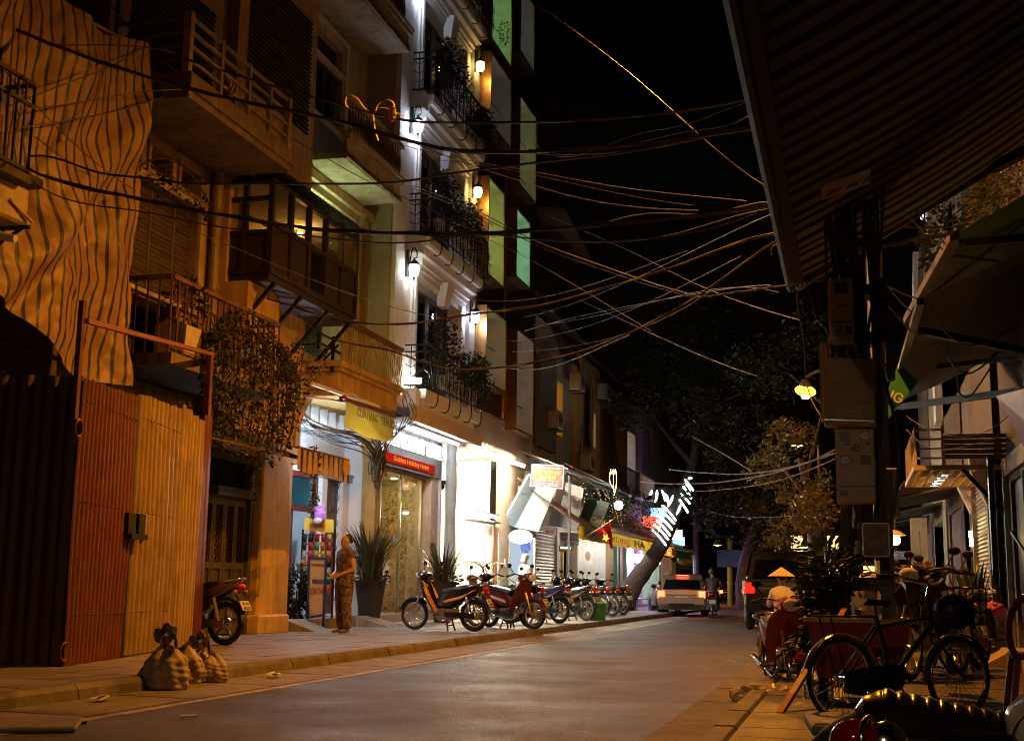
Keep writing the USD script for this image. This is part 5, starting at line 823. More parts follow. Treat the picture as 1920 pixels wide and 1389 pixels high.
# ---------------------------------------------------------------- farther shops round the bend
wb = Thing('white_balcony_house', 'pale house with a white lit balcony seen through the tree', 'house', loc=(-9.9, 57, 0))
wb.add('wall', wallx(-10.6, -10.0, sbox(55.6, .1, 62, 9.5), [(56.5, 5.6, 60, 8.2)]), mt('pale_pink_wall', (.5, .44, .40), .8, streak=.2)); wb.add('lit_room', bx(-10.5, -10.45, 56.5, 60, 5.6, 8.2), em('room_white', (1., .92, .88), .9)); wb.add('balcony', J(bx(-10, -9.2, 55.8, 61, 5.1, 5.25), *[bar((-9.25, y, 5.25), (-9.25, y, 6.1), .04) for y in np.arange(55.9, 61, .3)], bar((-9.25, 55.8, 6.1), (-9.25, 61, 6.1), .06)), white_paint)
gg = np.random.default_rng(77)
labs = ['green awninged shop with bright white lights past the beer bar', 'shop with a maroon awning and yellow noodle sign', 'narrow dark house farther down the left side', 'dim house with lit doorway near the end of the street', 'last tall house closing the bend on the left']
cols_ = [(.35, .33, .30), (.30, .24, .18), (.20, .18, .16), (.28, .22, .15), (.2, .17, .13)]
for i, (y0, y1, hgt) in enumerate(((62, 70, 10), (70, 80, 9), (80, 92, 12), (92, 106, 10), (106, 126, 14))):
    xo = -9.5+float(bend((y0+y1)/2)); t = Thing('shop_house', labs[i], 'house', loc=(xo, (y0+y1)/2, 0)); wm = mt('far_wall_%d' % (i+1), cols_[i], .85, streak=.4)
    nw = max(2, int((y1-y0)/3)); hs = [(y0+.6+k*(y1-y0-1)/nw, z, y0+.6+k*(y1-y0-1)/nw+1.3, z+1.7) for k in range(nw) for z in np.arange(4.6, hgt-2, 3.1)]
    t.add('wall', wallx(xo-4, xo, sbox(y0, .1, y1, hgt), hs+[(y0+.5, .12, y1-.5, 2.8)]), wm)
    for h_ in hs: t.add('window', J(bx(xo-.3, xo-.25, h_[0], h_[2], h_[1], h_[3]), bar((xo-.2, (h_[0]+h_[2])/2, h_[1]), (xo-.2, (h_[0]+h_[2])/2, h_[3]), .06)), mt('dark_pane', None))
    t.add('open_shop', bx(xo-2.5, xo-2.4, y0+.5, y1-.5, .12, 2.8), em('shop_glow_%d' % (i+1), [(.75, 1., .88), (1., .72, .5), (1, .6, .3), (1., .8, .6), (1., .7, .4)][i], [9., 3.5, 2., 5., 4.][i]))
    for k in range(3): t.add('stall_goods', cb(xo-.6-.5*k, xo-.1-.4*k, y0+1+k*2, y0+2.4+k*2, .12, .9+.25*k, .05), mt('goods_%d' % k, [(.4, .1, .08), (.1, .15, .35), (.5, .4, .2)][k], .6))
    acol = [(.03, .28, .16), (.16, .05, .035), (.10, .09, .09), (.3, .2, .1), (.12, .1, .1)][i]
    am, uv = grid(lambda u, v: np.stack([xo+1.7-1.8*v, y0+.3+u*(y1-y0-.6), 2.85+.9*v], -1), 20, 5); t.add('awning', am, stripes('far_awning_%d' % i, [(0, acol), (.5, tuple(np.array(acol)*1.9))], 14, tr=.35), uv=uv); t.add('valance', bx(xo+1.68, xo+1.72, y0+.3, y1-.3, 2.45, 2.86), mt('valance_%d' % i, [(.05, .3, .18), (.6, .45, .08), (.2, .2, .2), (.5, .3, .1), (.2, .2, .2)][i], .6))
    for k in range(3):
        ck_ = [((1., .12, .06), 2.5), ((.25, .4, 1.), 3.), ((1., .75, .2), 2.5), ((.3, 1., .5), 2.5), ((1., .9, .8), 3.)][(i*2+k) % 5]; yk = y0+1.2+k*(y1-y0)/3
        t.add('lit_sign', bx(xo+.1, xo+.95, yk, yk+.12, 3.9+.5*(k % 2), 4.5+.6*(k % 2)), em('lit_sign_%d' % ((i*2+k) % 5), *ck_))
    if i == 1: t.add('lettering', txt('PHỞ - NEM - BÚN CHẢ BIA', .3, (xo+1.73, y0+.6, 2.52), (0, 1, 0), (0, 0, 1), w=8.6, bold=True), navy)
    if i == 0:
        for k in range(4): t.add('shop_light', sph((xo+.9, y0+1+k*1.9, 2.75), .13, 8), em('shop_bulb', (.80, 1., .93), 45.))
        t.add('white_profile', J(bar((xo+1.75, y0, 2.95), (xo+1.75, y1, 2.95), .12), bar((xo+1.2, y0, 3.2), (xo+1.2, y1, 3.2), .1)), white_paint)
    if i == 3: t.add('shop_light', sph((xo+.9, y0+3, 2.6), .15, 8), em('shop_bulb_warm', (1., .8, .5), 30.))
bgt = Thing('end_building', 'dark blocks closing the far end of the street', 'building', loc=(-6, 150, 0)); bgt.add('wall', J(bx(-26, -8, 140, 150, 0, 9), bx(-8, 4, 132, 150, 0, 7), bx(4, 16, 120, 150, 0, 11)), dk_wall); [bgt.add('window', bx(x, x+1.2, 131.9, 131.95, z, z+1.4), em('far_window', (1., .6, .25), 2.)) for x in (-6, -2.5, 1) for z in (2, 5)]
# ================================================================ trees
bark = mt('dark_bark', (.075, .055, .042), .9, var=.4, scale=9, bump=.8, bscale=30)
def tree(name, lab, trunk, limbs, blobs, nleaf, size, mat, seed, label_leaf=None):
    t = Thing(name, lab, 'tree', loc=tuple(trunk[0][0]))
    p, r = trunk; pts = smooth(p, 22); t.add('trunk', tube(pts, np.interp(np.linspace(0, 1, 22), np.linspace(0, 1, len(r)), r)*(1+.06*np.sin(np.arange(22)*2.1)), 12), bark, True)
    for lp, r0 in limbs: q_ = smooth(lp, 12); t.add('limb', tube(q_, np.linspace(r0, r0*.3, 12), 7), bark, True)
    P = np.vstack([blob(c, r_, max(8, int(nleaf*w)), seed+i, .25) for i, (c, r_, w) in enumerate(blobs)])
    keep = meshkit.fbm(P*np.array([.9, .9, 1.1]), 3, seed) > .44
    P = P[keep]; t.add('crown', leaves(P, size, seed, droop=.25), mat); return t
at = lambda px, py, y: gy(px, py, y)
lf_tree = leafmat('tree_leaf', (.075, .085, .022), .3, .35); lf_tam = leafmat('feathery_leaf', (.17, .11, .016), .35)
b0 = at(1168, 1138, 46.); b0[2] = .1
lean = tree('leaning_tree', 'leaning tree with its forked trunk wrapped in white light strips', ([b0, at(1185, 1100, 46.3), at(1228, 1040, 46.8), at(1262, 965, 47), at(1272, 925, 47)], [.44, .36, .31, .29, .25]),
    [([at(1272, 930, 47), at(1250, 915, 46.8), at(1215, 930, 46.5)], .16), ([at(1272, 925, 47), at(1284, 905, 47), at(1298, 870, 47.3), at(1306, 790, 47.6), at(1318, 700, 48)], .2), ([at(1306, 800, 47.6), at(1340, 760, 47), at(1390, 740, 46.5)], .1), ([at(1298, 870, 47.3), at(1240, 800, 47.5), at(1215, 760, 48)], .12)],
    [(at(1262, 690, 47), (2.1, 1.8, 1.6), .3), (at(1200, 750, 46), (1.3, 1.5, 1.2), .12), (at(1310, 770, 46), (1.2, 1.5, 1.3), .16), (at(1370, 700, 47.5), (1.6, 1.5, 1.5), .2), (at(1290, 600, 48), (1.9, 1.8, 1.1), .15), (at(1345, 850, 46), (.7, .9, .6), .07)], 4600, .25, lf_tree, 50)
gl = at(1268, 928, 46.7); lean.add('fork_leaves', leaves(blob(gl, (.45, .35, .22), 130, 9), .22, 9), lf_green)
# white strips wound round trunk and branches
ledm = em('white_strip', (.80, .94, 1.), 3.2)
led = Thing('strip_lights', 'white light strips wound round the leaning tree and hung from its fork', 'lights', loc=tuple(at(1250, 980, 46.6)))
def wrap(p0, p1, r, k):
    p0, p1 = np.asarray(p0), np.asarray(p1); d = (p1-p0)/np.linalg.norm(p1-p0); u = np.cross(d, (0, 1, 0)); u /= np.linalg.norm(u); w = np.cross(d, u); n_ = int(k); gq = np.random.default_rng(n_)
    for i in range(n_):
        a = np.linspace(-.35, np.pi+.35, 10); c_ = p0+(p1-p0)*((i+.5)/n_)+d*((.16+gq.uniform(-.03, .03))*np.cos(a)+gq.uniform(-.01, .01))[:, None]
        s_ = 1 if w[1] < 0 else -1; led.add('strip', tube(c_+r*(np.cos(a)[:, None]*u+s_*np.sin(a)[:, None]*w), np.r_[.012, np.full(8, .046), .012]*gq.uniform(.85, 1.1), 6), ledm)
wrap(at(1233, 1012, 46.75), at(1257, 958, 47), .36, 6); wrap(at(1280, 955, 46.8), at(1293, 903, 47), .20, 4)
for a_, b_ in (((1223, 918), (1213, 938)), ((1232, 918), (1228, 942)), ((1240, 918), (1247, 940)), ((1248, 925), (1253, 948)), ((1262, 928), (1252, 950)), ((1276, 945), (1268, 965)), ((1290, 898), (1298, 896)), ((1284, 905), (1295, 920))):
    led.add('strip', tube(smooth([at(*a_, 46.4), (at(*a_, 46.4)+at(*b_, 46.4))/2+np.array([.03, 0, .02]), at(*b_, 46.4)], 6), np.r_[.02, .05, .055, .05, .045, .02], 6), ledm)
b1 = at(1392, 1090, 62); b1[2] = 0
tree('street_tree', 'sodium lit street tree on the far right kerb beyond the black car', ([b1, at(1398, 1040, 62), at(1425, 960, 62), at(1440, 900, 62)], [.27, .22, .19, .14]), [([at(1425, 960, 62), at(1380, 920, 62), at(1350, 910, 62)], .14), ([at(1440, 900, 62), at(1480, 860, 62)], .14)],
    [(at(1380, 960, 60), (2.4, 2, 1.5), .3), (at(1450, 980, 58), (2, 2, 1.6), .3), (at(1420, 900, 62), (2.6, 2, 1.5), .3), (at(1330, 960, 66), (1.2, 2, 1.), .1)], 3800, .26, lf_tree, 90)
b2 = at(1536, 1180, 30); b2[2] = .1
tree('street_tree', 'feathery street tree glowing orange beside the hanging street lamp', ([b2, at(1530, 1080, 30), at(1520, 950, 30), at(1500, 860, 30)], [.2, .17, .14, .08]), [([at(1520, 950, 30), at(1470, 880, 30), at(1430, 850, 30)], .07), ([at(1510, 900, 30), at(1530, 820, 30), at(1545, 760, 30)], .06)],
    [(at(1465, 825, 29), (.85, .9, .55), .3), (at(1500, 905, 29), (.75, .8, .6), .25), (at(1440, 880, 31), (.6, .8, .5), .12), (at(1525, 960, 28), (.55, .6, .5), .15), (at(1480, 1000, 29), (.6, .6, .45), .12)], 5200, .12, lf_tam, 120)
tree('street_tree', 'dark leafy tree above the far right shops', ([at(1600, 1150, 40)*np.array([1, 1, 0]), at(1600, 1000, 40), at(1590, 800, 40), at(1560, 650, 40)], [.3, .26, .22, .1]), [([at(1590, 800, 40), at(1480, 700, 40)], .1)], [(at(1440, 690, 42), (1.5, 1.5, 1.3), .4), (at(1520, 640, 42), (1.5, 1.5, 1.3), .4), (at(1400, 800, 44), (1.0, 1.2, .8), .2)], 2600, .2, lf_tree, 150)
b3 = gz(1300, 1118, .1)
lp = Thing('street_light', 'double armed street light post beyond the green awning', 'street light', loc=tuple(at(1304, 1080, 66)*np.array([1, 1, 0]))); pst = mt('purple_grey_post', (.10, .09, .11), .5, .3)
o = at(1306, 1085, 66); o[2] = .1; lp.add('post', cyl(o, at(1304, 935, 66), .20, 10, .14), pst)
for c in ((1338, 940), (1345, 946), (1290, 940)): lp.add('arm', tube(smooth([at(1304, 970, 66), at((1304+c[0])/2, 950, 66), at(*c, 66)], 8), .07, 6), pst); lp.add('head', tf(sph((0, 0, 0), (.35, .2, .1), 8), t=at(*c, 66)), pst)
yp = Thing('lit_trunk', 'yellow lit post by the far trees', 'post', loc=tuple(at(1369, 1080, 75)*np.array([1, 1, 0]))); o = at(1369, 1100, 75); o[2] = 0; yp.add('post', cyl(o, at(1369, 1008, 75), .16, 8), mt('yellow_paint_post', (.7, .45, .05), .7)); yp.add('sign_box', bx(o[0]-.7, o[0]+.7, 74.6, 74.8, 2.2, 3.2), mt('far_blue_box', (.1, .12, .3), .6))
# ================================================================ lamps of the street
def street_lamp(o, lab, power, r, arm, bulbmat):
    o = np.asarray(o, float); t = Thing('sodium_lamp', lab, 'street lamp', loc=tuple(o)); hd = mt('lamp_grey', (.2, .2, .2), .5, .3)
    if power: t.add('bowl', tf(sph((0, 0, 0), (.20, .16, .11), 16), ry=.2, t=o+np.array([0, 0, -.06])), em('amber_bowl', (1., .33, .04), 7.), True); t.add('bulb', sph(o+np.array([0, -.02, -.17]), (.075, .075, .05), 10), bulbmat)
    t.add('hood', tf(lathe([(.02, .22), (.10, .20), (.20, .05), (.26, -.13), (.25, -.13), (.18, .04), (.08, .16)], 16), t=o+np.array([0, 0, .04 if power else 0]), s=.55 if power else 1.), hd); power or t.add('bulb', sph(o+np.array([0, 0, .0]), (r, r, r), 14), bulbmat); t.add('arm', tube(smooth(arm, 12), .03, 6), hd)
    return t
LP = np.array([-1.75, 14.5, 8.5])
street_lamp(LP, 'orange sodium street lamp hanging over the near road on an arm', 0, .14, [LP+np.array([0, 0, .2]), LP+np.array([.7, .05, .6]), (.35, 14.6, 8.9)], em('sodium_bulb', SOD, 8600.)).add('pole', cyl((.35, 14.6, .1), (.35, 14.6, 9.0), .10, 10, .08), concrete)
l2 = gy(1510, 727, 24.); 
L2 = street_lamp(l2, 'lit orange street lamp glowing left of the meter boxes', 1, .19, [l2+np.array([0, 0, .2]), l2+np.array([.4, 0, .35]), (.5, 24.2, l2[2]+.1)], em('sodium_bulb_2', (1., .34, .022), 7500.))
L2.add('pole', cyl((.5, 24.25, .1), (.5, 24.25, 7.2), .12, 10, .09), concrete)
LB = np.array([-2.4, -13., 7.4]); tb_ = street_lamp(LB, 'next street lamp of the row, behind the viewer', 0, .14, [LB+np.array([0, 0, .2]), LB+np.array([.7, -.2, .6]), (.1, -13.4, 8.1)], em('sodium_bulb_4', (1., .66, .38), 5600.)); tb_.add('pole', cyl((.1, -13.4, 0), (.1, -13.4, 8.3), .12, 10, .09), concrete)
for c, y, lab in (((1495, 830), 55, 'small distant orange street lamp seen through the feathery leaves'), ((1345, 1018), 80, 'far orange street lamp near the yellow lit post'), ((1510, 1020), 60, 'tiny orange lamp low behind the right hand leaves')):
    o = gy(*c, y); t = street_lamp(o, lab, 0, .17, [o+np.array([0, 0, .2]), o+np.array([.4, 0, .4]), o+np.array([.9, 0, .3])], em('sodium_bulb_3', SOD, 900.)); t.add('post', cyl(o+np.array([.9, 0, .4]), (o[0]+.9, o[1], 0), .08, 8), dark_steel)
# ================================================================ right side: poles, meters, awnings, shops
cp_ = Thing('ladder_pole', 'grey concrete utility pole with rectangular openings carrying meter boxes', 'pole', loc=(.1, 11, .1)); pc = mt('pole_concrete', (.15, .14, .12), .9, var=.3, scale=6, bump=.4, streak=.4)
hol = [sbox(.0, z, .20, z+.29).buffer(.02) for z in np.arange(.22, 8.5, .42)]
sh_ = Polygon([(-.10, .1), (.31, .1), (.25, 9.5), (-.02, 9.5)]); cp_.add('shaft', wally(10.98, 11.22, sh_, hol), pc); cp_.add('band', J(bx(-.10, .29, 10.95, 10.97, 1.0, 1.06), bx(-.08, .28, 10.94, 10.96, 2.6, 2.66)), dark_steel); cp_.add('square_tag', tf(bx(-.035, .035, -.005, .005, -.035, .035), ry=.7, t=gy(1583, 1100, 10.93)), white_paint)
cream_b = mt('meter_cream', (.68, .60, .47), .55, var=.12, streak=.35, dirt=(.08, .05, .03)); mdark = mt('meter_hole', (.02, .02, .02), .3); mface = mt('meter_face', (.85, .86, .85), .3)
def meter(name, lab, c, y, d, mat, holes=(), tilt=0):
    (x0, z1), (x1, z0) = [gy(*p, y)[[0, 2]] for p in c]; t = Thing(name, lab, 'meter box', loc=((x0+x1)/2, y, z0))
    t.add('case', cb(x0, x1, y, y+d, z0, z1, .012), mat); f = lambda u, v: (x0+(x1-x0)*u, z1+(z0-z1)*v); return t, f, (x1-x0), (z1-z0)
tm, f, w_, h_ = meter('meter_box', 'tall cream meter box at the top of the stack on the pole', ((1552, 524), (1602, 637)), 10.62, .22, cream_b)
def rect(t, f, u0, v0, u1, v1, y, mat, nm, d=.006, parent=None):
    (a_, b_), (c_, d_) = f(u0, v0), f(u1, v1); t.add(nm, bx(a_, c_, y-d, y, d_, b_), mat, parent=parent)
rect(tm, f, .28, .07, .78, .23, 10.62, mdark, 'window'); rect(tm, f, .30, .10, .76, .19, 10.612, mt('meter_face_dim', (.12, .08, .07), .3), 'dial'); rect(tm, f, .05, .70, .98, .715, 10.62, mdark, 'seam'); rect(tm, f, .12, .78, .52, .93, 10.62, cream_b, 'label_frame', .012); rect(tm, f, .68, .77, .9, .9, 10.62, mdark, 'lock_hole'); rect(tm, f, .38, .42, .75, .455, 10.62, mt('red_sticker', (.4, .08, .06), .6), 'sticker'); rect(tm, f, .3, .83, .48, .87, 10.61, mt('blue_tag', (.2, .3, .42), .6), 'blue_tag')
tm, f, w_, h_ = meter('meter_box', 'thin yellowish box edge on behind the tilted meter box', ((1535, 642), (1558, 785)), 10.8, .25, mt('meter_ochre', (.42, .31, .13), .6, streak=.3)); rect(tm, f, .3, .02, .38, .98, 10.8, cream_b, 'rib', .01); rect(tm, f, .6, .02, .7, .98, 10.8, cream_b, 'rib', .01)
tm = Thing('meter_box', 'wide tilted cream meter cabinet with a red lettered label', 'meter box', loc=(.03, 10.5, 2.25))
o = gy(1594, 733, 10.5); W2, H2 = .405, .56
def tt(m): return tf(tf(m, rx=0), ry=.055, t=o)
tm.add('case', tt(cb(-W2/2, W2/2, 0, .26, -H2/2, H2/2, .015)), mt('meter_brown', (.50, .39, .25), .6, var=.15, streak=.3))
for (u, v, a_, b_) in ((-.17, .03, .17, .13), (.05, .05, .11, .09), (-.17, -.13, .10, .09), (.04, -.14, .11, .09)): tm.add('raised_panel', tt(cb(u, u+a_, -.014, .002, v+.05, v+b_+.05, .006)), _mats['meter_brown'])
tm.add('label', tt(bx(-.11, .10, -.006, 0, -.215, -.165)), mt('label_white', (.55, .52, .48), .5)); tm.add('lettering', on(txt('TRẦN THIỆN CẦN', .02, (0, 0, 0), (1, 0, 0), (0, 1, 0), w=.13, d=.003), tt((np.array([[-.055, -.009, -.203]]), np.zeros((0, 3), int)))[0][0], (math.cos(.055), 0, -math.sin(.055)), (math.sin(.055), 0, math.cos(.055))), ir)
tm.add('lock', tt(bx(.10, .16, -.01, 0, -.225, -.165)), mdark); tm.add('bottom_lip', tt(bx(-W2/2+.005, W2/2-.005, -.02, .0, -.25, -.238)), chrome)
tm, f, w_, h_ = meter('meter_box', 'cream meter box with four square dial windows, lowest of the stack', ((1565, 803), (1643, 942)), 10.6, .25, cream_b)
for k, (u, v) in enumerate(((.12, .04), (.64, .04), (.12, .37), (.64, .37))):
    rect(tm, f, u-.03, v-.012, u+.27, v+.135, 10.6, cream_b, 'window_rim', .014); rect(tm, f, u, v+.005, u+.24, v+.12, 10.586, mdark, 'window', .004)
    a_, b_ = f(u+.12, v+.07); tm.add('dial', on(poly_ext(unary_union([sbox(-.032, -.028, .032, .012), Point(0, .0).buffer(.034)]).intersection(sbox(-.034, -.028, .034, .03)), .005), (a_, 10.578, b_), **XZ), mface if k in (1, 2) else mt('meter_face_dim', None)); rect(tm, f, u+.05, v+.05, u+.2, v+.058, 10.574, mdark, 'dial_line', .002); rect(tm, f, u+.05, v+.078, u+.2, v+.083, 10.574, mdark, 'dial_line', .002)
    if k < 2: rect(tm, f, u-.02, v+.145, u+.26, v+.2, 10.6, mt('label_white', None), 'label', .004); rect(tm, f, u+.14, v+.155, u+.24, v+.19, 10.595, mt('red_sticker', None), 'red_print', .002)
rect(tm, f, .03, .775, .99, .785, 10.6, mdark, 'seam'); rect(tm, f, .06, .80, .35, .94, 10.6, cream_b, 'small_door', .012); rect(tm, f, .42, .80, .7, .95, 10.6, cream_b, 'small_door', .012); rect(tm, f, .04, .61, .25, .74, 10.6, mt('label_white', None), 'label', .004); rect(tm, f, .1, .84, .3, .91, 10.588, mt('blue_tag', None), 'blue_tag', .003)
a_, b_ = f(.52, .27); tm.add('round_emblem', on(J(tf(torus(.028, .003, 20, 4), rx=-math.pi/2), bx(-.02, .02, -.002, .002, -.002, .002), bx(-.002, .002, -.02, .02, -.002, .002)), (a_, 10.597, b_), **XZ), mdark)
meter('meter_box', 'dark tall cabinet right of the top meter box', ((1632, 520), (1668, 640)), 10.95, .2, mt('dark_cabinet', (.10, .07, .045), .6)); meter('meter_box', 'dull green grey cabinet right of the four dial meter box', ((1656, 877), (1688, 968)), 11.6, .3, mt('grey_green_cabinet', (.26, .31, .29), .5, streak=.25)); meter('meter_box', 'grey narrow box with a pale rim beside the tilted cabinet', ((1660, 643), (1679, 710)), 11.0, .15, mt('pale_rim_box', (.24, .24, .23), .6))
sp_ = Thing('rusty_plate', 'weathered round cornered plate hanging on the pole marked 1A and 55', 'plate', loc=tuple(gy(1642, 1043, 10.6))); (x0, z1), (x1, z0) = gy(1617, 981, 10.6)[[0, 2]], gy(1668, 1043, 10.6)[[0, 2]]
sp_.add('plate', on(poly_ext(sbox(-(x1-x0)/2, -(z1-z0)/2, (x1-x0)/2, (z1-z0)/2).buffer(-.02).buffer(.02), .015), ((x0+x1)/2, 10.615, (z0+z1)/2), **XZ), mt('weathered_plate', (.30, .27, .23), .6, var=.4, scale=9, streak=.8, dirt=(.05, .035, .02), stretch=(12, 12, 2)))
sp_.add('rim', on(tube([(a*(x1-x0)/2, b*(z1-z0)/2, .0) for a, b in ((-.9, -1), (.9, -1), (1, -.9), (1, .9), (.9, 1), (-.9, 1), (-1, .9), (-1, -.9))], .006, 6, closed=True), ((x0+x1)/2, 10.6, (z0+z1)/2), **XZ), mt('brushed_steel', None)); sp_.add('lettering', J(txt('1A', .03, (x0+.13, 10.598, z1-.07), (1, 0, 0), (0, 0, 1), d=.004), txt('Pz.55', .03, (x0+.05, 10.598, z0+.03), (1, 0, 0), (0, 0, 1), d=.004)), mdark)
cbz = Thing('cable_bundle', 'black cables running down the concrete pole behind the meter boxes', 'cables', loc=(.1, 10.9, 3)); gg = np.random.default_rng(31)
cbz.add('cables', J([tube(smooth([(gg.uniform(-.1, .3), 10.9, 5.6), (gg.uniform(-.15, .35), 10.88, 4.2), (gg.uniform(-.12, .3), 10.9, 2.8), (gg.uniform(-.05, .25), 10.93, 1.2)], 12), .014, 5) for i in range(16)]), mt('black_cable', None))
# big striped awning overhead
ba_ = Thing('striped_awning', 'huge dark blue and white striped awning overhead at the top right', 'awning', loc=(.8, 9, 4.4)); AZ, sl_ = 3.95, .60
am, uv = grid(lambda u, v: np.stack([-.48+2.7*v, 2.0+u*10.45, AZ+sl_*2.7*v-.10*np.sin(v*np.pi)+.012*np.sin(u*70)], -1), 120, 12)
ba_.add('cloth', am, stripes('blue_white_stripe', [(0, (.13, .15, .18)), (.56, (.002, .004, .022))], 39, 1., tr=.03, dirt=.25), True, uv=uv); gal = mt('galvanised', (.028, .022, .018), .7, 0., streak=.3, spec=.2)
ba_.add('front_bar', J(cyl((-.50, 2, AZ-.02), (-.50, 12.5, AZ-.02), .06, 10), bx(-.46, -.38, 2, 12.45, AZ-.06, AZ-.03)), gal)
ba_.add('arm', J(bar((-.45, 12.38, AZ-.06), (1.45, 12.38, AZ+1.06), .05, .07), bar((-.45, 12.3, AZ-.08), (1.45, 12.3, AZ+1.0), .03)), mt('ribbed_arm', (.2, .16, .11), .5, .4)); ba_.add('arm', bar((1.4, 12.36, AZ+1.02), (2.2, 11.3, AZ+1.1), .09), black_iron); ba_.add('arm', bar((-.4, 5, AZ), (1.6, 5, AZ+1.1), .05), gal)
ba_.add('wall_box', bx(2.1, 2.25, 2, 12.5, AZ+1.62, AZ+1.85), gal)
def onawn(px, py):
    d = ray(px, py); n = np.array([-sl_, 0, 1.]); k = n@np.array([-.48, 0, AZ-.10])-n@CAM; return CAM+d*(k/(n@d))
q0, q1, q2, q3 = [onawn(*c) for c in ((1538, 345), (1632, 312), (1632, 340), (1541, 372))]
ba_.add('sewn_label', hull([*(q_-np.array([0, 0, .02]) for q_ in (q0, q1, q2, q3)), q0, q2]), mt('label_white', None)); Ud = (q1-q0)/np.linalg.norm(q1-q0); Vd = (q0-q3); Vd -= Ud*(Vd@Ud); Vd /= np.linalg.norm(Vd); nn = np.cross(Ud, Vd)
for k, (s_, a_) in enumerate((('MÁI HIÊN', .04), ('TIẾN PHÁT', .42), ('ĐT 0904', .75))): ba_.add('label_print', txt(s_, .07, q3+(q2-q3)*a_+(q0-q3)*.3+nn*(.03 if nn[2] < 0 else -.03), Ud, Vd, w=np.linalg.norm(q1-q0)*.24, d=.003), [ir, mt('ink_green', (.02, .15, .06), .5), navy][k])
# second, green grey awning and third dark awning
a2 = Thing('green_awning', 'grey green striped awning lit from below at the right', 'awning', loc=(1.4, 15.5, 4.8)); gm2 = stripes('green_stripe', [(0, (.06, .14, .12)), (.6, (.012, .035, .03)), (.8, (.045, .11, .095))], 20, .6, tr=.02, dirt=.3)
am, uv = grid(lambda u, v: np.stack([1.13-.31*u+(2.25-1.13+.31*u)*v, 13.4+4.2*u, 4.62+.62*v], -1), 60, 8); a2.add('cloth', am, gm2, True, uv=uv)
a2.add('front_bar', bar((1.13, 13.35, 4.6), (.82, 17.65, 4.6), .10), mt('brown_bar', (.045, .032, .024), .6)); a2.add('arm', bar((1.2, 13.5, 4.55), (2.2, 14.1, 4.75), .08), black_iron); a2.add('arm', bar((.86, 17.55, 4.55), (2.2, 17.6, 5.1), .10), mt('brown_bar', None)); a2.add('arm', J(bar((1.2, 14.2, 4.6), (2.2, 16.4, 5.0), .03), bar((.95, 16.5, 4.6), (2.2, 14.0, 5.1), .03)), irn)
a3 = Thing('dark_awning', 'dark lower awning on black arms with a green valance corner', 'awning', loc=(1.4, 17, 4)); Z3 = 3.78
am, uv = grid(lambda u, v: np.stack([.72-.1*u+(1.5+.1*u)*v, 12.6+7.4*u, Z3+.75*v-.05*np.sin(v*np.pi)], -1), 60, 8); a3.add('cloth', am, stripes('dark_awn', [(0, (.045, .045, .042)), (.6, (.018, .022, .02))], 30, .7, tr=.02), True, uv=uv)
a3.add('front_bar', bar((.72, 12.6, Z3-.03), (.62, 20.05, Z3-.03), .07), black_iron); a3.add('arm', bar((.75, 19.5, Z3-.1), (2.2, 17.2, Z3-.25), .09), mt('green_grey_arm', (.10, .12, .11), .5, .3)); a3.add('arm', bar((.8, 14.0, Z3-.05), (2.2, 15.4, Z3-.1), .08), black_iron); a3.add('arm', bar((2.2, 15.4, Z3-.1), (1.2, 17.5, Z3+.15), .06), black_iron)
V = [gy(*c, 16.5) for c in ((1685, 680), (1722, 716), (1662, 790), (1643, 795), (1648, 770))]; c_ = a3.add('green_valance', J(hull(V+[v+np.array([0, .03, 0]) for v in V])), mt('green_valance', (.012, .16, .11), .7)); a3.add('lettering', on(txt('NG', .12, (0, 0, 0), (1, 0, 0), (0, 1, 0), w=.24, d=.004, bold=True), gy(1653, 742, 16.46), (.9, 0, -.42), (.42, 0, .9)), mt('valance_print', (.45, .45, .42), .6), parent=c_)
for k in range(3): a3.add('hanging_strip', tube(smooth([(.8+.3*k, 13+2*k, Z3+.1), (1.2+.2*k, 14+2*k, Z3-.2), (1.9, 15+1.5*k, Z3+.2)], 10), .012, 5), cable_black)
# ================================================================ right hand shops
RX = 2.2
rw = Thing('right_shop_row', 'row of dark shuttered shopfronts along the right pavement', 'shopfront', loc=(RX, 18, .1)); dwl = mt('dark_right_wall', (.055, .045, .038), .8, streak=.5)
rw.add('wall', on(poly_ext(sbox(2, .1, 21, 9.5).difference(unary_union([sbox(20.0, .15, 20.01, .2), sbox(15.2, .15, 16.9, 2.6), sbox(17.3, .15, 19.0, 2.5)])), .3), (RX, 0, 0), (0, 1, 0), (0, 0, 1), (1, 0, 0)), dwl)
for k in range(9): rw.add('door_plank', bx(RX+.05, RX+.09, 15.22+k*.187, 15.40+k*.187, .15, 2.6), wood_dark)
for k in range(9): rw.add('door_plank', bx(RX+.05, RX+.09, 17.32+k*.187, 17.50+k*.187, .15, 2.5), mt('dark_blue_plank', (.03, .03, .05), .35, streak=.3))
rw.add('door_lintel', J(bx(RX-.06, RX, 15.0, 19.2, 2.6, 2.85)), mt('stone_lintel', (.3, .25, .2), .7, streak=.4)); rw.add('teal_post', bar((RX-.05, 17.15, .15), (RX-.05, 17.15, 2.5), .06), mt('teal_paint', (.05, .24, .22), .5)); rw.add('cream_post', bar((RX-.10, 16.95, .12), (RX-.02, 16.95, 2.55), .09), mt('cream_post', (.55, .48, .36), .6, streak=.3)); rw.add('latch_bar', bar((RX-.1, 17.0, 1.45), (RX-.15, 17.9, 1.75), .03), black_iron)
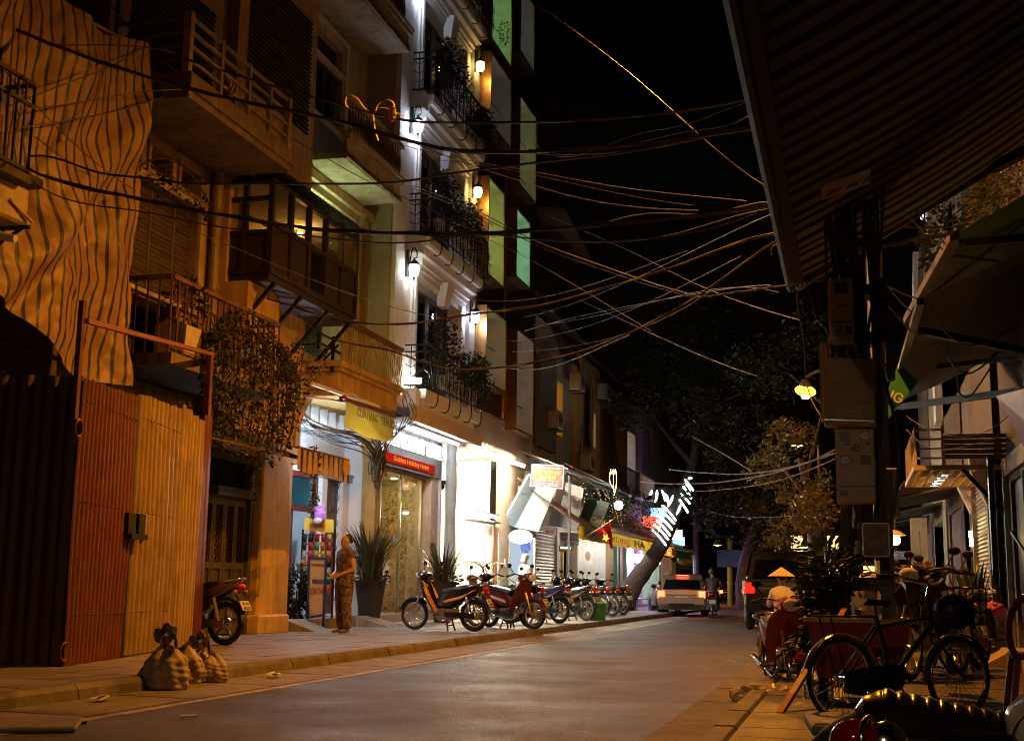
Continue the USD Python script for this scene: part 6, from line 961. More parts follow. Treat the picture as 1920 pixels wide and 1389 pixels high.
rw.add('steel_jamb', bar((RX-.04, 14.4, .15), (RX-.04, 14.4, 2.6), .09), mt('brushed_steel', None)); rw.add('steel_jamb', bar((RX-.04, 19.3, .15), (RX-.04, 19.3, 2.8), .07), mt('brushed_steel', None)); rw.add('upper_shutter', bx(RX-.02, RX, 14.5, 17, 3.1, 4.4), wood_dark)
rw.add('black_column', J(cyl((RX-.12, 19.6, .12), (RX-.12, 19.6, 2.9), .07, 8), cyl((RX-.25, 19.1, .12), (RX-.25, 19.1, 2.9), .05, 8)), mt('black_gloss_pipe', (.015, .014, .014), .25))
ws = Thing('roller_shutter_shop', 'shop with a pale roller shutter lit warm by a wall strip', 'shopfront', loc=(RX-.1, 21.5, .1)); zs = mt('white_shutter', (.55, .53, .47), .4, .3, streak=.15)
for k in range(38): ws.add('shutter_slat', hull([(RX-.14, 20.3, .2+k*.066), (RX-.14, 22.6, .2+k*.066), (RX-.165, 20.3, .22+k*.066), (RX-.165, 22.6, .22+k*.066), (RX-.14, 20.3, .258+k*.066), (RX-.14, 22.6, .258+k*.066), (RX-.12, 20.3, .23+k*.066), (RX-.12, 22.6, .23+k*.066)]), zs)
ws.add('jamb', bx(RX-.22, RX, 20.05, 20.28, .12, 2.9), granite); ws.add('jamb', bx(RX-.22, RX, 22.62, 22.9, .12, 2.9), granite); ws.add('wall', bx(RX-.1, RX+.3, 20.0, 23.2, .1, 9.5), dwl)
for y in (20.05, 22.65): ws.add('corbel', hull([(RX-.2, y, 2.95), (RX-.2, y+.22, 2.95), (RX-.45, y, 2.95), (RX-.45, y+.22, 2.95), (RX-.42, y, 2.7), (RX-.42, y+.22, 2.7), (RX-.25, y, 2.35), (RX-.25, y+.22, 2.35), (RX-.2, y, 2.2), (RX-.2, y+.22, 2.2)]), white_wall)
o = np.array([RX-.24, 22.75, 1.85]); wl_ = Thing('wall_strip_lamp', 'warm glowing wall lamp beside the pale roller shutter', 'lamp', loc=tuple(o)); wl_.add('bulb', cyl(o+np.array([0, 0, -.13]), o+np.array([0, 0, .13]), .035, 8), em('warm_strip', (1., .70, .26), 34.)); wl_.add('rod', bar(o+np.array([.02, .02, -1.0]), o+np.array([.02, .02, 1.0]), .03), mt('brass', (.5, .36, .12), .3, .9))
lb = Thing('lattice_balcony', 'old balcony with a pale lattice floor and three white downlights', 'balcony', loc=(1.5, 20.5, 2.7)); lat = mt('lattice_wood', (.42, .38, .32), .7, streak=.35); Z = 2.75
lb.add('frame', J(bar((.95, 19.4, Z), (2.2, 19.4, Z), .07), bar((.95, 22.6, Z), (2.2, 22.6, Z), .07), bar((.95, 19.4, Z), (.95, 22.6, Z), .07)), lat)
for k, x in enumerate(np.linspace(1.05, 2.1, 8)): lb.add('lattice_bar', bar((x, 19.4, Z-.01), (x, 22.6, Z-.01), .035), lat)
for k, y in enumerate(np.linspace(19.7, 22.3, 9)): lb.add('lattice_bar', bar((.95, y, Z+.03), (2.2, y, Z+.03), .035), lat)
lb.add('plank_face', J(*[bx(1.35, 2.2, 19.3, 19.36, Z+.12+.075*i, Z+.18+.075*i) for i in range(5)]), mt('weathered_plank', (.22, .18, .14), .8, streak=.5)); [lb.add('rail', bar((.95, 19.4, Z+.14*k), (1.35, 19.4, Z+.14*k), .03), lat) for k in range(1, 5)]; [lb.add('baluster', bar((.95, 19.4+i*.4, Z+.04), (.95, 19.4+i*.4, Z+.6), .03), lat) for i in range(9)]; lb.add('rail_post', bar((1.34, 19.4, Z), (1.34, 19.4, Z+.62), .05), lat)
lb.add('brace', bar((1.6, 19.4, Z-.03), (2.2, 19.4, Z-.75), .06), black_iron)
for k, c in enumerate(((1752, 911), (1758, 906), (1764, 900))):
    o = gz(*c, Z-.06); t = Thing('downlight', ['nearest white downlight under the lattice balcony', 'middle white downlight under the lattice balcony', 'farthest white downlight under the lattice balcony'][k], 'lamp', loc=tuple(o)); t.add('lens', cyl(o, o+np.array([0, 0, .02]), .055, 12), em('downlight_white', (.86, 1., .95), 48.)); t.add('rim', tf(torus(.065, .012, 14, 5), rx=math.pi/2, t=o+np.array([0, 0, .012])), chrome)
sv = Thing('shop_sign', 'purple sign with yellow letters hanging at the right edge', 'sign', loc=tuple(gy(1905, 790, 13.6))); P, n = board(sv, 'panel', [(1867, 742), (1935, 725), (1975, 835), (1920, 838)], (14.2, 12.8, 12.8, 14.2), mt('purple_sign', (.20, .06, .13), .5)); btext(sv, 'NV', P, n, .25, .7, .16, mt('sign_yellow', None), bold=True)
for k, (y, lab) in enumerate(((24.5, 'dark plank shutter shop beyond the pale roller shutter'), (29, 'dark shop with hanging bundles beyond'), (34.5, 'green white lit shop where people sit on the right'), (40, 'far dark shop on the right side'))):
    t = Thing('right_house', lab, 'house', loc=(RX, y, 0)); t.add('wall', on(poly_ext(sbox(y-1.6 if k == 0 else y-2.6, .1, y+2.3, 8+k).difference(sbox(y-1.4, .15, y+1.9, 2.7)), .3), (RX, 0, 0), (0, 1, 0), (0, 0, 1), (1, 0, 0)), mt('right_wall_%d' % (k+1), [(.13, .1, .07), (.16, .11, .07), (.3, .25, .17), (.12, .1, .08)][k], .8, streak=.4))
    if k in (0, 1, 3):
        for i in range(10): t.add('door_plank', bx(RX+.05, RX+.1, y-1.38+i*.33, y-1.07+i*.33, .15, 2.7), mt('brown_plank', (.13, .08, .045), .6, streak=.4))
    else: t.add('inner_room', J(bx(RX+1.5, RX+1.6, y-1.4, y+1.9, .15, 2.7)), em('room_mint', (.62, 1., .78), .85)); t.add('side_wall', bx(RX, RX+1.5, y+1.9, y+2.0, .15, 2.7), mt('mint_side', (.5, .6, .52), .7)); t.add('notice', bx(RX+1.44, RX+1.46, y+.2, y+.9, 1.4, 2.2), white_paint)
    t.add('eave', hull([(RX, y-1.6, 3.1), (RX, y+2.2, 3.1), (RX-1.3, y-1.6, 2.85), (RX-1.3, y+2.2, 2.85), (RX, y-1.6, 3.16), (RX-1.3, y+2.2, 2.9)]), mt('tarp_dark', (.07, .055, .045), .7))
# end wall of the pavement with a lit green white stall
gs = Thing('mint_stall', 'mint lit stall wall with a blue sticker strip closing the right pavement', 'stall', loc=(1.2, 37.5, .1)); a_, b_ = gy(1672, 1073, 37.5), gy(1713, 1150, 37.5)
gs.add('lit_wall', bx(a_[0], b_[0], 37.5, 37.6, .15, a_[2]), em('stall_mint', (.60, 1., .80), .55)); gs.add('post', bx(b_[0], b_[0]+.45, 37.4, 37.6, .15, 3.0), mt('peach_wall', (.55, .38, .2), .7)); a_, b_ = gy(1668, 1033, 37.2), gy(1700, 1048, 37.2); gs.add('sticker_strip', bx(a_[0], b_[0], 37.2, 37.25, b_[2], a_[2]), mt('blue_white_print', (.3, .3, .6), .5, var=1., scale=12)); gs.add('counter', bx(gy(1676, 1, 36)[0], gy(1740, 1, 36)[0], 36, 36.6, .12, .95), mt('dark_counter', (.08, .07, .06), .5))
o = gy(1678, 1012, 24); wb_ = Thing('warm_bulb', 'round warm bulb glowing right of the rusty plate', 'lamp', loc=tuple(o)); wb_.add('bulb', sph(o, .10, 12), em('warm_globe', (1., .60, .16), 45.)); wb_.add('shade', lathe([(.2, .08), (.1, .16), (.03, .18)], 12, o), mt('enamel_shade', (.5, .4, .25), .4)); wb_.add('cord', cyl(o+np.array([0, 0, .17]), o+np.array([.1, 0, 1.1]), .01, 4), cable_black)
uh = Thing('upper_house', 'house with a pale pilaster, louvred window and a potted roof seen between the awnings', 'house', loc=(RX, 28, 5)); 
A = gx(1712, 420, RX-.05); uh.add('pilaster', J(bx(RX-.15, RX, 31.6, 32.4, 5, 13), bx(RX-.2, RX, 31.5, 32.5, 11, 11.4)), white_wall); uh.add('wall', bx(RX, RX+.3, 24, 33, 5, 14), mt('brown_upper', (.18, .13, .09), .8))
uh.add('louvres', J(*[bx(RX-.04, RX, 28.2, 31.2, 7.2+i*.24, 7.36+i*.24) for i in range(10)]), mt('grey_louvre', (.32, .30, .28), .6)); uh.add('white_canvas', hull([(RX-.5, 32.6, 7.3), (RX-.5, 34.5, 7.5), (RX-.3, 33, 9.6), (RX-.3, 34.2, 9.6), (RX-.45, 33, 9.6)]), white_paint); uh.add('blue_tube', cyl((RX-.2, 32.8, 10.4), (RX-.2, 32.8, 11.2), .04, 6), em('blue_tube', (.5, .65, 1.), 6.))
A = gx(1858, 372, 1.95); iv = Thing('wall_creeper', 'orange lit creeper on the wall above the green awning', 'creeper', loc=tuple(A)); iv.add('foliage', leaves(blob(A, (.25, 2.6, .55), 1500, 71, .1), .10, 71, droop=.4), lf_vine); iv.add('stems', tube(smooth([A+np.array([.1, -2.4, -.2]), A+np.array([.1, 0, .1]), A+np.array([.1, 2.4, -.2])], 12), .02, 5), stem)
uh.add('planter_foliage', leaves(blob((RX-.4, 22.0, 6.9), (.5, 2.4, .35), 900, 33), .13, 33, droop=.3), lf_vine)
# plants and things on the right pavement
def spiky(t, o, n, h, r, w, mat, seed, lean=.5):
    gg = np.random.default_rng(seed); P = []
    for i in range(n):
        a = gg.uniform(0, 2*np.pi); L = h*gg.uniform(.6, 1.1); ln = lean*gg.uniform(.15, 1.); base = np.asarray(o)+np.array([math.cos(a), math.sin(a), 0])*r*gg.uniform(.1, 1.); d = np.array([math.cos(a), math.sin(a), 0]); s_ = np.array([-d[1], d[0], 0]); k = 6; tt_ = np.linspace(0, 1, k)
        c = base+d*(ln*L*tt_[:, None]**1.8)+np.array([0, 0, 1])*(L*(tt_[:, None]-.25*ln*tt_[:, None]**2.5)); ww = w*np.array([.7, 1., .95, .75, .45, .04]); V = np.vstack([c+s_*ww[:, None]*.5+d*.0, c-s_*ww[:, None]*.5, c-d*ww[:, None]*.15]); F = []
        for j in range(k-1): F += [(j, j+1, 2*k+j), (j+1, 2*k+j+1, 2*k+j), (2*k+j, 2*k+j+1, k+j), (2*k+j+1, k+j+1, k+j)]
        P.append((V, np.array(F)))
    return J(P)
sn_m = leafmat('sword_leaf', (.10, .13, .03), .2, .3)
sp2 = Thing('snake_plant', 'potted snake plant with yellow edged upright leaves over bright green ivy', 'plant', loc=(1.62, 19.3, .12)); o = np.array([1.62, 19.3, .12]); cp2 = mt('dark_pot', (.05, .04, .035), .5)
sp2.add('pot', lathe([(.22, 0), (.28, .5), (.31, .56), (.26, .54)], 14, o), cp2); sp2.add('sword_leaves', spiky(sp2, o+np.array([0, 0, .55]), 34, .85, .2, .075, sn_m, 3, .35), sn_m, True); sp2.add('ivy', leaves(np.vstack([blob(o+np.array([-.12, -.2, .55]), (.32, .3, .26), 420, 4), blob(o+np.array([-.28, -.25, .25]), (.2, .2, .3), 300, 5)]), .07, 5, droop=.3), leafmat('bright_ivy', (.05, .17, .035), .3))
bk = Thing('basket', 'dark crate covered with a pink plastic bag by the potted snake plant', 'crate', loc=(1.55, 16.8, .12)); o = np.array([1.55, 16.9, .12]); bk.add('crate', J(*[bx(o[0]-.26, o[0]+.26, o[1]-.2, o[1]+.2, .13+.09*i, .19+.09*i) for i in range(6)], *[bar(o+np.array([a, b, 0]), o+np.array([a, b, .55]), .04) for a in (-.25, .25) for b in (-.19, .19)]), mt('navy_crate', (.02, .02, .05), .5))
P = blob(o+np.array([.02, 0, .58]), (.33, .26, .16), 60, 8, .75); bk.add('pink_bag', hull(P), mt('pink_bag', (.45, .06, .30), .35), 30)
ch = Thing('red_chair', 'dark red plastic chair at the right edge', 'chair', loc=(1.35, 9.6, .12)); o = gy(1925, 1290, 9.6); o = np.array([o[0]+.12, 9.6, .12]); rp_ = mt('red_plastic', (.16, .012, .02), .35)
ch.add('seat', cb(o[0]-.22, o[0]+.22, 9.4, 9.82, .50, .54, .015), rp_); 
for a, b in ((-1, -1), (-1, 1), (1, -1), (1, 1)): ch.add('leg', bar((o[0]+a*.24, 9.6+b*.22, .12), (o[0]+a*.19, 9.6+b*.18, .5), .04), rp_)
ch.add('backrest', J(tube(smooth([(o[0]-.2, 9.42, .52), (o[0]-.24, 9.40, .72), (o[0]-.14, 9.38, .92), (o[0]+.1, 9.38, .94), (o[0]+.22, 9.40, .7), (o[0]+.2, 9.42, .52)], 16), .025, 6), *[bar((o[0]+k*.09, 9.4, .54), (o[0]+k*.08, 9.385, .92), .045, .012) for k in (-1, 0, 1)]), rp_)
stp = Thing('stone_step', 'stone door step with a wooden ramp at the right wall', 'step', loc=(1.9, 15.5, .1)); stp.add('step', cb(1.7, 2.2, 13.2, 16.6, .1, .30, .02), concrete); stp.add('ramp', hull([(1.4, 15.6, .125), (1.72, 15.6, .30), (1.4, 16.4, .125), (1.72, 16.4, .30), (1.72, 15.6, .125), (1.72, 16.4, .125)]), mt('ramp_wood', (.28, .2, .12), .8))
ct = Thing('red_cart', 'red painted street cart box with a yellow rim behind the bicycle', 'cart', loc=(.2, 10.2, .12)); rc = mt('cart_red', (.32, .02, .015), .45, var=.25, streak=.3); yc = mt('cart_yellow', (.55, .34, .05), .5, streak=.3)
ct.add('box', hull([(-.28, 10.0, .30), (.30, 10.0, .30), (.30, 10.6, .30), (-.28, 10.6, .30), (-.35, 9.95, .72), (.41, 9.95, .72), (.41, 10.65, .72), (-.35, 10.65, .72)]), rc); ct.add('rim', J(bar((-.36, 9.94, .73), (.42, 9.94, .73), .035), bar((.42, 9.94, .73), (.42, 10.66, .73), .035), bar((-.36, 9.94, .73), (-.36, 10.66, .73), .035)), yc); ct.add('yellow_panel', hull([(-.12, 9.962, .66), (.0, 9.962, .68), (-.0, 9.985, .42), (-.14, 9.985, .5)]), yc)
for a in (-.25, .28): ct.add('wheel', tf(torus(.17, .03, 20, 6), rz=math.pi/2, t=(a, 10.3, .29)), rubber)
bg = Thing('cream_sack', 'cream sack standing on the cart seen through the pole opening', 'sack', loc=(.1, 10.4, .75)); o = gy(1633, 1140, 10.4); bg.add('sack', lathe([(.02, .14), (.04, .12), (.06, .05), (.085, -.02), (.09, -.05)], 12, o), mt('cream_sack', (.5, .42, .25), .8)); 
gb = Thing('green_bucket', 'dark green plastic bucket on the cart behind the pole', 'bucket', loc=(.1, 10.4, .7)); o = gy(1625, 1163, 10.45); gb.add('bucket', lathe([(.07, -.08), (.09, .08), (.095, .085), (.08, .08)], 14, o), mt('bucket_green', (.01, .09, .04), .4)); gb.add('bottle', lathe([(.025, -.08), (.025, .05), (.01, .08), (.01, .1)], 8, o+np.array([-.14, -.05, 0])), glassmat('clear_bottle', (.7, .85, .8)))
hb = Thing('hanging_bundle', 'brown bundle of leaves hanging before the peach post', 'bundle', loc=tuple(gy(1727, 1072, 26))); o = gy(1727, 1072, 26); hb.add('bundle', leaves(blob(o, (.26, .2, .16), 90, 6, .2), .16, 6), mt('dry_brown', (.22, .11, .04), .8)); hb.add('cord', cyl(o, o+np.array([0, 0, .8]), .01, 4), cable_black)
bo = Thing('red_white_pole', 'red and white banded wooden bar leaning diagonally against the concrete pole', 'bar', loc=tuple(gy(1462, 1340, 9.2))); A, B = gy(1462, 1338, 9.0), gy(1584, 1143, 10.3); A[2] = max(A[2], .03); rd, wh_ = mt('faded_red_band', (.34, .07, .04), .7, streak=.4), mt('faded_white_band', (.42, .28, .2), .7, streak=.4)
for k in range(6): bo.add('band', bar(A+(B-A)*k/6, A+(B-A)*(k+1)/6, .045, .03), rd if k % 2 == 0 or k > 3 else wh_)
fb = Thing('foil_box', 'box wrapped in wrinkled silver foil used as a planter', 'planter', loc=tuple(gz(1536, 1340, .0))); o = gz(1536, 1340, .0); gg = np.random.default_rng(9)
foil = mt('silver_foil', (.62, .62, .64), .28, .95, .15, 6, bump=1., bscale=26); fb.add('box', cb(o[0]-.11, o[0]+.11, o[1], o[1]+.22, .0, .24, .015), foil); fb.add('soil', bx(o[0]-.1, o[0]+.1, o[1]+.01, o[1]+.21, .24, .245), mt('black_gap', None))
lfp = leafmat('dark_green_leaf', (.035, .065, .015), .25); tp = Thing('potted_tree', 'leafy potted shrub growing from the foil box beside the pole', 'shrub', loc=(o[0], o[1]+.1, .2)); c0 = np.array([o[0]+.12, o[1]+.2, -.04])
tp.add('stems', J(*[tube(smooth([c0+np.array([k*.02, 0, .24]), c0+np.array([k*.06, .1, .6]), c0+np.array([k*.08-.06, .15, 1.05])], 8), .011, 5) for k in (-2, -1, 0, 1, 2)]), stem)
tp.add('foliage', leaves(np.vstack([blob(c0+np.array([-.08, .15, .70]), (.16, .2, .34), 300, 4, .1), blob(c0+np.array([-.10, .2, 1.02]), (.22, .25, .24), 300, 5, .1), blob(c0+np.array([-.22, .1, .55]), (.16, .18, .16), 140, 6, .1), blob(c0+np.array([.06, .2, 1.1]), (.18, .2, .2), 200, 7, .1)]), .085, 4, droop=.35), lfp)
pt = Thing('clay_pot', 'dark red pot hanging in a ring on the concrete pole', 'pot', loc=(-.25, 10.9, 1.0)); o = gy(1560, 1105, 10.8); pt.add('pot', lathe([(.08, -.16), (.12, .0), (.135, .02), (.115, .01)], 14, o), mt('red_clay', (.12, .03, .025), .6)); pt.add('ring', tf(torus(.14, .012, 18, 6), rx=math.pi/2, t=o), chrome); pt.add('foliage', leaves(blob(o+np.array([0, 0, .18]), (.22, .2, .22), 240, 12), .09, 12), lfp)
tr = Thing('rubbish_heap', 'clear plastic bag and twigs swept into a heap by the right kerb', 'rubbish', loc=tuple(gz(1420, 1318, 0))); o = gz(1418, 1318, .0); gg = np.random.default_rng(14)
pb = usdkit.material(stage, '/World/Looks/clear_plastic', {'g': ('principled_bsdf', {'base_color': (.6, .55, .48), 'roughness': .2}), 't': ('transparent_bsdf', {'color': (.8, .75, .65)}), 'm': ('mix_closure', {'fac': .55})}, [('t.BSDF', 'm.closure1'), ('g.BSDF', 'm.closure2')], surface='m.closure')
def crump(o, r, seed, n=26):
    m = trimesh.creation.icosphere(subdivisions=3); v = np.array(m.vertices); f_ = meshkit.fbm(v*2.6+seed, 4, seed); v = v*(.55+.9*f_)[:, None]*np.asarray(r); return v+np.asarray(o), np.array(m.faces)
tr.add('plastic_bag', crump(o+np.array([.0, .05, .06]), (.22, .16, .10), 3), pb); tr.add('plastic_bag', crump(o+np.array([.2, -.02, .07]), (.13, .12, .1), 5), pb)
tr.add('twigs', J([tube([o+np.array([gg.uniform(0, .4), gg.uniform(-.75, -.25), .02]), o+np.array([gg.uniform(0, .5), gg.uniform(-.8, -.2), .05+gg.uniform(0, .05)])], .006, 4) for i in range(40)]), mt('dry_twig', (.28, .18, .08), .9)); tr.add('stick', tube([gz(1470, 1315, .04), gz(1500, 1350, .02)], .016, 6), mt('dry_twig', None)); tr.add('orange_peel', crump(o+np.array([.17, -.5, .03]), (.07, .08, .035), 7), mt('orange_scrap', (.5, .2, .05), .7))
kb = Thing('concrete_block', 'flat concrete block on the pavement edge at the bottom right', 'block', loc=tuple(gz(1545, 1360, .12))); o = gz(1548, 1372, .12); kb.add('block', tf(cb(-.1, .5, -.3, .45, 0, .07, .02), rz=.1, t=(o[0], o[1]+.1, .12)), concrete)
# rubbish sacks and the green bin on the left
sk_m = mt('woven_sack', (.42, .34, .24), .7, var=.3, scale=8, bump=.5, bscale=60, streak=.3); skd = mt('printed_sack', (.38, .31, .21), .55, var=.5, scale=14, streak=.7, dirt=(.07, .02, .015), stretch=(4, 4, 4), bump=.4, bscale=40)
def sack(lab, o, r, h, seed, mat, tie=True):
    t = Thing('rubbish_sack', lab, 'sack', 'rubbish sacks' if False else None, loc=tuple(o)); n, k = 34, 22
    def f(u, v):
        a = u*2*np.pi; rr = np.interp(v, [0, .001, .06, .3, .62, .8, .9, 1], [0., .88, 1.02, 1.06, .84, .46, .20, .26]); pl = 1+.045*np.sin(a*9+v*4+seed)+.018*np.sin(v*46+2.5*np.sin(a*2+seed)+a)*(v < .7)+.30*(np.asarray(meshkit.fbm(np.stack([np.cos(a)*1.3, np.sin(a)*1.3, v*3+seed], -1), 3, seed))-.5)
        return np.stack([o[0]+r*rr*pl*np.cos(a)*1.05, o[1]+r*rr*pl*np.sin(a)*.9, o[2]+h*v+.02*np.sin(a*3+seed)*v], -1)
    t.add('sack', grid(f, n*2, k*2)[0], mat, True)
    if tie:
        c = np.array([o[0], o[1], o[2]+h*.97]); t.add('knotted_ends', J(*[tf(crump((0, 0, 0), (.045, .016, .065), seed+i), rz=i*1.1, ry=a*4, t=c+np.array([a, b, .02+z])) for i, (a, b, z) in enumerate(((-.08, 0, .03), (.05, .02, .05), (.11, -.02, -.02), (-.02, .03, .08), (.02, -.03, .0)))]), mt('dark_plastic', (.09, .07, .045), .35), True)
    return t
S0 = gz(306, 1293, .0)
sack('big knotted rubbish sack with printed stripes at the front left of the heap', S0, .205, .43, 1, skd); sack('pale rubbish sack leaning behind the front one', gz(346, 1282, .0), .17, .38, 4, sk_m, False); sack('dark striped sack at the right end of the heap', gz(397, 1280, .0), .14, .29, 7, skd, False); sack('short tied sack squeezed between the others', gz(372, 1272, .0), .13, .31, 11, sk_m, True)
gbin = Thing('green_bin', 'green plastic bin standing at the left kerb behind the motorbikes', 'bin', loc=tuple(gz(1119, 1172, .0))); o = gz(1120, 1172, .0); gmt = mt('bin_green', (.02, .22, .05), .45)
gbin.add('body', tf(hull([(-.17, -.15, 0), (.17, -.15, 0), (.17, .15, 0), (-.17, .15, 0), (-.21, -.19, .52), (.21, -.19, .52), (.21, .19, .52), (-.21, .19, .52)]), rz=.3, t=o), gmt); gbin.add('rim', tf(J(cb(-.23, .23, -.22, .22, .51, .56, .01)), rz=.3, t=o), gmt)
# ================================================================ shopfront things on the left pavement
mb = Thing('phone_sign', 'standing yellow signboard reading mobifone ĐIỂM BÁN SIM THẺ', 'sign', loc=tuple(gz(597, 1178, .12))); YB = 21.4
P, n = board(mb, 'panel', [(580, 1046), (612, 1047), (607, 1153), (577, 1157)], YB, mt('sign_amber', (.62, .44, .16), .5, var=.08), .05); Lu = np.linalg.norm(P[1]-P[0]); nb = mt('sign_blue_frame', (.02, .03, .16), .5)
mb.add('frame', J(*[bar(P[i]+n*.008, P[(i+1) % 4]+n*.008, .035) for i in range(4)], bar(P[3], np.array([P[3][0]-.01, P[3][1], .12]), .04), bar(P[2], np.array([P[2][0], P[2][1], .12]), .04)), nb)
btext(mb, 'mobifone', P, n, .16, .13, .05, nb, w=Lu*.72); btext(mb, 'ĐIỂM BÁN', P, n, .2, .43, .075, navy, w=Lu*.66, bold=True); btext(mb, 'SIM THẺ', P, n, .1, .61, .11, ir, w=Lu*.8, bold=True); btext(mb, 'mọi lúc mọi nơi', P, n, .1, .95, .025, ir, w=Lu*.75)
rk = Thing('snack_rack', 'rack of coloured snack packets in front of the shop door', 'rack', loc=tuple(gz(600, 1160, .3))); YR = 21.9; x0, z1 = gy(566, 992, YR)[[0, 2]]; x1, z0 = gy(622, 1105, YR)[[0, 2]]
rk.add('header', hull([(x0+.05, YR-.02, z1-.02), (x1, YR-.02, z1-.06), (x0+.06, YR-.02, z1+.22), (x1-.01, YR-.02, z1+.18), (x0+.05, YR, z1-.02), (x1, YR, z1-.06), (x0+.06, YR, z1+.22), (x1-.01, YR, z1+.18)]), mt('header_yellow', (.62, .42, .03), .5)); rk.add('frame', J(bar((x0, YR+.05, .3), (x0, YR+.05, z1), .03), bar((x1, YR+.05, .3), (x1, YR+.05, z1), .03), *[bar((x0, YR+.03, z), (x1, YR+.03, z), .02) for z in np.linspace(z0, z1-.1, 7)]), black_iron)
rk.add('lettering', txt('SNACK', .08, (x0+.15, YR-.03, z1+.04), (1, 0, -.05), (0, 0, 1), w=.3, d=.004, bold=True), red_p); gg = np.random.default_rng(8)
pks = [mt('packet_%s' % c, np.array(v)*.6, .3, var=.6, scale=25) for c, v in (('yellow', (.6, .42, .04)), ('black', (.02, .02, .02)), ('red', (.45, .03, .03)), ('green', (.06, .3, .08)), ('orange', (.55, .2, .03)), ('white', (.6, .58, .5)))]
for r_ in range(7):
    for c in range(5):
        xx, zz = x0+.06+c*(x1-x0-.1)/4.4, z1-.16-r_*.155
        rk.add('packet', tf(J(sph((0, 0, 0), (.055, .03, .066), 8), bx(-.05, .05, -.004, .004, -.076, .076)), rz=gg.uniform(-.5, .5), ry=gg.uniform(-.15, .15), t=(xx+.02, YR-.03, zz)), pks[int(gg.integers(6))], True)
vb = Thing('purple_bag', 'purple hanging packet bag on top of the snack rack', 'bag', loc=(x0+.28, YR-.1, z1)); o = gy(598, 968, YR-.1); vb.add('bag', tf(J(sph((0, 0, 0), (.13, .05, .17), 10), bx(-.12, .12, -.01, .01, .12, .2)), t=o), mt('lilac_bag', (.32, .14, .5), .3)); vb.add('print', tf(sph((0, 0, 0), (.09, .02, .06), 8), t=o+np.array([0, -.045, -.08])), mt('pale_print', (.6, .55, .6), .4))
bx_ = Thing('blue_crate', 'blue plastic crate behind the bush by the shop', 'crate', loc=tuple(gz(560, 1160, .2))); o = gz(562, 1150, .3); bx_.add('crate', bx(o[0]-.25, o[0]+.25, 20.5, 20.9, .2, .75), mt('crate_blue', (.03, .03, .3), .5))
o = np.array([*gz(553, 1178, .12)[:2], .12]); sb = Thing('shop_bush', 'leafy dark green bush beside the yellow pillar', 'shrub', loc=tuple(o)); sb.add('foliage', leaves(np.vstack([blob(o+np.array([0, 0, .62]), (.24, .28, .5), 620, 3, .1)]), .12, 3, droop=.2), lf_dark); sb.add('stems', J(*[tube([o, o+np.array([a, b, .7])], .012, 4) for a, b in ((-.1, 0), (.1, .05), (0, .1), (.05, -.1))]), stem)
sw = leafmat('flax_leaf', (.11, .105, .035), .25, .35); ptm = mt('tall_dark_pot', (.035, .03, .026), .4, streak=.2)
for c, h_, lab, sd in (((692, 1172), 1.25, 'big spiky leaved plant in a tall black tapered pot before the hotel glass', 4), ((815, 1172), 1.0, 'spiky leaved plant in a pot behind the first motorbike', 5)):
    o = np.array([*gz(*c, .12)[:2], .12]); 
    if sd == 5: o = np.array([-8.9, 27.2, .12])
    t = Thing('spiky_plant', lab, 'plant', loc=tuple(o)); t.add('pot', tf(lathe([(.19, 0), (.31, .85), (.33, .9), (.28, .88)], 4 if sd == 4 else 14), rz=.5, t=o), ptm); t.add('leaves', spiky(t, o+np.array([0, 0, .85]), 95 if sd == 4 else 60, h_, .22, .06, sw, sd, .75), sw, True); t.add('undergrowth', leaves(blob(o+np.array([0, 0, .95]), (.4, .4, .18), 260, sd), .09, sd), lf_dark)
lfpalm = leafmat('palm_leaf', (.10, .15, .03), .35)
def palm(lab, o, hgt, n, L, seed):
    t = Thing('palm', lab, 'palm', loc=tuple(o)); o = np.asarray(o, float); gg = np.random.default_rng(seed); t.add('pot', lathe([(.14, 0), (.2, .36), (.21, .4), (.17, .38)], 12, o), ptm); P, S = [], [tube([o+np.array([0, 0, .3]), o+np.array([.03, 0, hgt])], [.035, .025], 6)]
    for i in range(n):
        a = gg.uniform(0, 2*np.pi); d = np.array([math.cos(a), math.sin(a), 0]); k = 9; t_ = np.linspace(0, 1, k)[:, None]; c = o+np.array([0, 0, hgt])+d*L*t_*.85+np.array([0, 0, 1])*L*(.8*t_-.95*t_**2); S.append(tube(c, np.linspace(.008, .003, k), 4)); sd = np.array([-d[1], d[0], 0])
        for j in range(2, k):
            for s_ in (1, -1):
                for q_ in (0, .5):
                    b_ = c[j-1]*(1-q_)+c[j]*q_; P.append((b_, b_+sd*s_*.22*L*(1.1-j/k)+d*.10*L+np.array([0, 0, -.05]), d*.012))
    V = np.array([[b, (b+e)/2+w, e] for b, e, w in P]).reshape(-1, 3); F = np.arange(len(V)).reshape(-1, 3); t.add('fronds', (V, F), lfpalm); t.add('stalks', J(S), stem); return t
palm('palm with thin arching fronds behind the motorbikes at the bright door', (-8.9, 30.3, .12), 1.25, 16, 1.0, 3); palm('low palm by the beige stone wall', (-8.9, 33.4, .12), .9, 12, .95, 6)
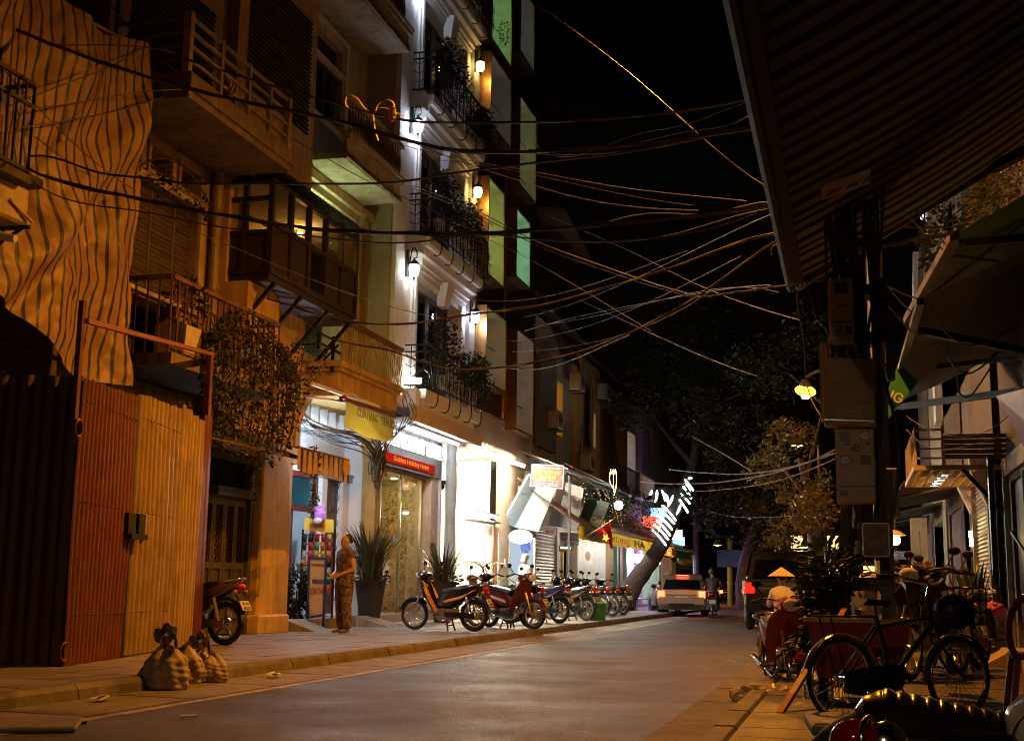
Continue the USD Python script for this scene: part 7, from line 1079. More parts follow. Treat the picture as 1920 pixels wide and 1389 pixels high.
# ================================================================ motorbikes
alu = mt('cast_aluminium', (.42, .41, .39), .35, .9); seat_m = mt('seat_vinyl', (.012, .012, .013), .38, bump=.1, bscale=80); lens = mt('lens_clear', (.7, .72, .75), .1, 0, spec=.8); amber = mt('amber_lens', (.6, .22, .02), .15); redl = mt('red_lens', (.40, .012, .010), .12); gold = mt('gold_fork', (.5, .33, .08), .3, .8)
plate_m = mt('plate_white', (.65, .62, .55), .5)
def side(poly, y0, y1, bev=.0):
    p = Polygon(poly); m = poly_ext(p, y1-y0); return on(m, (0, y1, 0), (1, 0, 0), (0, 0, 1), (0, -1, 0))
def taper(poly, w0, w1, z=None):         # body shell: outline in xz, inner full width w0 at mid, edges shrink to w1
    p = np.array(poly, float); c = p.mean(0); q_ = c+(p-c)*.9; V = [(a, s_*w1/2, b) for a, b in p for s_ in (1, -1)]+[(a, s_*w0/2, b) for a, b in q_ for s_ in (1, -1)]; return V
def wheel(t, x, z, r, tw, rimm, front, spokes=True, disc=False):
    w = t.add('wheel', tf(torus(r-tw*.55, tw*.55, 34, 8), t=(x, 0, z)), rubber, True)
    t.add('rim', tf(torus(r-tw*1.25, .014, 30, 6), s=(1, 1.6, 1), t=(x, 0, z)), rimm, True, parent=w)
    R_ = r-tw*1.3; S = []
    if spokes:
        for k in range(18): a = k*2*np.pi/18; b = a+(.5 if k % 2 else -.5); S.append(bar((x+.05*math.cos(b), .03*(1 if k % 2 else -1), z+.05*math.sin(b)), (x+R_*math.cos(a), 0, z+R_*math.sin(a)), .005))
    else:
        for k in range(5): a = k*2*np.pi/5+.3; S += [bar((x+.04*math.cos(a), 0, z+.04*math.sin(a)), (x+R_*math.cos(a+.1), 0, z+R_*math.sin(a+.1)), .035, .03)]
    t.add('spokes', J(S), chrome if spokes else rimm, parent=w); t.add('hub', J(cyl((x, -.055, z), (x, .055, z), .055 if front else .075, 16), cyl((x, -.09, z), (x, .09, z), .012, 8)), alu, True, parent=w)
    if disc: t.add('brake_disc', cyl((x, .062, z), (x, .068, z), .10, 22), chrome, parent=w)
def motorbike(name, lab, bodym, accent, rimm, group=None, forkm=None, spokes=True, plate='29-F1 682', kind='step'):
    t = Thing(name, lab, 'motorbike', group, local=True); r, xf, xr = .285, .61, -.61
    wheel(t, xf, r, r, .055, rimm, True, spokes, True); wheel(t, xr, r, r, .065, rimm, False, spokes)
    fm = forkm or chrome; t.add('fork', J(*[cyl((xf, s_*.085, r), (xf-.16, s_*.085, .70), .021, 8) for s_ in (1, -1)]), fm, True)
    a = np.linspace(.1, 2.55, 16); 
    def fend(x, z, R, a0, a1, w, m, nm):
        aa = np.linspace(a0, a1, 16); g_, _ = grid(lambda u, v: np.stack([x+(R+.03*(1-(2*v-1)**2))*np.cos(a0+(a1-a0)*u), (v-.5)*w, z+(R+.03*(1-(2*v-1)**2))*np.sin(a0+(a1-a0)*u)], -1), 18, 7); t.add(nm, g_, m, True)
    fend(xf, r, r+.012, .25, 2.5, .13, bodym, 'front_fender'); fend(xr, r, r+.03, .9, 3.05, .15, mt('fender_black', (.02, .02, .02), .5), 'rear_fender')
    # cowl, headlamp, bars
    t.add('headlamp_cowl', hull([*(np.array([.46, 0, .99])+blob((0, 0, 0), (.12, .13, .10), 60, 3, .9)), (.30, .15, 1.03), (.30, -.15, 1.03), (.26, .05, 1.0), (.26, -.05, 1.0)]), bodym, 35)
    t.add('headlamp', tf(sph((0, 0, 0), (.05, .10, .075), 12), t=(.545, 0, .985), ry=.25), lens, True); t.add('indicator', J(*[tf(sph((0, 0, 0), (.045, .03, .025), 8), t=(.47, s_*.155, .96)) for s_ in (1, -1)]), amber, True)
    hb_ = t.add('handlebar', tube(smooth([(.24, .36, 1.02), (.30, .2, 1.05), (.33, 0, 1.02), (.30, -.2, 1.05), (.24, -.36, 1.02)], 16), .012, 6), black_iron, True); t.add('grips', J(*[cyl((.255, s_*.27, 1.035), (.22, s_*.39, 1.01), .019, 8) for s_ in (1, -1)]), rubber, parent=hb_)
    for s_ in (1, -1):
        m_ = t.add('mirror', tf(sph((0, 0, 0), (.015, .065, .042), 10), t=(.24, s_*.33, 1.22)), black_iron, True); t.add('mirror_stem', tube(smooth([(.27, s_*.24, 1.05), (.28, s_*.3, 1.13), (.245, s_*.33, 1.2)], 6), .007, 5), black_iron, parent=m_)
        t.add('lever', bar((.29, s_*.24, 1.04), (.27, s_*.36, 1.02), .01), chrome)
    # leg shield and front body
    t.add('front_body', hull([(.52, .05, .90), (.52, -.05, .90), (.43, .14, .94), (.43, -.14, .94), (.30, .12, .62), (.30, -.12, .62), (.42, .06, .62), (.42, -.06, .62), (.22, .1, .50), (.22, -.1, .50)]), bodym, 40)
    for s_ in (1, -1):
        t.add('leg_shield', hull([(.40, s_*.13, .93), (.36, s_*.235, .80), (.24, s_*.245, .55), (.10, s_*.20, .32), (.17, s_*.12, .33), (.34, s_*.12, .62), (.36, s_*.2, .86), (.30, s_*.235, .66)]), bodym, 40)
        t.add('inner_shield', hull([(.375, s_*.13, .90), (.335, s_*.22, .79), (.225, s_*.235, .56), (.09, s_*.19, .34), (.07, s_*.13, .36), (.24, s_*.10, .62)]), accent, 40)
        t.add('side_cover', hull([(.12, s_*.07, .58), (.10, s_*.10, .46), (-.15, s_*.14, .44), (-.45, s_*.14, .58), (-.80, s_*.08, .80), (-.84, s_*.05, .80), (-.62, s_*.12, .80), (-.2, s_*.13, .70), (.0, s_*.10, .66)]), bodym, 40)
        t.add('side_stripe', hull([(-.05, s_*.137, .50), (-.05, s_*.137, .54), (-.42, s_*.143, .62), (-.40, s_*.143, .58), (-.70, s_*.112, .76), (-.05, s_*.12, .52)]), accent)
        t.add('shock', cyl((-.50, s_*.125, .62), (-.60, s_*.125, .32), .026, 8), chrome); t.add('footpeg', cyl((.06, s_*.10, .29), (.06, s_*.27, .29), .016, 6), rubber)
        t.add('rear_indicator', tf(sph((0, 0, 0), (.04, .025, .025), 8), t=(-.83, s_*.115, .70)), amber, True)
    t.add('frame_tube', tube(smooth([(.40, 0, .86), (.22, 0, .52), (.02, 0, .44), (-.35, 0, .52)], 10), .04, 8), bodym, True)
    en_ = t.add('engine', J(cyl((.0, -.09, .30), (.0, .10, .30), .105, 16), cb(-.16, .16, -.08, .08, .22, .36, .03), tf(cyl((0, 0, 0), (.20, 0, .04), .065, 12), t=(.06, 0, .32)), cb(-.30, -.05, -.06, .06, .26, .40, .02)), alu); t.add('crankcase_cover', J(cyl((.02, -.12, .30), (.02, -.09, .30), .085, 16), cyl((-.12, -.115, .29), (-.12, -.085, .29), .06, 12)), mt('dark_alloy', (.10, .10, .10), .35, .8), parent=en_)
    t.add('exhaust', J(tube(smooth([(.2, -.08, .30), (.18, -.12, .20), (-.1, -.14, .20), (-.3, -.15, .24)], 12), .016, 6), tube([(-.28, -.15, .235), (-.38, -.155, .255), (-.78, -.165, .34), (-.82, -.165, .35)], [.024, .045, .042, .03], 12)), chrome, True)
    t.add('chain_case', hull([(-.05, .09, .34), (-.05, .09, .25), (-.66, .09, .34), (-.66, .09, .23), (-.05, .11, .34), (-.05, .11, .25), (-.66, .11, .34), (-.66, .11, .23)]), bodym); t.add('swing_arm', J(*[bar((-.12, s_*.08, .33), (xr, s_*.09, r), .04, .03) for s_ in (1, -1)]), dark_steel)
    t.add('seat', hull([(.0, .10, .68), (.0, -.10, .68), (.04, .07, .745), (.04, -.07, .745), (-.25, .13, .775), (-.25, -.13, .775), (-.3, .14, .72), (-.3, -.14, .72), (-.66, .11, .84), (-.66, -.11, .84), (-.70, .09, .80), (-.70, -.09, .80), (-.45, .125, .83), (-.45, -.125, .83)]), seat_m, 40)
    t.add('grab_rail', tube(smooth([(-.55, .14, .80), (-.80, .13, .86), (-.87, 0, .88), (-.80, -.13, .86), (-.55, -.14, .80)], 14), .013, 6), chrome if accent is not alu else alu, True)
    t.add('tail_lamp', tf(sph((0, 0, 0), (.055, .085, .045), 10), t=(-.84, 0, .765)), redl, True)
    pl_ = t.add('number_plate', tf(cb(-.006, .006, -.095, .095, -.07, .07, .004), ry=.5, t=(-.925, 0, .52)), plate_m); Vv = np.array([math.sin(.5), 0, math.cos(.5)])
    t.add('plate_text', J(txt(plate[:5], .04, np.array([-.932, .075, .53]), (0, -1, 0), Vv, w=.14, d=.003, bold=True), txt(plate[6:], .04, np.array([-.932-.03, .07, .475]), (0, -1, 0), Vv, w=.13, d=.003, bold=True)), black_iron, parent=pl_)
    t.add('plate_bracket', hull([(-.80, .07, .66), (-.80, -.07, .66), (-.95, .07, .46), (-.95, -.07, .46), (-.82, .07, .68), (-.82, -.07, .68)]), mt('fender_black', None))
    t.add('centre_stand', J(bar((-.10, .1, .22), (-.16, .15, .0), .025), bar((-.10, -.1, .22), (-.16, -.15, .0), .025), bar((-.13, .12, .1), (-.13, -.12, .1), .02)), dark_steel)
    return t
def place(t, x, y, z, deg, s=1.):
    x_ = UsdGeom.Xformable(t.prim); ops = x_.GetOrderedXformOps(); ops[0].Set(Gf.Vec3d(float(x), float(y), float(z))); ops[1].Set(float(deg))
    if s != 1.: x_.AddScaleOp().Set(Gf.Vec3f(s, s, s))
blk = mt('gloss_black', (.012, .012, .014), .18, coat=.6); redp = mt('gloss_red', (.30, .010, .012), .2, coat=.7); silv = mt('silver_paint', (.38, .37, .34), .3, .7); bluep = mt('gloss_blue', (.03, .05, .16), .2, coat=.6); wine = mt('gloss_wine', (.10, .012, .014), .2, coat=.6); creamp = mt('cream_paint', (.62, .56, .42), .25, coat=.6)
orange_acc = mt('orange_panel', (.62, .30, .05), .35)
def toward(p0, p1):
    return math.degrees(math.atan2(p1[1]-p0[1], p1[0]-p0[0]))
m1 = motorbike('motorbike', 'black motorbike with an orange inner shield, side on nearest the hotel glass', blk, orange_acc, chrome); place(m1, -7.28, 22.35, .12, 171)
m2 = motorbike('motorbike', 'black and red striped motorbike second in the row, facing away left', blk, redp, chrome, forkm=gold); place(m2, -6.75, 24.6, .12, 168)
m3 = motorbike('motorbike', 'motorbike with gold fork and white fairing turned towards the kerb', wine, mt('white_fairing', (.6, .58, .54), .3), alu, forkm=gold, spokes=False); place(m3, -6.55, 24.4, .12, -28)
m4 = motorbike('motorbike', 'dark blue motorbike with much chrome parked left of the green bin', bluep, silv, chrome); place(m4, -7.05, 28.6, .12, 158)
m5 = motorbike('parked_motorbike', 'motorbike packed in the far row beyond the green bin', blk, wine, alu, 'motorbikes in the far row', spokes=False); place(m5, -6.9, 31.2, .12, 150)
for k, (x, y, a, lab) in enumerate(((-7.1, 33.1, 140, 'second motorbike of the far row before the bar'), (-7.2, 34.9, 146, 'third motorbike of the far row before the bar'), (-7.3, 36.8, 150, 'fourth motorbike of the far row before the bar'), (-7.3, 38.9, 143, 'last motorbike of the far row before the bar'))): dup(m5, (x, y, .12), math.radians(a), lab)
m6 = motorbike('motorbike', 'dark silver motorbike behind another beside the white lit panel', silv, blk, alu, spokes=False); place(m6, -7.9, 27.4, .12, 160)
m7 = motorbike('motorbike', 'dusty motorbike with a yellow number plate sticking out from behind the hoarding', mt('dusty_silver', (.30, .25, .17), .35, .5), blk, alu, spokes=False, plate='29-D1 682.20'); 
e = gz(442, 1228, .12); place(m7, -8.62, 15.42, .12, 170)
m8 = motorbike('motorbike', 'red motorbike parked head on at the right kerb under the shrub', redp, blk, alu); q_ = gz(1478, 1302, 0); place(m8, q_[0]-.08, q_[1]+.5, .0, -74, .82)
m9 = motorbike('motorbike', 'black motorbike behind the bicycle on the right pavement', blk, silv, alu, spokes=False); place(m9, .75, 13.2, .12, -115)
dup(m9, (1.0, 14.4, .12), math.radians(-120), 'second black motorbike farther back on the right pavement'); dup(m9, (.55, 16.2, .12), math.radians(-112), 'third black motorbike farther back beside the pole')
for k, (x, y, a, mm, lab) in enumerate(((.35, 18.6, -110, 'yellow', 'motorbike with a yellow shield behind the concrete pole'),)):
    t = motorbike('motorbike', lab, mt('dull_yellow', (.45, .32, .06), .4), blk, alu); place(t, x, y, .12, a)
# the near seat at the bottom right: an old motorbike with a padded bench, tank and chrome tail lamp
vm = Thing('vintage_motorbike', 'vintage motorbike in the foreground with a ribbed black bench seat', 'motorbike', loc=(.15, 3.3, .12))
def seatf(u, v):
    x = -.005+u*.345; a = (v-.5)*np.pi*1.05; rib = .008*np.abs(np.sin(u*np.pi*10.5))*(u > .12)*np.cos(a*.9)**.5 if False else .0065*np.abs(np.sin(u*np.pi*10.5))**.8*np.clip((u-.1)*8, 0, 1)
    w = .105*np.interp(u, [0, .06, .2, 1], [.15, .62, 1, 1.05]); h_ = .075*np.interp(u, [0, .06, .2, 1], [.25, .7, 1, .95])+rib
    return np.stack([x, 3.25+u*.10+w*np.sin(a), .638+(-.06)*(u-.2)+h_*np.cos(a)*1.0-.0*u], -1)
vm.add('seat', grid(seatf, 160, 22)[0], mt('bench_leather', (.018, .011, .008), .24, coat=.5), True); vm.add('seat_base', cb(.0, .36, 3.16, 3.44, .585, .63, .02), blk); vm.add('tank', tf(sph((0, 0, 0), (.13, .14, .095), 18), t=(.465, 3.32, .635)), creamp, True); vm.add('tank_stripe', tf(torus(.115, .004, 30, 5), s=(1, 1, .72), t=(.455, 3.195, .625)), mt('gold_line', (.4, .28, .08), .4))
tlp = gy(1605, 1388, 3.05); vm.add('tail_lamp', tf(sph((0, 0, 0), (.06, .045, .05), 16), t=tlp), mt('ruby_lens', (.22, .008, .008), .06, coat=1.), True); vm.add('chrome_ring', tf(torus(.052, .008, 24, 8), rz=1.2, t=tlp+np.array([.03, .0, 0])), chrome, True); vm.add('chrome_housing', tf(sph((0, 0, 0), (.055, .05, .05), 14), t=tlp+np.array([.065, .02, -.005])), chrome, True)
vm.add('rear_fender', grid(lambda u, v: np.stack([.06-.16*np.sin(u*1.6)+.0*v, 3.2+(v-.5)*.13, .54-.25*(1-np.cos(u*1.6))+.02*(1-(2*v-1)**2)], -1), 14, 7)[0], blk, True); vm.add('wheel', tf(torus(.24, .045, 36, 10), t=(.1, 3.25, .40)), rubber, True); vm.add('wheel', tf(torus(.24, .045, 36, 10), t=(1.15, 3.5, .40)), rubber, True); vm.add('frame', J(bar((.1, 3.25, .4), (.5, 3.33, .5), .03), bar((.5, 3.33, .5), (1.05, 3.48, .75), .03), bar((1.05, 3.48, .75), (1.15, 3.5, .4), .03)), blk); vm.add('engine', cb(.42, .68, 3.28, 3.46, .25, .5, .03), alu); vm.add('exhaust', tube(smooth([(.6, 3.2, .3), (.3, 3.16, .28), (-.05, 3.12, .33)], 10), .03, 8), chrome, True)
# ================================================================ bicycle
bc = Thing('bicycle', 'dark city bicycle with mudguards leaning by the concrete pole', 'bicycle', loc=(.35, 9, .12)); bf = mt('bike_frame', (.015, .03, .045), .3, .3, coat=.4)
R0 = gy(1580, 1335, 8.55); R1 = gy(1800, 1322, 9.15); R0[2] = R1[2] = .12; wr = .268; d = (R1-R0); d[2] = 0; wb = np.linalg.norm(d); d /= wb; ang = math.atan2(d[1], d[0])
B = lambda m: tf(m, rz=ang, t=(R0[0], R0[1], .12)); WBX = .98 if wb < .98 else wb
for k, x in enumerate((0, wb)):
    w = bc.add('wheel', B(tf(torus(wr-.012, .014, 44, 8), t=(x, 0, wr))), rubber, True); bc.add('rim', B(tf(torus(wr-.035, .010, 40, 6), t=(x, 0, wr))), chrome, True, parent=w); bc.add('spokes', B(J(*[bar((x+.02*math.cos(a+.6*(-1)**i), .02*(-1)**i, wr+.02*math.sin(a+.6*(-1)**i)), (x+(wr-.04)*math.cos(a), 0, wr+(wr-.04)*math.sin(a)), .0025) for i, a in enumerate(np.arange(28)*2*np.pi/28)])), dark_steel, parent=w); bc.add('hub', B(cyl((x, -.05, wr), (x, .05, wr), .022, 10)), chrome, parent=w)
    a0, a1 = (.15, 2.9) if k == 0 else (.5, 3.3); bc.add('mudguard', B(grid(lambda u, v: np.stack([x+(wr+.018+.006*(1-(2*v-1)**2))*np.cos(a0+(a1-a0)*u), (v-.5)*.05, wr+(wr+.018+.006*(1-(2*v-1)**2))*np.sin(a0+(a1-a0)*u)], -1), 30, 5)[0]), mt('guard_grey', (.10, .11, .12), .25, .5), True)
sx, cxb, hx = wb*.30, wb*.42, wb*.78
bc.add('frame', B(J(cyl((cxb, 0, .27), (sx, 0, .66), .016, 8), cyl((cxb, 0, .27), (hx, 0, .62), .018, 8), cyl((sx+.01, 0, .60), (hx-.01, 0, .66), .014, 8), *[cyl((0, s_*.04, wr), (cxb, s_*.03, .27), .010, 6) for s_ in (1, -1)], *[cyl((0, s_*.04, wr), (sx, s_*.02, .60), .009, 6) for s_ in (1, -1)], cyl((hx, 0, .58), (hx-.03, 0, .80), .017, 8))), bf, True); bc.add('fork', B(J(*[tube(smooth([(hx+.0, s_*.03, .58), (hx+.06, s_*.045, .45), (wb, s_*.045, wr)], 8), .010, 6) for s_ in (1, -1)])), bf, True)
bc.add('saddle', B(hull([(sx-.16, .07, .74), (sx-.16, -.07, .74), (sx-.12, .08, .78), (sx-.12, -.08, .78), (sx+.12, .02, .765), (sx+.12, -.02, .765), (sx+.1, 0, .73)])), seat_m, 40); bc.add('seat_post', B(cyl((sx, 0, .66), (sx-.01, 0, .75), .012, 8)), chrome); bc.add('handlebar', B(tube(smooth([(hx-.18, .26, .93), (hx-.05, .2, .92), (hx, 0, .88), (hx-.05, -.2, .92), (hx-.18, -.26, .93)], 16), .012, 6)), chrome, True); bc.add('grips', B(J(*[cyl((hx-.14, s_*.245, .93), (hx-.22, s_*.275, .93), .018, 8) for s_ in (1, -1)])), rubber); bc.add('stem', B(cyl((hx-.03, 0, .80), (hx-.0, 0, .89), .013, 8)), chrome)
bc.add('crank', B(J(cyl((cxb, -.02, .27), (cxb, -.03, .27), .085, 24), bar((cxb, -.05, .27), (cxb+.06, -.05, .14), .018), bar((cxb, .05, .27), (cxb-.06, .05, .40), .018), cb(cxb+.02, cxb+.1, -.14, -.06, .125, .15, .005))), chrome); bc.add('chain_guard', B(hull([(0, -.035, wr+.05), (0, -.035, wr-.05), (cxb, -.035, .27+.1), (cxb, -.035, .27-.1), (cxb+.09, -.035, .27), (0, -.04, wr+.05), (cxb, -.04, .27+.1), (cxb, -.04, .17)])), blk)
bc.add('rack', B(J(*[bar((-.22, s_*.06, .665), (sx-.02, s_*.05, .665), .012) for s_ in (1, 0, -1)], *[bar((0, s_*.05, wr), (-.12, s_*.06, .66), .009) for s_ in (1, -1)])), black_iron); bc.add('basket', B(J(*[tube([(hx+.06, -.15, z), (hx+.34, -.15, z), (hx+.34, .15, z), (hx+.06, .15, z), (hx+.06, -.15, z)], .006, 4) for z in (.62, .70, .78, .86)], *[bar((x, y, .62), (x, y, .86), .006) for x in np.linspace(hx+.06, hx+.34, 6) for y in (-.15, .15)])), black_iron); bc.add('bag', B(sph((hx+.2, 0, .70), (.15, .13, .12), 12)), mt('black_bag', (.012, .012, .013), .5), True)
bc.add('lettering', B(txt('ASAMA', .03, (cxb+.12, -.021, .40), (.55, 0, .42), (-.42, 0, .55), w=.2, d=.003, bold=True)), mt('frame_blue_print', (.05, .12, .3), .4)) if False else None
# ================================================================ cars
carb = mt('car_black', (.014, .014, .016), .16, coat=1.); carg = mt('car_champagne', (.40, .34, .25), .25, .5, .05, coat=.8); card = mt('car_dark_grey', (.05, .05, .055), .2, .3, coat=.8); cglass = mt('car_glass', (.006, .007, .008), .05, spec=.8); pl_wh = mt('plate_white', None)
tl_on = em('tail_lamp_on', (1., .035, .012), 26.); tl_dim = em('tail_lamp_dim', (1., .03, .01), 1.3)
def car(name, lab, L, W, H, zb, body, suv, lit, plate, brake=True):
    t = Thing(name, lab, 'car', local=True)          # nose towards +x, rear at -L/2
    k = .13; z1 = H*.60; P = []
    for x, zt, wk in ((-L/2, z1, .86), (-L/2+.12, z1+.02, 1), (L/2-1.0, z1, 1), (L/2-.1, z1-.12, .92), (L/2, z1-.25, .8)): P += [(x, s_*W/2*wk, zt) for s_ in (1, -1)]
    for x, z, wk in ((-L/2+.02, zb+.18, .92), (-L/2-.03, zb+.34, .95), (-L/2+.2, zb, .9), (L/2-.2, zb, .88), (L/2+.02, zb+.25, .85)): P += [(x, s_*W/2*wk, z) for s_ in (1, -1)]
    for x in (-L/2+.4, L/2-.9): P += [(x, s_*(W/2+.03), z1*.8) for s_ in (1, -1)]
    m = trimesh.Trimesh(*hull(P)).subdivide().subdivide(); mm = MF.Manifold(MF.Mesh(np.asarray(m.vertices, np.float32), np.asarray(m.faces, np.uint32)))
    wr = .37 if suv else .31; xs_ = (-L/2+.85, L/2-.88)
    for x in xs_: mm = mm-MF.Manifold.cylinder(W+1, wr+.05, wr+.05, 32, True).rotate([90, 0, 0]).translate([x, 0, wr])
    me = mm.to_mesh(); t.add('body', (np.array(me.vert_properties[:, :3]), np.array(me.tri_verts)), body, 30)
    rx = -L/2+(.10 if suv else .55); cab = [(rx, s_*W/2*.86, z1-.02) for s_ in (1, -1)]+[(rx+.10, s_*W/2*.82, z1+.04) for s_ in (1, -1)]+[(rx+.22 if suv else rx+.55, s_*W/2*.74, H-.04) for s_ in (1, -1)]+[(rx+.5 if suv else rx+.9, s_*W/2*.72, H) for s_ in (1, -1)]+[(L/2-2.0, s_*W/2*.72, H-.02) for s_ in (1, -1)]+[(L/2-1.25, s_*W/2*.84, z1-.02) for s_ in (1, -1)]
    t.add('cabin', hull(cab), body, 25)
    a, b = np.array([rx+.02, 0, z1+.06]), np.array([rx+.22 if suv else rx+.54, 0, H-.10]); dd = b-a; nn = np.array([-dd[2], 0, dd[0]]); nn /= np.linalg.norm(nn); t.add('rear_window', hull([a+nn*.012+np.array([0, s_*W/2*.74, 0]) for s_ in (1, -1)]+[b+nn*.012+np.array([0, s_*W/2*.64, 0]) for s_ in (1, -1)]+[a-nn*.02+np.array([0, s_*W/2*.72, 0]) for s_ in (1, -1)]+[b-nn*.02+np.array([0, s_*W/2*.62, 0]) for s_ in (1, -1)]), cglass)
    for s_ in (1, -1):
        xs2 = np.linspace(rx+.5, L/2-1.5, 4)
        for i in range(3): t.add('side_window', hull([(xs2[i]+.04+j*(xs2[i+1]-xs2[i]-.08), s_*(W/2*(.835 if zz_ == 0 else .745)+.012), z1+.06 if zz_ == 0 else H-.10) for j in (0, 1) for zz_ in (0, 1)]+[(xs2[i]+.1, s_*W/2*.76, z1+.1), (xs2[i+1]-.1, s_*W/2*.74, H-.14)]), cglass)
        t.add('mirror', tf(sph((0, 0, 0), (.07, .12, .09), 8), t=(L/2-1.55, s_*(W/2+.06), z1+.10)), body, True)
        y = s_*W/2*.80; zt = z1-.16; tp_ = t.add('tail_lamp', hull([(-L/2-.045, y-.12, zt-.13), (-L/2-.045, y+.11, zt-.13), (-L/2-.025, y-.12, zt+.14), (-L/2-.02, y+.10, zt+.14), (-L/2+.12, y+.13*s_, zt-.1), (-L/2+.12, y+.12*s_, zt+.12), (-L/2+.05, y-.1, zt)]), lit)
        t.add('reflector', bx(-L/2-.05, -L/2-.02, s_*W*.36-.07, s_*W*.36+.07, zb+.20, zb+.30 if suv else zb+.26), redl)
    for x in xs_:
        for s_ in (1, -1):
            w = t.add('wheel', tf(torus(wr-.09, .095, 30, 10), s=(1, 1.15, 1), t=(x, s_*(W/2-.12), wr)), rubber, True); t.add('rim', tf(J(torus(wr-.13, .03, 24, 6), cyl((0, -.05, 0), (0, .05, 0), .06, 10), *[bar((0, 0, 0), ((wr-.13)*math.cos(q_), 0, (wr-.13)*math.sin(q_)), .05) for q_ in np.arange(6)*math.pi/3]), t=(x, s_*(W/2-.07), wr)), alu, parent=w)
    bp_ = t.add('rear_bumper', cb(-L/2-.09, -L/2+.15, -W/2*.93, W/2*.93, zb+.14, zb+.44, .05), body); t.add('bumper_trim', bx(-L/2-.095, -L/2-.09, -W*.25, W*.25, zb+.16, zb+.22), black_iron, parent=bp_)
    pz = z1-.28; p_ = t.add('number_plate', bx(-L/2-.06, -L/2-.045, -.23, .23, pz-.07, pz+.07), pl_wh); t.add('plate_text', txt(plate, .07, (-L/2-.062, .20, pz-.035), (0, -1, 0), (0, 0, 1), w=.40, d=.004, bold=True), black_iron, parent=p_)
    t.add('chrome_strip', bx(-L/2-.055, -L/2-.03, -W*.30, W*.30, pz+.10, pz+.15), chrome)
    if suv: t.add('roof_rails', J(*[bar((-L/2+.7, s_*W/2*.66, H+.04), (L/2-2.2, s_*W/2*.66, H+.04), .04) for s_ in (1, -1)]), chrome); t.add('spoiler', hull([(rx+.10, s_*W/2*.72, H-.0) for s_ in (1, -1)]+[(rx+.45, s_*W/2*.72, H+.02) for s_ in (1, -1)]+[(rx+.12, s_*W/2*.72, H+.03) for s_ in (1, -1)]), body); t.add('exhaust_tip', cyl((-L/2-.08, -W*.3, zb+.08), (-L/2+.1, -W*.3, zb+.08), .04, 8), chrome); t.add('badge', txt('V8', .05, (-L/2-.05, W*.34, pz-.05), (0, -1, 0), (0, 0, 1), d=.006), chrome)
    if brake: t.add('high_brake_lamp', bx(rx+(.18 if suv else .45)-.03, rx+(.2 if suv else .47), -.2, .2, H-.07, H-.045), lit)
    return t
s_ = car('black_car', 'big black off road car parked at the right kerb seen from behind', 4.9, 1.9, 1.88, .42, carb, True, tl_dim, '30F 55', False); place(s_, -1.58, 32.6, 0, 90)
c_1 = car('car', 'champagne coloured car with glowing red tail lamps driving away in mid street', 4.3, 1.74, 1.46, .22, carg, False, tl_on, '29A 417'); x_ = gy(1272, 1150, 43.5); place(c_1, x_[0]-.1, 45.8, 0, 95)
x_ = gz(1366, 1126, 0); c_2 = car('car', 'dark car with lit tail lamps farther down the street', 4.4, 1.75, 1.46, .22, card, False, tl_on, '30A 208'); p_ = gy(1367, 1124, 88); place(c_2, p_[0], 88, 0, 100)
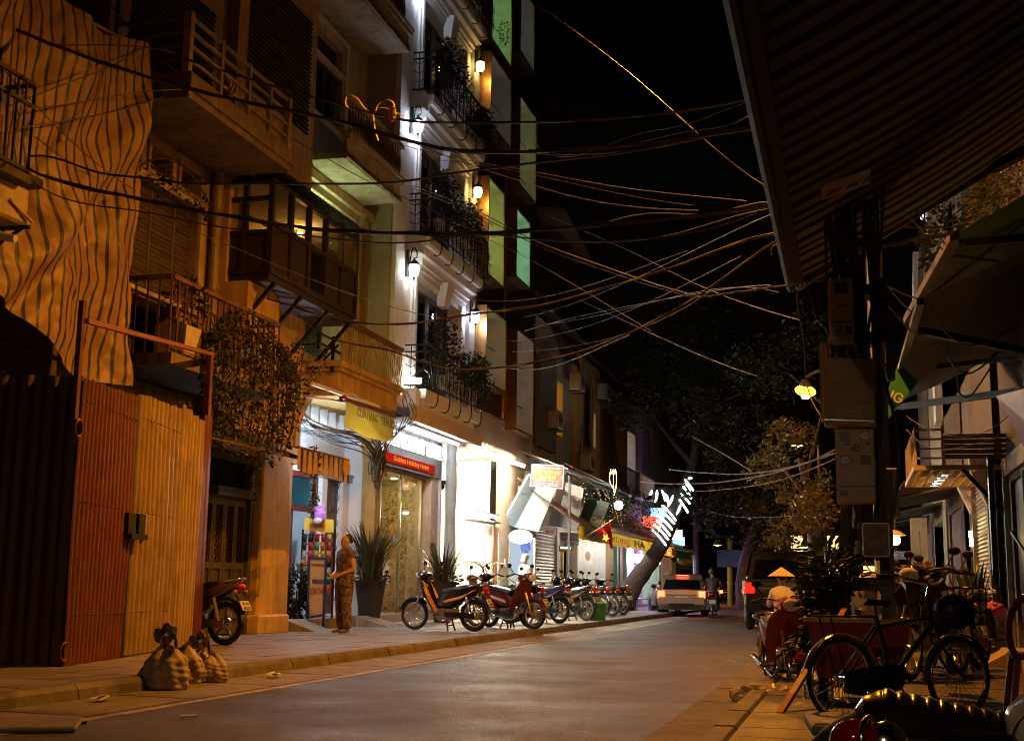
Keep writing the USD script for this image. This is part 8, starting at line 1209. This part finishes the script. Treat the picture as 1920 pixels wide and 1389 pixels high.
# ================================================================ people: each a continuous skin, hair and clothes as parts
def chain(js, segs, inflate=0., smoothing=6, step=.035):
    tot = MF.Manifold()
    for a, b in segs:
        S = []
        for k in (a, b):
            p, r = js[k]; S.append(MF.Manifold.sphere(r+inflate, 12).translate([float(c) for c in p]))
        tot = tot+MF.Manifold.batch_hull(S)
    me = tot.refine_to_length(step).to_mesh(); tm_ = trimesh.Trimesh(np.array(me.vert_properties[:, :3], float), np.array(me.tri_verts)); tm_.merge_vertices()
    trimesh.smoothing.filter_taubin(tm_, iterations=smoothing); return np.array(tm_.vertices), np.array(tm_.faces)
skin = mt('skin', (.50, .31, .21), .5, var=.05); hairm = mt('black_hair', (.010, .008, .007), .45)
def person(lab, loc, rz, top, low, h=1.56, pose='stand', sleeves=.4, legs=1., hat=None, mask=False, arms='down', hair='bun', lean=0., bulk=.014):
    """Figure facing +x, feet (or seat) on its origin."""
    t = Thing('person', lab, 'person', loc=loc, rz=rz, local=True); s = h/1.7; J_ = {}
    hipz = .90*s if pose == 'stand' else .0
    def A(n, x, y, z, r): J_[n] = (np.array([x*s, y*s, z*s]), r*s)
    hz = .90 if pose == 'stand' else {'sit': .45, 'ride': .80, 'low': .30}[pose]; ln = lean; sp = lambda d: (math.sin(ln)*d, math.cos(ln)*d)
    A('pel', 0, 0, hz+.02, .115); [A('wst'+k_, *(np.array([math.sin(ln)*.2, d_*.055, hz+math.cos(ln)*.2])), .10) for k_, d_ in (('L', 1), ('R', -1))]; [A('cst'+k_, *(np.array([math.sin(ln)*.38, d_*.075, hz+math.cos(ln)*.38])), .10) for k_, d_ in (('L', 1), ('R', -1))]
    for n, d, r in (('waist', .20, .10), ('chest', .40, .115), ('neck0', .53, .055), ('neck1', .60, .05), ('head', .70, .082)): x, z = sp(d); A(n, x+(.02 if n == 'head' else 0), 0, hz+z, r)
    x, z = sp(.735); A('crown', x+.005, 0, hz+z, .083); x, z = sp(.655); A('jaw', x+.055, 0, hz+z, .046); x, z = sp(.69); A('nose', x+.107, 0, hz+z, .012); A('nose0', x+.09, 0, hz+z+.028, .01)
    for sd in (1, -1):
        q_ = 'L' if sd == 1 else 'R'; x, z = sp(.47); A('sho'+q_, x, sd*.165, hz+z, .052); A('ear'+q_, sp(.70)[0]+.005, sd*.083, hz+sp(.70)[1], .014)
        if arms == 'down': A('elb'+q_, x-.02, sd*.215, hz+z-.27, .038); A('wri'+q_, x+.06, sd*.22, hz+z-.50, .027)
        elif arms == 'back': A('elb'+q_, x-.12, sd*.22, hz+z-.25, .038); A('wri'+q_, x-.12, sd*.07, hz+z-.42, .027)
        elif arms == 'fwd2': A('elb'+q_, x-.03, sd*.235, hz+z-.26, .038); A('wri'+q_, x+.17, sd*.12, hz+z-.36, .027)
        else: A('elb'+q_, x+.14, sd*.21, hz+z-.22, .038); A('wri'+q_, x+.34, sd*.13, hz+z-.20, .027)
        w = J_['wri'+q_][0]/s; e_ = J_['elb'+q_][0]/s; d = (w-e_)/np.linalg.norm(w-e_); lat = np.array([0, -sd, 0.]) if abs(d[1]) < .8 else np.array([1., 0, 0]); fwd = np.cross(d, lat)
        A('palm'+q_, *(w+d*.045), .026)
        for i, (o_, L_) in enumerate(((-.027, .075), (-.009, .085), (.009, .08), (.026, .062))):
            b_ = w+d*.075+fwd*o_; A('f%s%da' % (q_, i), *b_, .0095); A('f%s%db' % (q_, i), *(b_+d*L_*.55+lat*.012), .0088); A('f%s%dc' % (q_, i), *(b_+d*L_*.9+lat*.034), .0075)
        b_ = w+d*.03-fwd*.026; A('t%sa' % q_, *b_, .012); A('t%sb' % q_, *(b_-fwd*.028+d*.03+lat*.012), .0105); A('t%sc' % q_, *(b_-fwd*.034+d*.055+lat*.022), .009)
        A('hip'+q_, 0, sd*.085, hz-.02, .095)
        if pose == 'stand': A('kne'+q_, .015, sd*.09, .48, .06); A('ank'+q_, -.02, sd*.095, .085, .038); A('toe'+q_, .12, sd*.11, .03, .028)
        elif pose == 'ride': A('kne'+q_, .38, sd*.16, hz-.12, .065); A('ank'+q_, .28, sd*.17, hz-.48, .04); A('toe'+q_, .42, sd*.18, hz-.53, .03)
        elif pose == 'low': A('kne'+q_, .34, sd*.14, .42, .062); A('ank'+q_, .22, sd*.13, .07, .04); A('toe'+q_, .36, sd*.14, .03, .028)
        else: A('kne'+q_, .40, sd*.11, hz+.01, .065); A('ank'+q_, .36, sd*.12, .08, .04); A('toe'+q_, .50, sd*.13, .03, .028)
        A('heel'+q_, *(J_['ank'+q_][0]/s+np.array([-.03, 0, -.04])), .03)
    seg = [('pel', 'waist'), ('waist', 'chest'), ('chest', 'neck0'), ('pel', 'wstL'), ('pel', 'wstR'), ('wstL', 'cstL'), ('wstR', 'cstR'), ('wstL', 'wstR'), ('cstL', 'cstR'), ('neck0', 'neck1'), ('neck1', 'head'), ('head', 'crown'), ('head', 'jaw'), ('neck1', 'jaw'), ('nose', 'nose0')]
    for q_ in 'LR':
        seg += [('chest', 'sho'+q_), ('neck0', 'sho'+q_), ('sho'+q_, 'elb'+q_), ('elb'+q_, 'wri'+q_), ('wri'+q_, 'palm'+q_), ('head', 'ear'+q_), ('pel', 'hip'+q_), ('hip'+q_, 'kne'+q_), ('kne'+q_, 'ank'+q_), ('ank'+q_, 'heel'+q_), ('heel'+q_, 'toe'+q_), ('palm'+q_, 't%sa' % q_), ('t%sa' % q_, 't%sb' % q_), ('t%sb' % q_, 't%sc' % q_)]
        for i in range(4): seg += [('palm'+q_, 'f%s%da' % (q_, i)), ('f%s%da' % (q_, i), 'f%s%db' % (q_, i)), ('f%s%db' % (q_, i), 'f%s%dc' % (q_, i))]
    t.add('body', chain(J_, seg, 0, 4, .022), skin, True)
    for q_ in 'LR':
        p = J_['elb'+q_][0]*sleeves+J_['sho'+q_][0]*(1-sleeves) if sleeves <= 1 else J_['wri'+q_][0]*(sleeves-1)+J_['elb'+q_][0]*(2-sleeves); J_['cuff'+q_] = (p, (.046 if sleeves <= 1 else .034)*s)
        a = J_['ank'+q_][0]*legs+J_['kne'+q_][0]*(1-legs); J_['hem'+q_] = (a+np.array([0, 0, .03*s]), .055*s)
    J_['belly'] = (J_['waist'][0], .112*s); J_['hipc'] = (J_['pel'][0]+np.array([0, 0, -.02]), .13*s)
    ts = [('hipL', 'wstL'), ('hipR', 'wstR'), ('wstL', 'cstL'), ('wstR', 'cstR'), ('cstL', 'cstR'), ('wstL', 'wstR'), ('cstL', 'shoL'), ('cstR', 'shoR'), ('hipc', 'belly'), ('belly', 'chest'), ('chest', 'neck0'), ('pel', 'hipL'), ('pel', 'hipR')]
    for q_ in 'LR': ts += [('chest', 'sho'+q_), ('neck0', 'sho'+q_), ('sho'+q_, 'elb'+q_ if sleeves > 1 else 'cuff'+q_)]+([('elb'+q_, 'cuff'+q_)] if sleeves > 1 else [])
    t.add('shirt', chain(J_, ts, bulk*s, 5, .04), top, True)
    ls = [('pel', 'hipL'), ('pel', 'hipR')]
    for q_ in 'LR': ls += [('hip'+q_, 'kne'+q_), ('kne'+q_, 'hem'+q_)]
    t.add('trousers', chain(J_, ls, (bulk+.006)*s, 5, .045), low, True)
    t.add('shoes', J(*[hull(np.vstack([blob(J_['toe'+q_][0]+np.array([0, 0, -.004]), (.045*s, .042*s, .028*s), 30, 3, .9), blob(J_['heel'+q_][0], (.036*s, .034*s, .032*s), 30, 4, .9)])) for q_ in 'LR']), mt('sandal_brown', (.08, .05, .035), .6), 40)
    hd, cw = J_['head'][0], J_['crown'][0]
    if hair: 
        m_ = sph(cw+np.array([-.040*s, 0, .022*s]), (.088*s, .092*s, .086*s), 14); parts = [m_]
        if hair == 'bun': parts.append(sph(cw+np.array([-.11*s, 0, -.03*s]), (.04*s, .045*s, .04*s), 10))
        t.add('hair', J(parts), hairm, True)
    t.add('eyes', J(*[sph(hd+np.array([.079*s, sd*.031*s, .012*s]), (.008*s, .012*s, .007*s), 8) for sd in (1, -1)]), mt('eye_dark', (.02, .015, .012), .2)); t.add('mouth', sph(J_['jaw'][0]+np.array([.043*s, 0, .008*s]), (.008*s, .022*s, .006*s), 8), mt('lip', (.30, .10, .09), .5))
    if hat == 'cone': t.add('conical_hat', lathe([(.235*s, 0), (.225*s, .01), (.02, .15*s), (.002, .155*s)], 28, cw+np.array([0, 0, .01])), mt('palm_leaf_hat', (.55, .43, .24), .7, streak=.1))
    if hat == 'cloth': t.add('headscarf', J(sph(cw+np.array([-.01, 0, .02]), (.105*s, .105*s, .10*s), 14), tf(sph((0, 0, 0), (.05, .085, .05), 10), t=J_['jaw'][0]+np.array([.012, 0, 0]))), mt('white_scarf', (.62, .60, .58), .8), True)
    if hat == 'helmet': t.add('helmet', sph(cw+np.array([-.01, 0, .015]), (.13*s, .12*s, .115*s), 14), card, True)
    return t
pat = mt('patterned_cloth', (.055, .030, .032), .8, var=.5, scale=8, streak=1., dirt=(.34, .24, .17), stretch=(2.6, 2.6, 2.6)); pale = mt('pale_shirt', (.55, .47, .45), .8); grey = mt('grey_shirt', (.30, .30, .36), .8); jean = mt('dark_trousers', (.03, .03, .04), .8); whs = mt('white_blouse', (.62, .56, .56), .8)
w0 = gz(643, 1186, .12); person('woman in a brown patterned sleeveless suit standing before the folding gate', tuple(w0), math.radians(-125), pat, pat, 1.64, 'stand', .12, .93, arms='fwd2', bulk=.03)
person('person in a pale long sleeved shirt with a white headscarf before the lit blue panel', (gy(984, 1100, 31.6)[0], 31.6, .12), math.radians(-120), whs, jean, 1.60, 'stand', 1.9, .95, hat='cloth', hair=None, arms='down')
o = gz(1213, 1152, .0); st_ = Thing('stool', 'pale blue plastic stool table at the kerb by the leaning tree', 'stool', loc=tuple(gz(1206, 1148, .0))); o = gz(1206, 1147, .05); bpst = mt('pale_blue_plastic', (.35, .40, .62), .4)
st_.add('seat', cb(o[0]-.26, o[0]+.26, o[1]-.22, o[1]+.22, .52, .57, .015), bpst)
for a in (-1, 1):
    for b in (-1, 1): st_.add('leg', bar((o[0]+a*.27, o[1]+b*.22, .0), (o[0]+a*.23, o[1]+b*.19, .53), .05), bpst)
bs = Thing('low_stool', 'low dark stool under the customer beside the plastic table', 'stool', loc=tuple(o+np.array([.15, .9, 0]))); q_ = o+np.array([.22, .95, 0]); bs.add('seat', cb(q_[0]-.16, q_[0]+.16, q_[1]-.16, q_[1]+.16, .24, .30, .01), dark_steel); bs.add('legs', J(*[bar((q_[0]+a*.14, q_[1]+b*.14, 0), (q_[0]+a*.12, q_[1]+b*.12, .25), .03) for a in (-1, 1) for b in (-1, 1)]), dark_steel)
person('customer in a grey shirt seen from behind sitting low at the plastic table', (q_[0], q_[1], .0), math.radians(70), grey, jean, 1.66, 'low', .5, .9, hair='short', lean=.12, arms='fwd')
q_ = gy(1234, 1110, 50); person('customer in a blue grey shirt sitting under the beer bar awning', (q_[0], 50, .12), math.radians(200), mt('blue_shirt', (.22, .26, .45), .8), jean, 1.66, 'low', .5, .9, hair='short')
q_ = gy(1470, 1110, 21.5); person('woman in a pale blouse and a conical palm leaf hat bending at the right kerb', (q_[0], 21.5, .04), math.radians(110), whs, jean, 1.62, 'sit', 1.8, .9, hat='cone', lean=.16, arms='fwd', hair='short'); hs_ = Thing('low_stool', 'small stool under the woman in the conical hat', 'stool', loc=(q_[0], 21.5, 0)); hs_.add('seat', cb(q_[0]-.17, q_[0]+.17, 21.33, 21.67, .32, .37, .015), dark_steel); [hs_.add('leg', bar((q_[0]+a*.15, 21.5+b*.15, 0), (q_[0]+a*.13, 21.5+b*.13, .33), .03), dark_steel) for a in (-1, 1) for b in (-1, 1)]
q_ = gy(1690, 1100, 30); person('person with a pale shirt sitting before the mint lit stall on the right', (q_[0], 30, .12), math.radians(-120), pale, jean, 1.6, 'low', .6, .9, hair='short')
# rider behind the car
rb = motorbike('motorbike', 'dark motorbike ridden away just right of the champagne car', blk, wine, alu, spokes=False); q_ = gy(1336, 1150, 43); place(rb, q_[0], 43, 0, 96)
person('rider in a dark jacket and helmet on the motorbike in mid street', (q_[0]+.02, 42.8, .0), math.radians(96), mt('dark_jacket', (.04, .03, .04), .6), jean, 1.66, 'ride', 1.9, .95, hat='helmet', hair=None, arms='fwd', lean=.1)
scb = Thing('scooter', 'cream white scooter parked at the kerb beside the plastic table', 'scooter', loc=tuple(gz(1250, 1153, 0))); o = gz(1248, 1153, 0); S = lambda m: tf(m, rz=math.radians(75), t=o+np.array([.12, .7, 0]))
scb.add('rear_body', S(J(tf(sph((0, 0, 0), (.42, .19, .24), 16), t=(-.42, 0, .52)))), creamp, True); scb.add('side_cowl', S(J(*[tf(sph((0, 0, 0), (.30, .12, .20), 12), t=(-.45, s_*.16, .45)) for s_ in (1, -1)])), creamp, True); scb.add('leg_shield', S(hull([(.36, .22, .8), (.36, -.22, .8), (.30, .24, .5), (.30, -.24, .5), (.12, .18, .25), (.12, -.18, .25), (.40, .1, .85), (.40, -.1, .85)])), creamp, 40); scb.add('floor', S(cb(-.2, .2, -.2, .2, .22, .27, .02)), creamp); scb.add('front_fender', S(tf(sph((0, 0, 0), (.24, .1, .15), 12), t=(.52, 0, .36))), creamp, True)
for x in (-.55, .53): scb.add('wheel', S(tf(torus(.17, .055, 24, 8), t=(x, 0, .225))), rubber, True)
scb.add('seat', S(hull([(-.75, .12, .76), (-.75, -.12, .76), (-.05, .10, .74), (-.05, -.10, .74), (-.4, .13, .82), (-.4, -.13, .82)])), seat_m, 40); scb.add('headset', S(J(tf(sph((0, 0, 0), (.12, .13, .09), 12), t=(.34, 0, .98)), cyl((.36, 0, .8), (.34, 0, 1), .05, 8))), creamp, True); scb.add('handlebar', S(tube([(.26, .34, 1.02), (.33, 0, 1.0), (.26, -.34, 1.02)], .016, 6)), rubber); scb.add('tail_lamp', S(tf(sph((0, 0, 0), (.04, .06, .05), 10), t=(-.83, 0, .58))), redl); scb.add('number_plate', S(bx(-.9, -.89, -.1, .1, .36, .5)), plate_m)
scb.add('mirrors', S(J(*[tf(sph((0, 0, 0), (.015, .06, .04), 8), t=(.27, s_*.33, 1.2)) for s_ in (1, -1)], *[bar((.3, s_*.25, 1.02), (.27, s_*.33, 1.18), .01) for s_ in (1, -1)])), chrome)
# ================================================================ overhead cables
def wire(lab, pts, y0, y1, r, mat=None, grp=None, tw=0.):
    n = len(pts); x = np.array([p[0] for p in pts], float); yy = y0+(y1-y0)*(x-x[0])/max(x[-1]-x[0], 1)
    P = smooth([gy(*p, yy[i]) for i, p in enumerate(pts)], max(14, n*4))
    r = r*.8; ms = [tube(P, r, 6)]
    if tw:
        k = 60; Q = smooth(P, k); a = np.linspace(0, 26, k); 
        for s_ in (0, 2.1): ms.append(tube(Q+np.stack([0*a, np.cos(a+s_), np.sin(a+s_)], 1)*r*1.3, r*.4, 5))
    one('cable', J(ms), mat or cable_black, lab, 'cable', grp)
yc_ = mt('yellow_wire', (.55, .38, .05), .5); G = None
W_ = [
 ('thick black cable slanting over the striped plastic sheet from the top left', [(-30, 36), (130, 95), (260, 140), (480, 195), (700, 245), (830, 278), (1000, 285), (1200, 270), (1420, 240)], 11.5, 11.2, .020, 1),
 ('thin black cable level across the top of the striped sheet', [(-20, 77), (130, 85), (262, 88), (330, 100)], 11.6, 13, .011, 0),
 ('black cable sagging across the striped sheet below the level one', [(-20, 112), (60, 130), (160, 126), (260, 93)], 11.6, 13.2, .010, 0),
 ('pair end of cable rising right across the striped sheet', [(20, 198), (60, 182), (130, 155), (200, 128), (262, 92)], 11.0, 13.2, .010, 0),
 ('thin cable rising gently right to the railed balcony', [(40, 204), (150, 192), (250, 175), (340, 168)], 11.0, 14, .010, 0),
 ('lower thin cable rising gently right to the railed balcony', [(40, 240), (150, 222), (220, 208), (310, 180)], 11.0, 14, .010, 0),
 ('long cable from the top left passing the yellow ribbon to the awning bar', [(190, -20), (290, 84), (440, 140), (560, 175), (650, 200), (760, 226), (850, 230), (1000, 230), (1150, 222), (1300, 205), (1410, 186)], 13.5, 11.6, .013, 1),
 ('thin cable falling steeply right over the striped sheet', [(-20, 100), (60, 190), (150, 280), (255, 358)], 10.6, 13.5, .009, 0),
 ('thick cable leaving the caged balcony and rising right across the houses', [(55, 293), (130, 305), (190, 325), (250, 332), (330, 342), (450, 345), (640, 345), (760, 340), (850, 325), (950, 312), (1050, 300), (1180, 285), (1290, 262), (1415, 238)], 11.0, 11.6, .015, 0),
 ('thickest twisted cable crossing the street at mid height', [(50, 316), (150, 350), (250, 370), (350, 392), (470, 412), (600, 430), (780, 438), (900, 437), (1000, 432), (1150, 420), (1300, 405), (1445, 385)], 10.8, 11.8, .020, 1),
 ('slack cable just below the thickest twisted one', [(60, 340), (120, 372), (190, 387), (260, 396), (400, 424), (560, 440), (700, 455), (800, 452), (900, 440), (1000, 448), (1150, 452), (1300, 435), (1420, 398)], 11.2, 11.9, .010, 0),
 ('long straight bright wire falling from the top of the picture to the awning bar', [(975, -12), (1100, 75), (1230, 180), (1330, 270), (1440, 352)], 15, 11.5, .007, 0),
 ('upper wire of the bright yellow pair running down right', [(740, 330), (800, 358), (900, 398), (985, 443), (1100, 488), (1200, 523), (1312, 556)], 22, 12.5, .009, 0),
 ('lower wire of the bright yellow pair running down right', [(740, 336), (800, 364), (900, 405), (985, 450), (1100, 495), (1200, 529), (1312, 559)], 22, 12.5, .009, 0),
 ('orange wire slanting past the middle lantern to the right', [(700, 235), (760, 262), (870, 305), (985, 343), (1080, 370), (1190, 388), (1310, 394)], 17, 12, .008, 0),
 ('second orange wire slanting beneath it', [(720, 262), (800, 284), (900, 305), (1000, 322), (1130, 346), (1250, 362), (1400, 377)], 17, 12, .006, 0),
 ('fine wire slanting from the loggia roof past the hotel door', [(450, 215), (600, 290), (700, 345), (790, 385), (860, 420), (930, 445)], 18, 22, .008, 0),
 ('fine orange wire slanting in front of the loggia', [(380, 440), (500, 490), (640, 545), (770, 585), (860, 600)], 15, 19, .008, 0),
 ('black twisted cable passing under the lower lanterns and rising to the awning', [(500, 560), (600, 590), (640, 600), (760, 607), (880, 590), (1000, 575), (1100, 550), (1250, 505), (1330, 475), (1452, 438)], 17, 12, .014, 1),
 ('black twisted cable passing the lowest balcony and rising to the awning', [(560, 590), (640, 640), (740, 660), (800, 682), (900, 692), (1000, 680), (1100, 655), (1200, 615), (1300, 560), (1400, 490), (1456, 452)], 18, 12, .014, 1),
 ('bright orange cable end rising slightly to the awning corner', [(1300, 560), (1390, 547), (1480, 534), (1560, 522)], 12.5, 10.9, .011, 1),
 ('thin dark wire rising right below the yellow pair', [(985, 620), (1100, 590), (1200, 570), (1320, 548), (1445, 534)], 24, 12.5, .006, 0),
 ('thin dark wire rising steeply right to the awning bar', [(985, 595), (1150, 540), (1300, 470), (1445, 402)], 24, 12.5, .006, 0),
 ('thin wire crossing down to the right above the tree', [(1085, 562), (1200, 615), (1300, 660), (1420, 705)], 22, 16, .008, 0),
 ('thin wire slanting from the tin roof down across the yellow pair', [(1030, 405), (1100, 435), (1200, 480), (1300, 530), (1400, 570), (1500, 600)], 22, 14, .007, 0),
 ('slack cable group upper strand near the awning bar', [(1000, 270), (1150, 268), (1200, 250), (1280, 235), (1350, 210), (1408, 190)], 13, 11.5, .008, 0),
 ('slack cable second strand near the awning bar', [(990, 280), (1120, 280), (1220, 262), (1300, 245), (1380, 230), (1420, 205)], 13, 11.5, .008, 0),
 ('bright strand lying along the slack cables near the awning bar', [(950, 278), (1080, 290), (1180, 283), (1280, 268), (1370, 245), (1418, 235)], 13.2, 11.5, .009, 0),
 ('looping cable strand below the slack group', [(1120, 425), (1200, 402), (1260, 400), (1320, 402), (1380, 390), (1445, 378)], 14, 11.8, .008, 0),
 ('dashed looking cable strand with slack near the right awning', [(1060, 452), (1180, 452), (1260, 440), (1330, 420), (1400, 400), (1440, 392)], 14, 11.8, .008, 0),
 ('low cable sagging to the meter pole above the strip lights', [(1255, 880), (1330, 887), (1400, 888), (1480, 876), (1570, 848)], 26, 11.2, .009, 1),
 ('second low cable sagging to the meter pole', [(1200, 903), (1290, 907), (1400, 897), (1500, 872), (1575, 838)], 26, 11.2, .009, 1),
 ('third low cable sagging to the meter pole, lowest one', [(1290, 922), (1380, 915), (1450, 903), (1520, 880), (1575, 855)], 26, 11.2, .008, 0),
 ('steep wire dropping from the dark tree to the low cables', [(1300, 820), (1360, 853), (1410, 884)], 24, 18, .008, 0),
 ('white wire sagging across the far trees', [(1330, 958), (1360, 966), (1420, 970), (1500, 968)], 40, 30, .009, 0),
 ('low cable near the copper building sagging right', [(955, 690), (1010, 692), (1080, 672), (1180, 628)], 22, 16, .010, 0),
]
for lab, pts, a, b, r, tw in W_: wire(lab, pts, a, b, r, None, G, tw)
# thin strands of the same web
thin = [([(800, 300), (950, 318), (1100, 350), (1300, 385)], 16, 12), ([(780, 410), (960, 470), (1120, 560), (1220, 620)], 20, 15), ([(950, 640), (1080, 618), (1230, 560), (1390, 480)], 24, 13), ([(1000, 610), (1150, 585), (1320, 545), (1460, 548)], 22, 12), ([(880, 560), (1000, 560), (1150, 520), (1290, 470)], 20, 14), ([(960, 660), (1120, 640), (1260, 590), (1340, 540)], 22, 14)]
for p, a, b in thin: wire('fine dark strand in the web of wires over the street', p, a, b, .005, None, 'fine strands in the web of wires')
wire('yellow flex hanging from the awning corner down past the street lamp', [(1502, 530), (1494, 560), (1500, 600), (1508, 660), (1510, 700), (1522, 750), (1545, 786)], 11.6, 10.9, .007, yc_)
wire('brown flex curling from the awning corner to the top meter box', [(1504, 532), (1520, 560), (1532, 600), (1550, 622), (1553, 680)], 11.6, 10.7, .006, mt('brown_flex', (.3, .2, .08), .5)); wire('small loop of yellow flex beside the awning bar', [(1448, 478), (1446, 466), (1452, 460), (1462, 462)], 11.4, 11.3, .007, yc_)
wire('cable from the striped awning arm across to the right hand house', [(1684, 422), (1700, 425), (1760, 427), (1810, 424)], 12.5, 13, .016); wire('thick cable bundle from the meter pole to the green awning corner', [(1620, 470), (1690, 455), (1740, 445), (1785, 437)], 11.3, 13.3, .022, None, None, 1)
for k, (a_, b_) in enumerate((((1640, 520), (1720, 560)), ((1660, 530), (1715, 590)), ((1655, 560), (1730, 640)), ((1700, 400), (1770, 470)), ((1720, 395), (1780, 465)))): wire('dark cable among those fanning out right of the meter boxes', [a_, ((a_[0]+b_[0])/2, (a_[1]+b_[1])/2+4), b_], 11.4, 14, .011, None, 'cables fanning out right of the meter boxes')
for k in range(2): wire(['curved black cable hanging in the right hand arcade', 'second curved cable just under it in the right hand arcade'][k], [(1700, 780+25*k), (1770, 815+28*k), (1840, 812+16*k), (1900, 770+50*k)], 16, 14, .007)
yr = Thing('yellow_ribbon', 'yellow plastic strap tied in loops on the cables', 'ribbon', loc=tuple(gy(700, 215, 12.8))); ym = mt('strap_yellow', (.62, .42, .04), .4)
def strap(pts, w=.028):
    P = smooth([gy(*p, 12.6) for p in pts], 26); V = np.vstack([P+np.array([0, w/2, 0.3*w]), P-np.array([0, w/2, .3*w])]); n = len(P); i = np.arange(n-1); yr.add('strap', (V, np.vstack([np.stack([i, i+n, i+1], 1), np.stack([i+1, i+n, i+n+1], 1)])), ym, True)
strap([(655, 202), (648, 190), (652, 180), (665, 181), (676, 192), (688, 206)]); strap([(705, 208), (712, 194), (724, 188), (735, 190), (740, 200), (738, 212)]); strap([(702, 206), (715, 202), (730, 205), (745, 212), (758, 218)]); strap([(700, 215), (702, 232), (705, 250), (710, 264)])
yr.add('knot', crump(gy(735, 214, 12.55), (.05, .03, .09), 4), ym); 
pbg = Thing('plastic_shred', 'torn yellow plastic bag caught on the cable at the left', 'bag', loc=tuple(gy(432, 165, 13))); o = gy(432, 158, 12.9); pbg.add('shreds', J(*[tf(crump((0, 0, 0), (.02, .015, .08), k), ry=.4*k-.6, t=o+np.array([.012*k-.03, 0, .06-.05*k])) for k in range(5)]), mt('thin_yellow_plastic', (.5, .36, .05), .35))
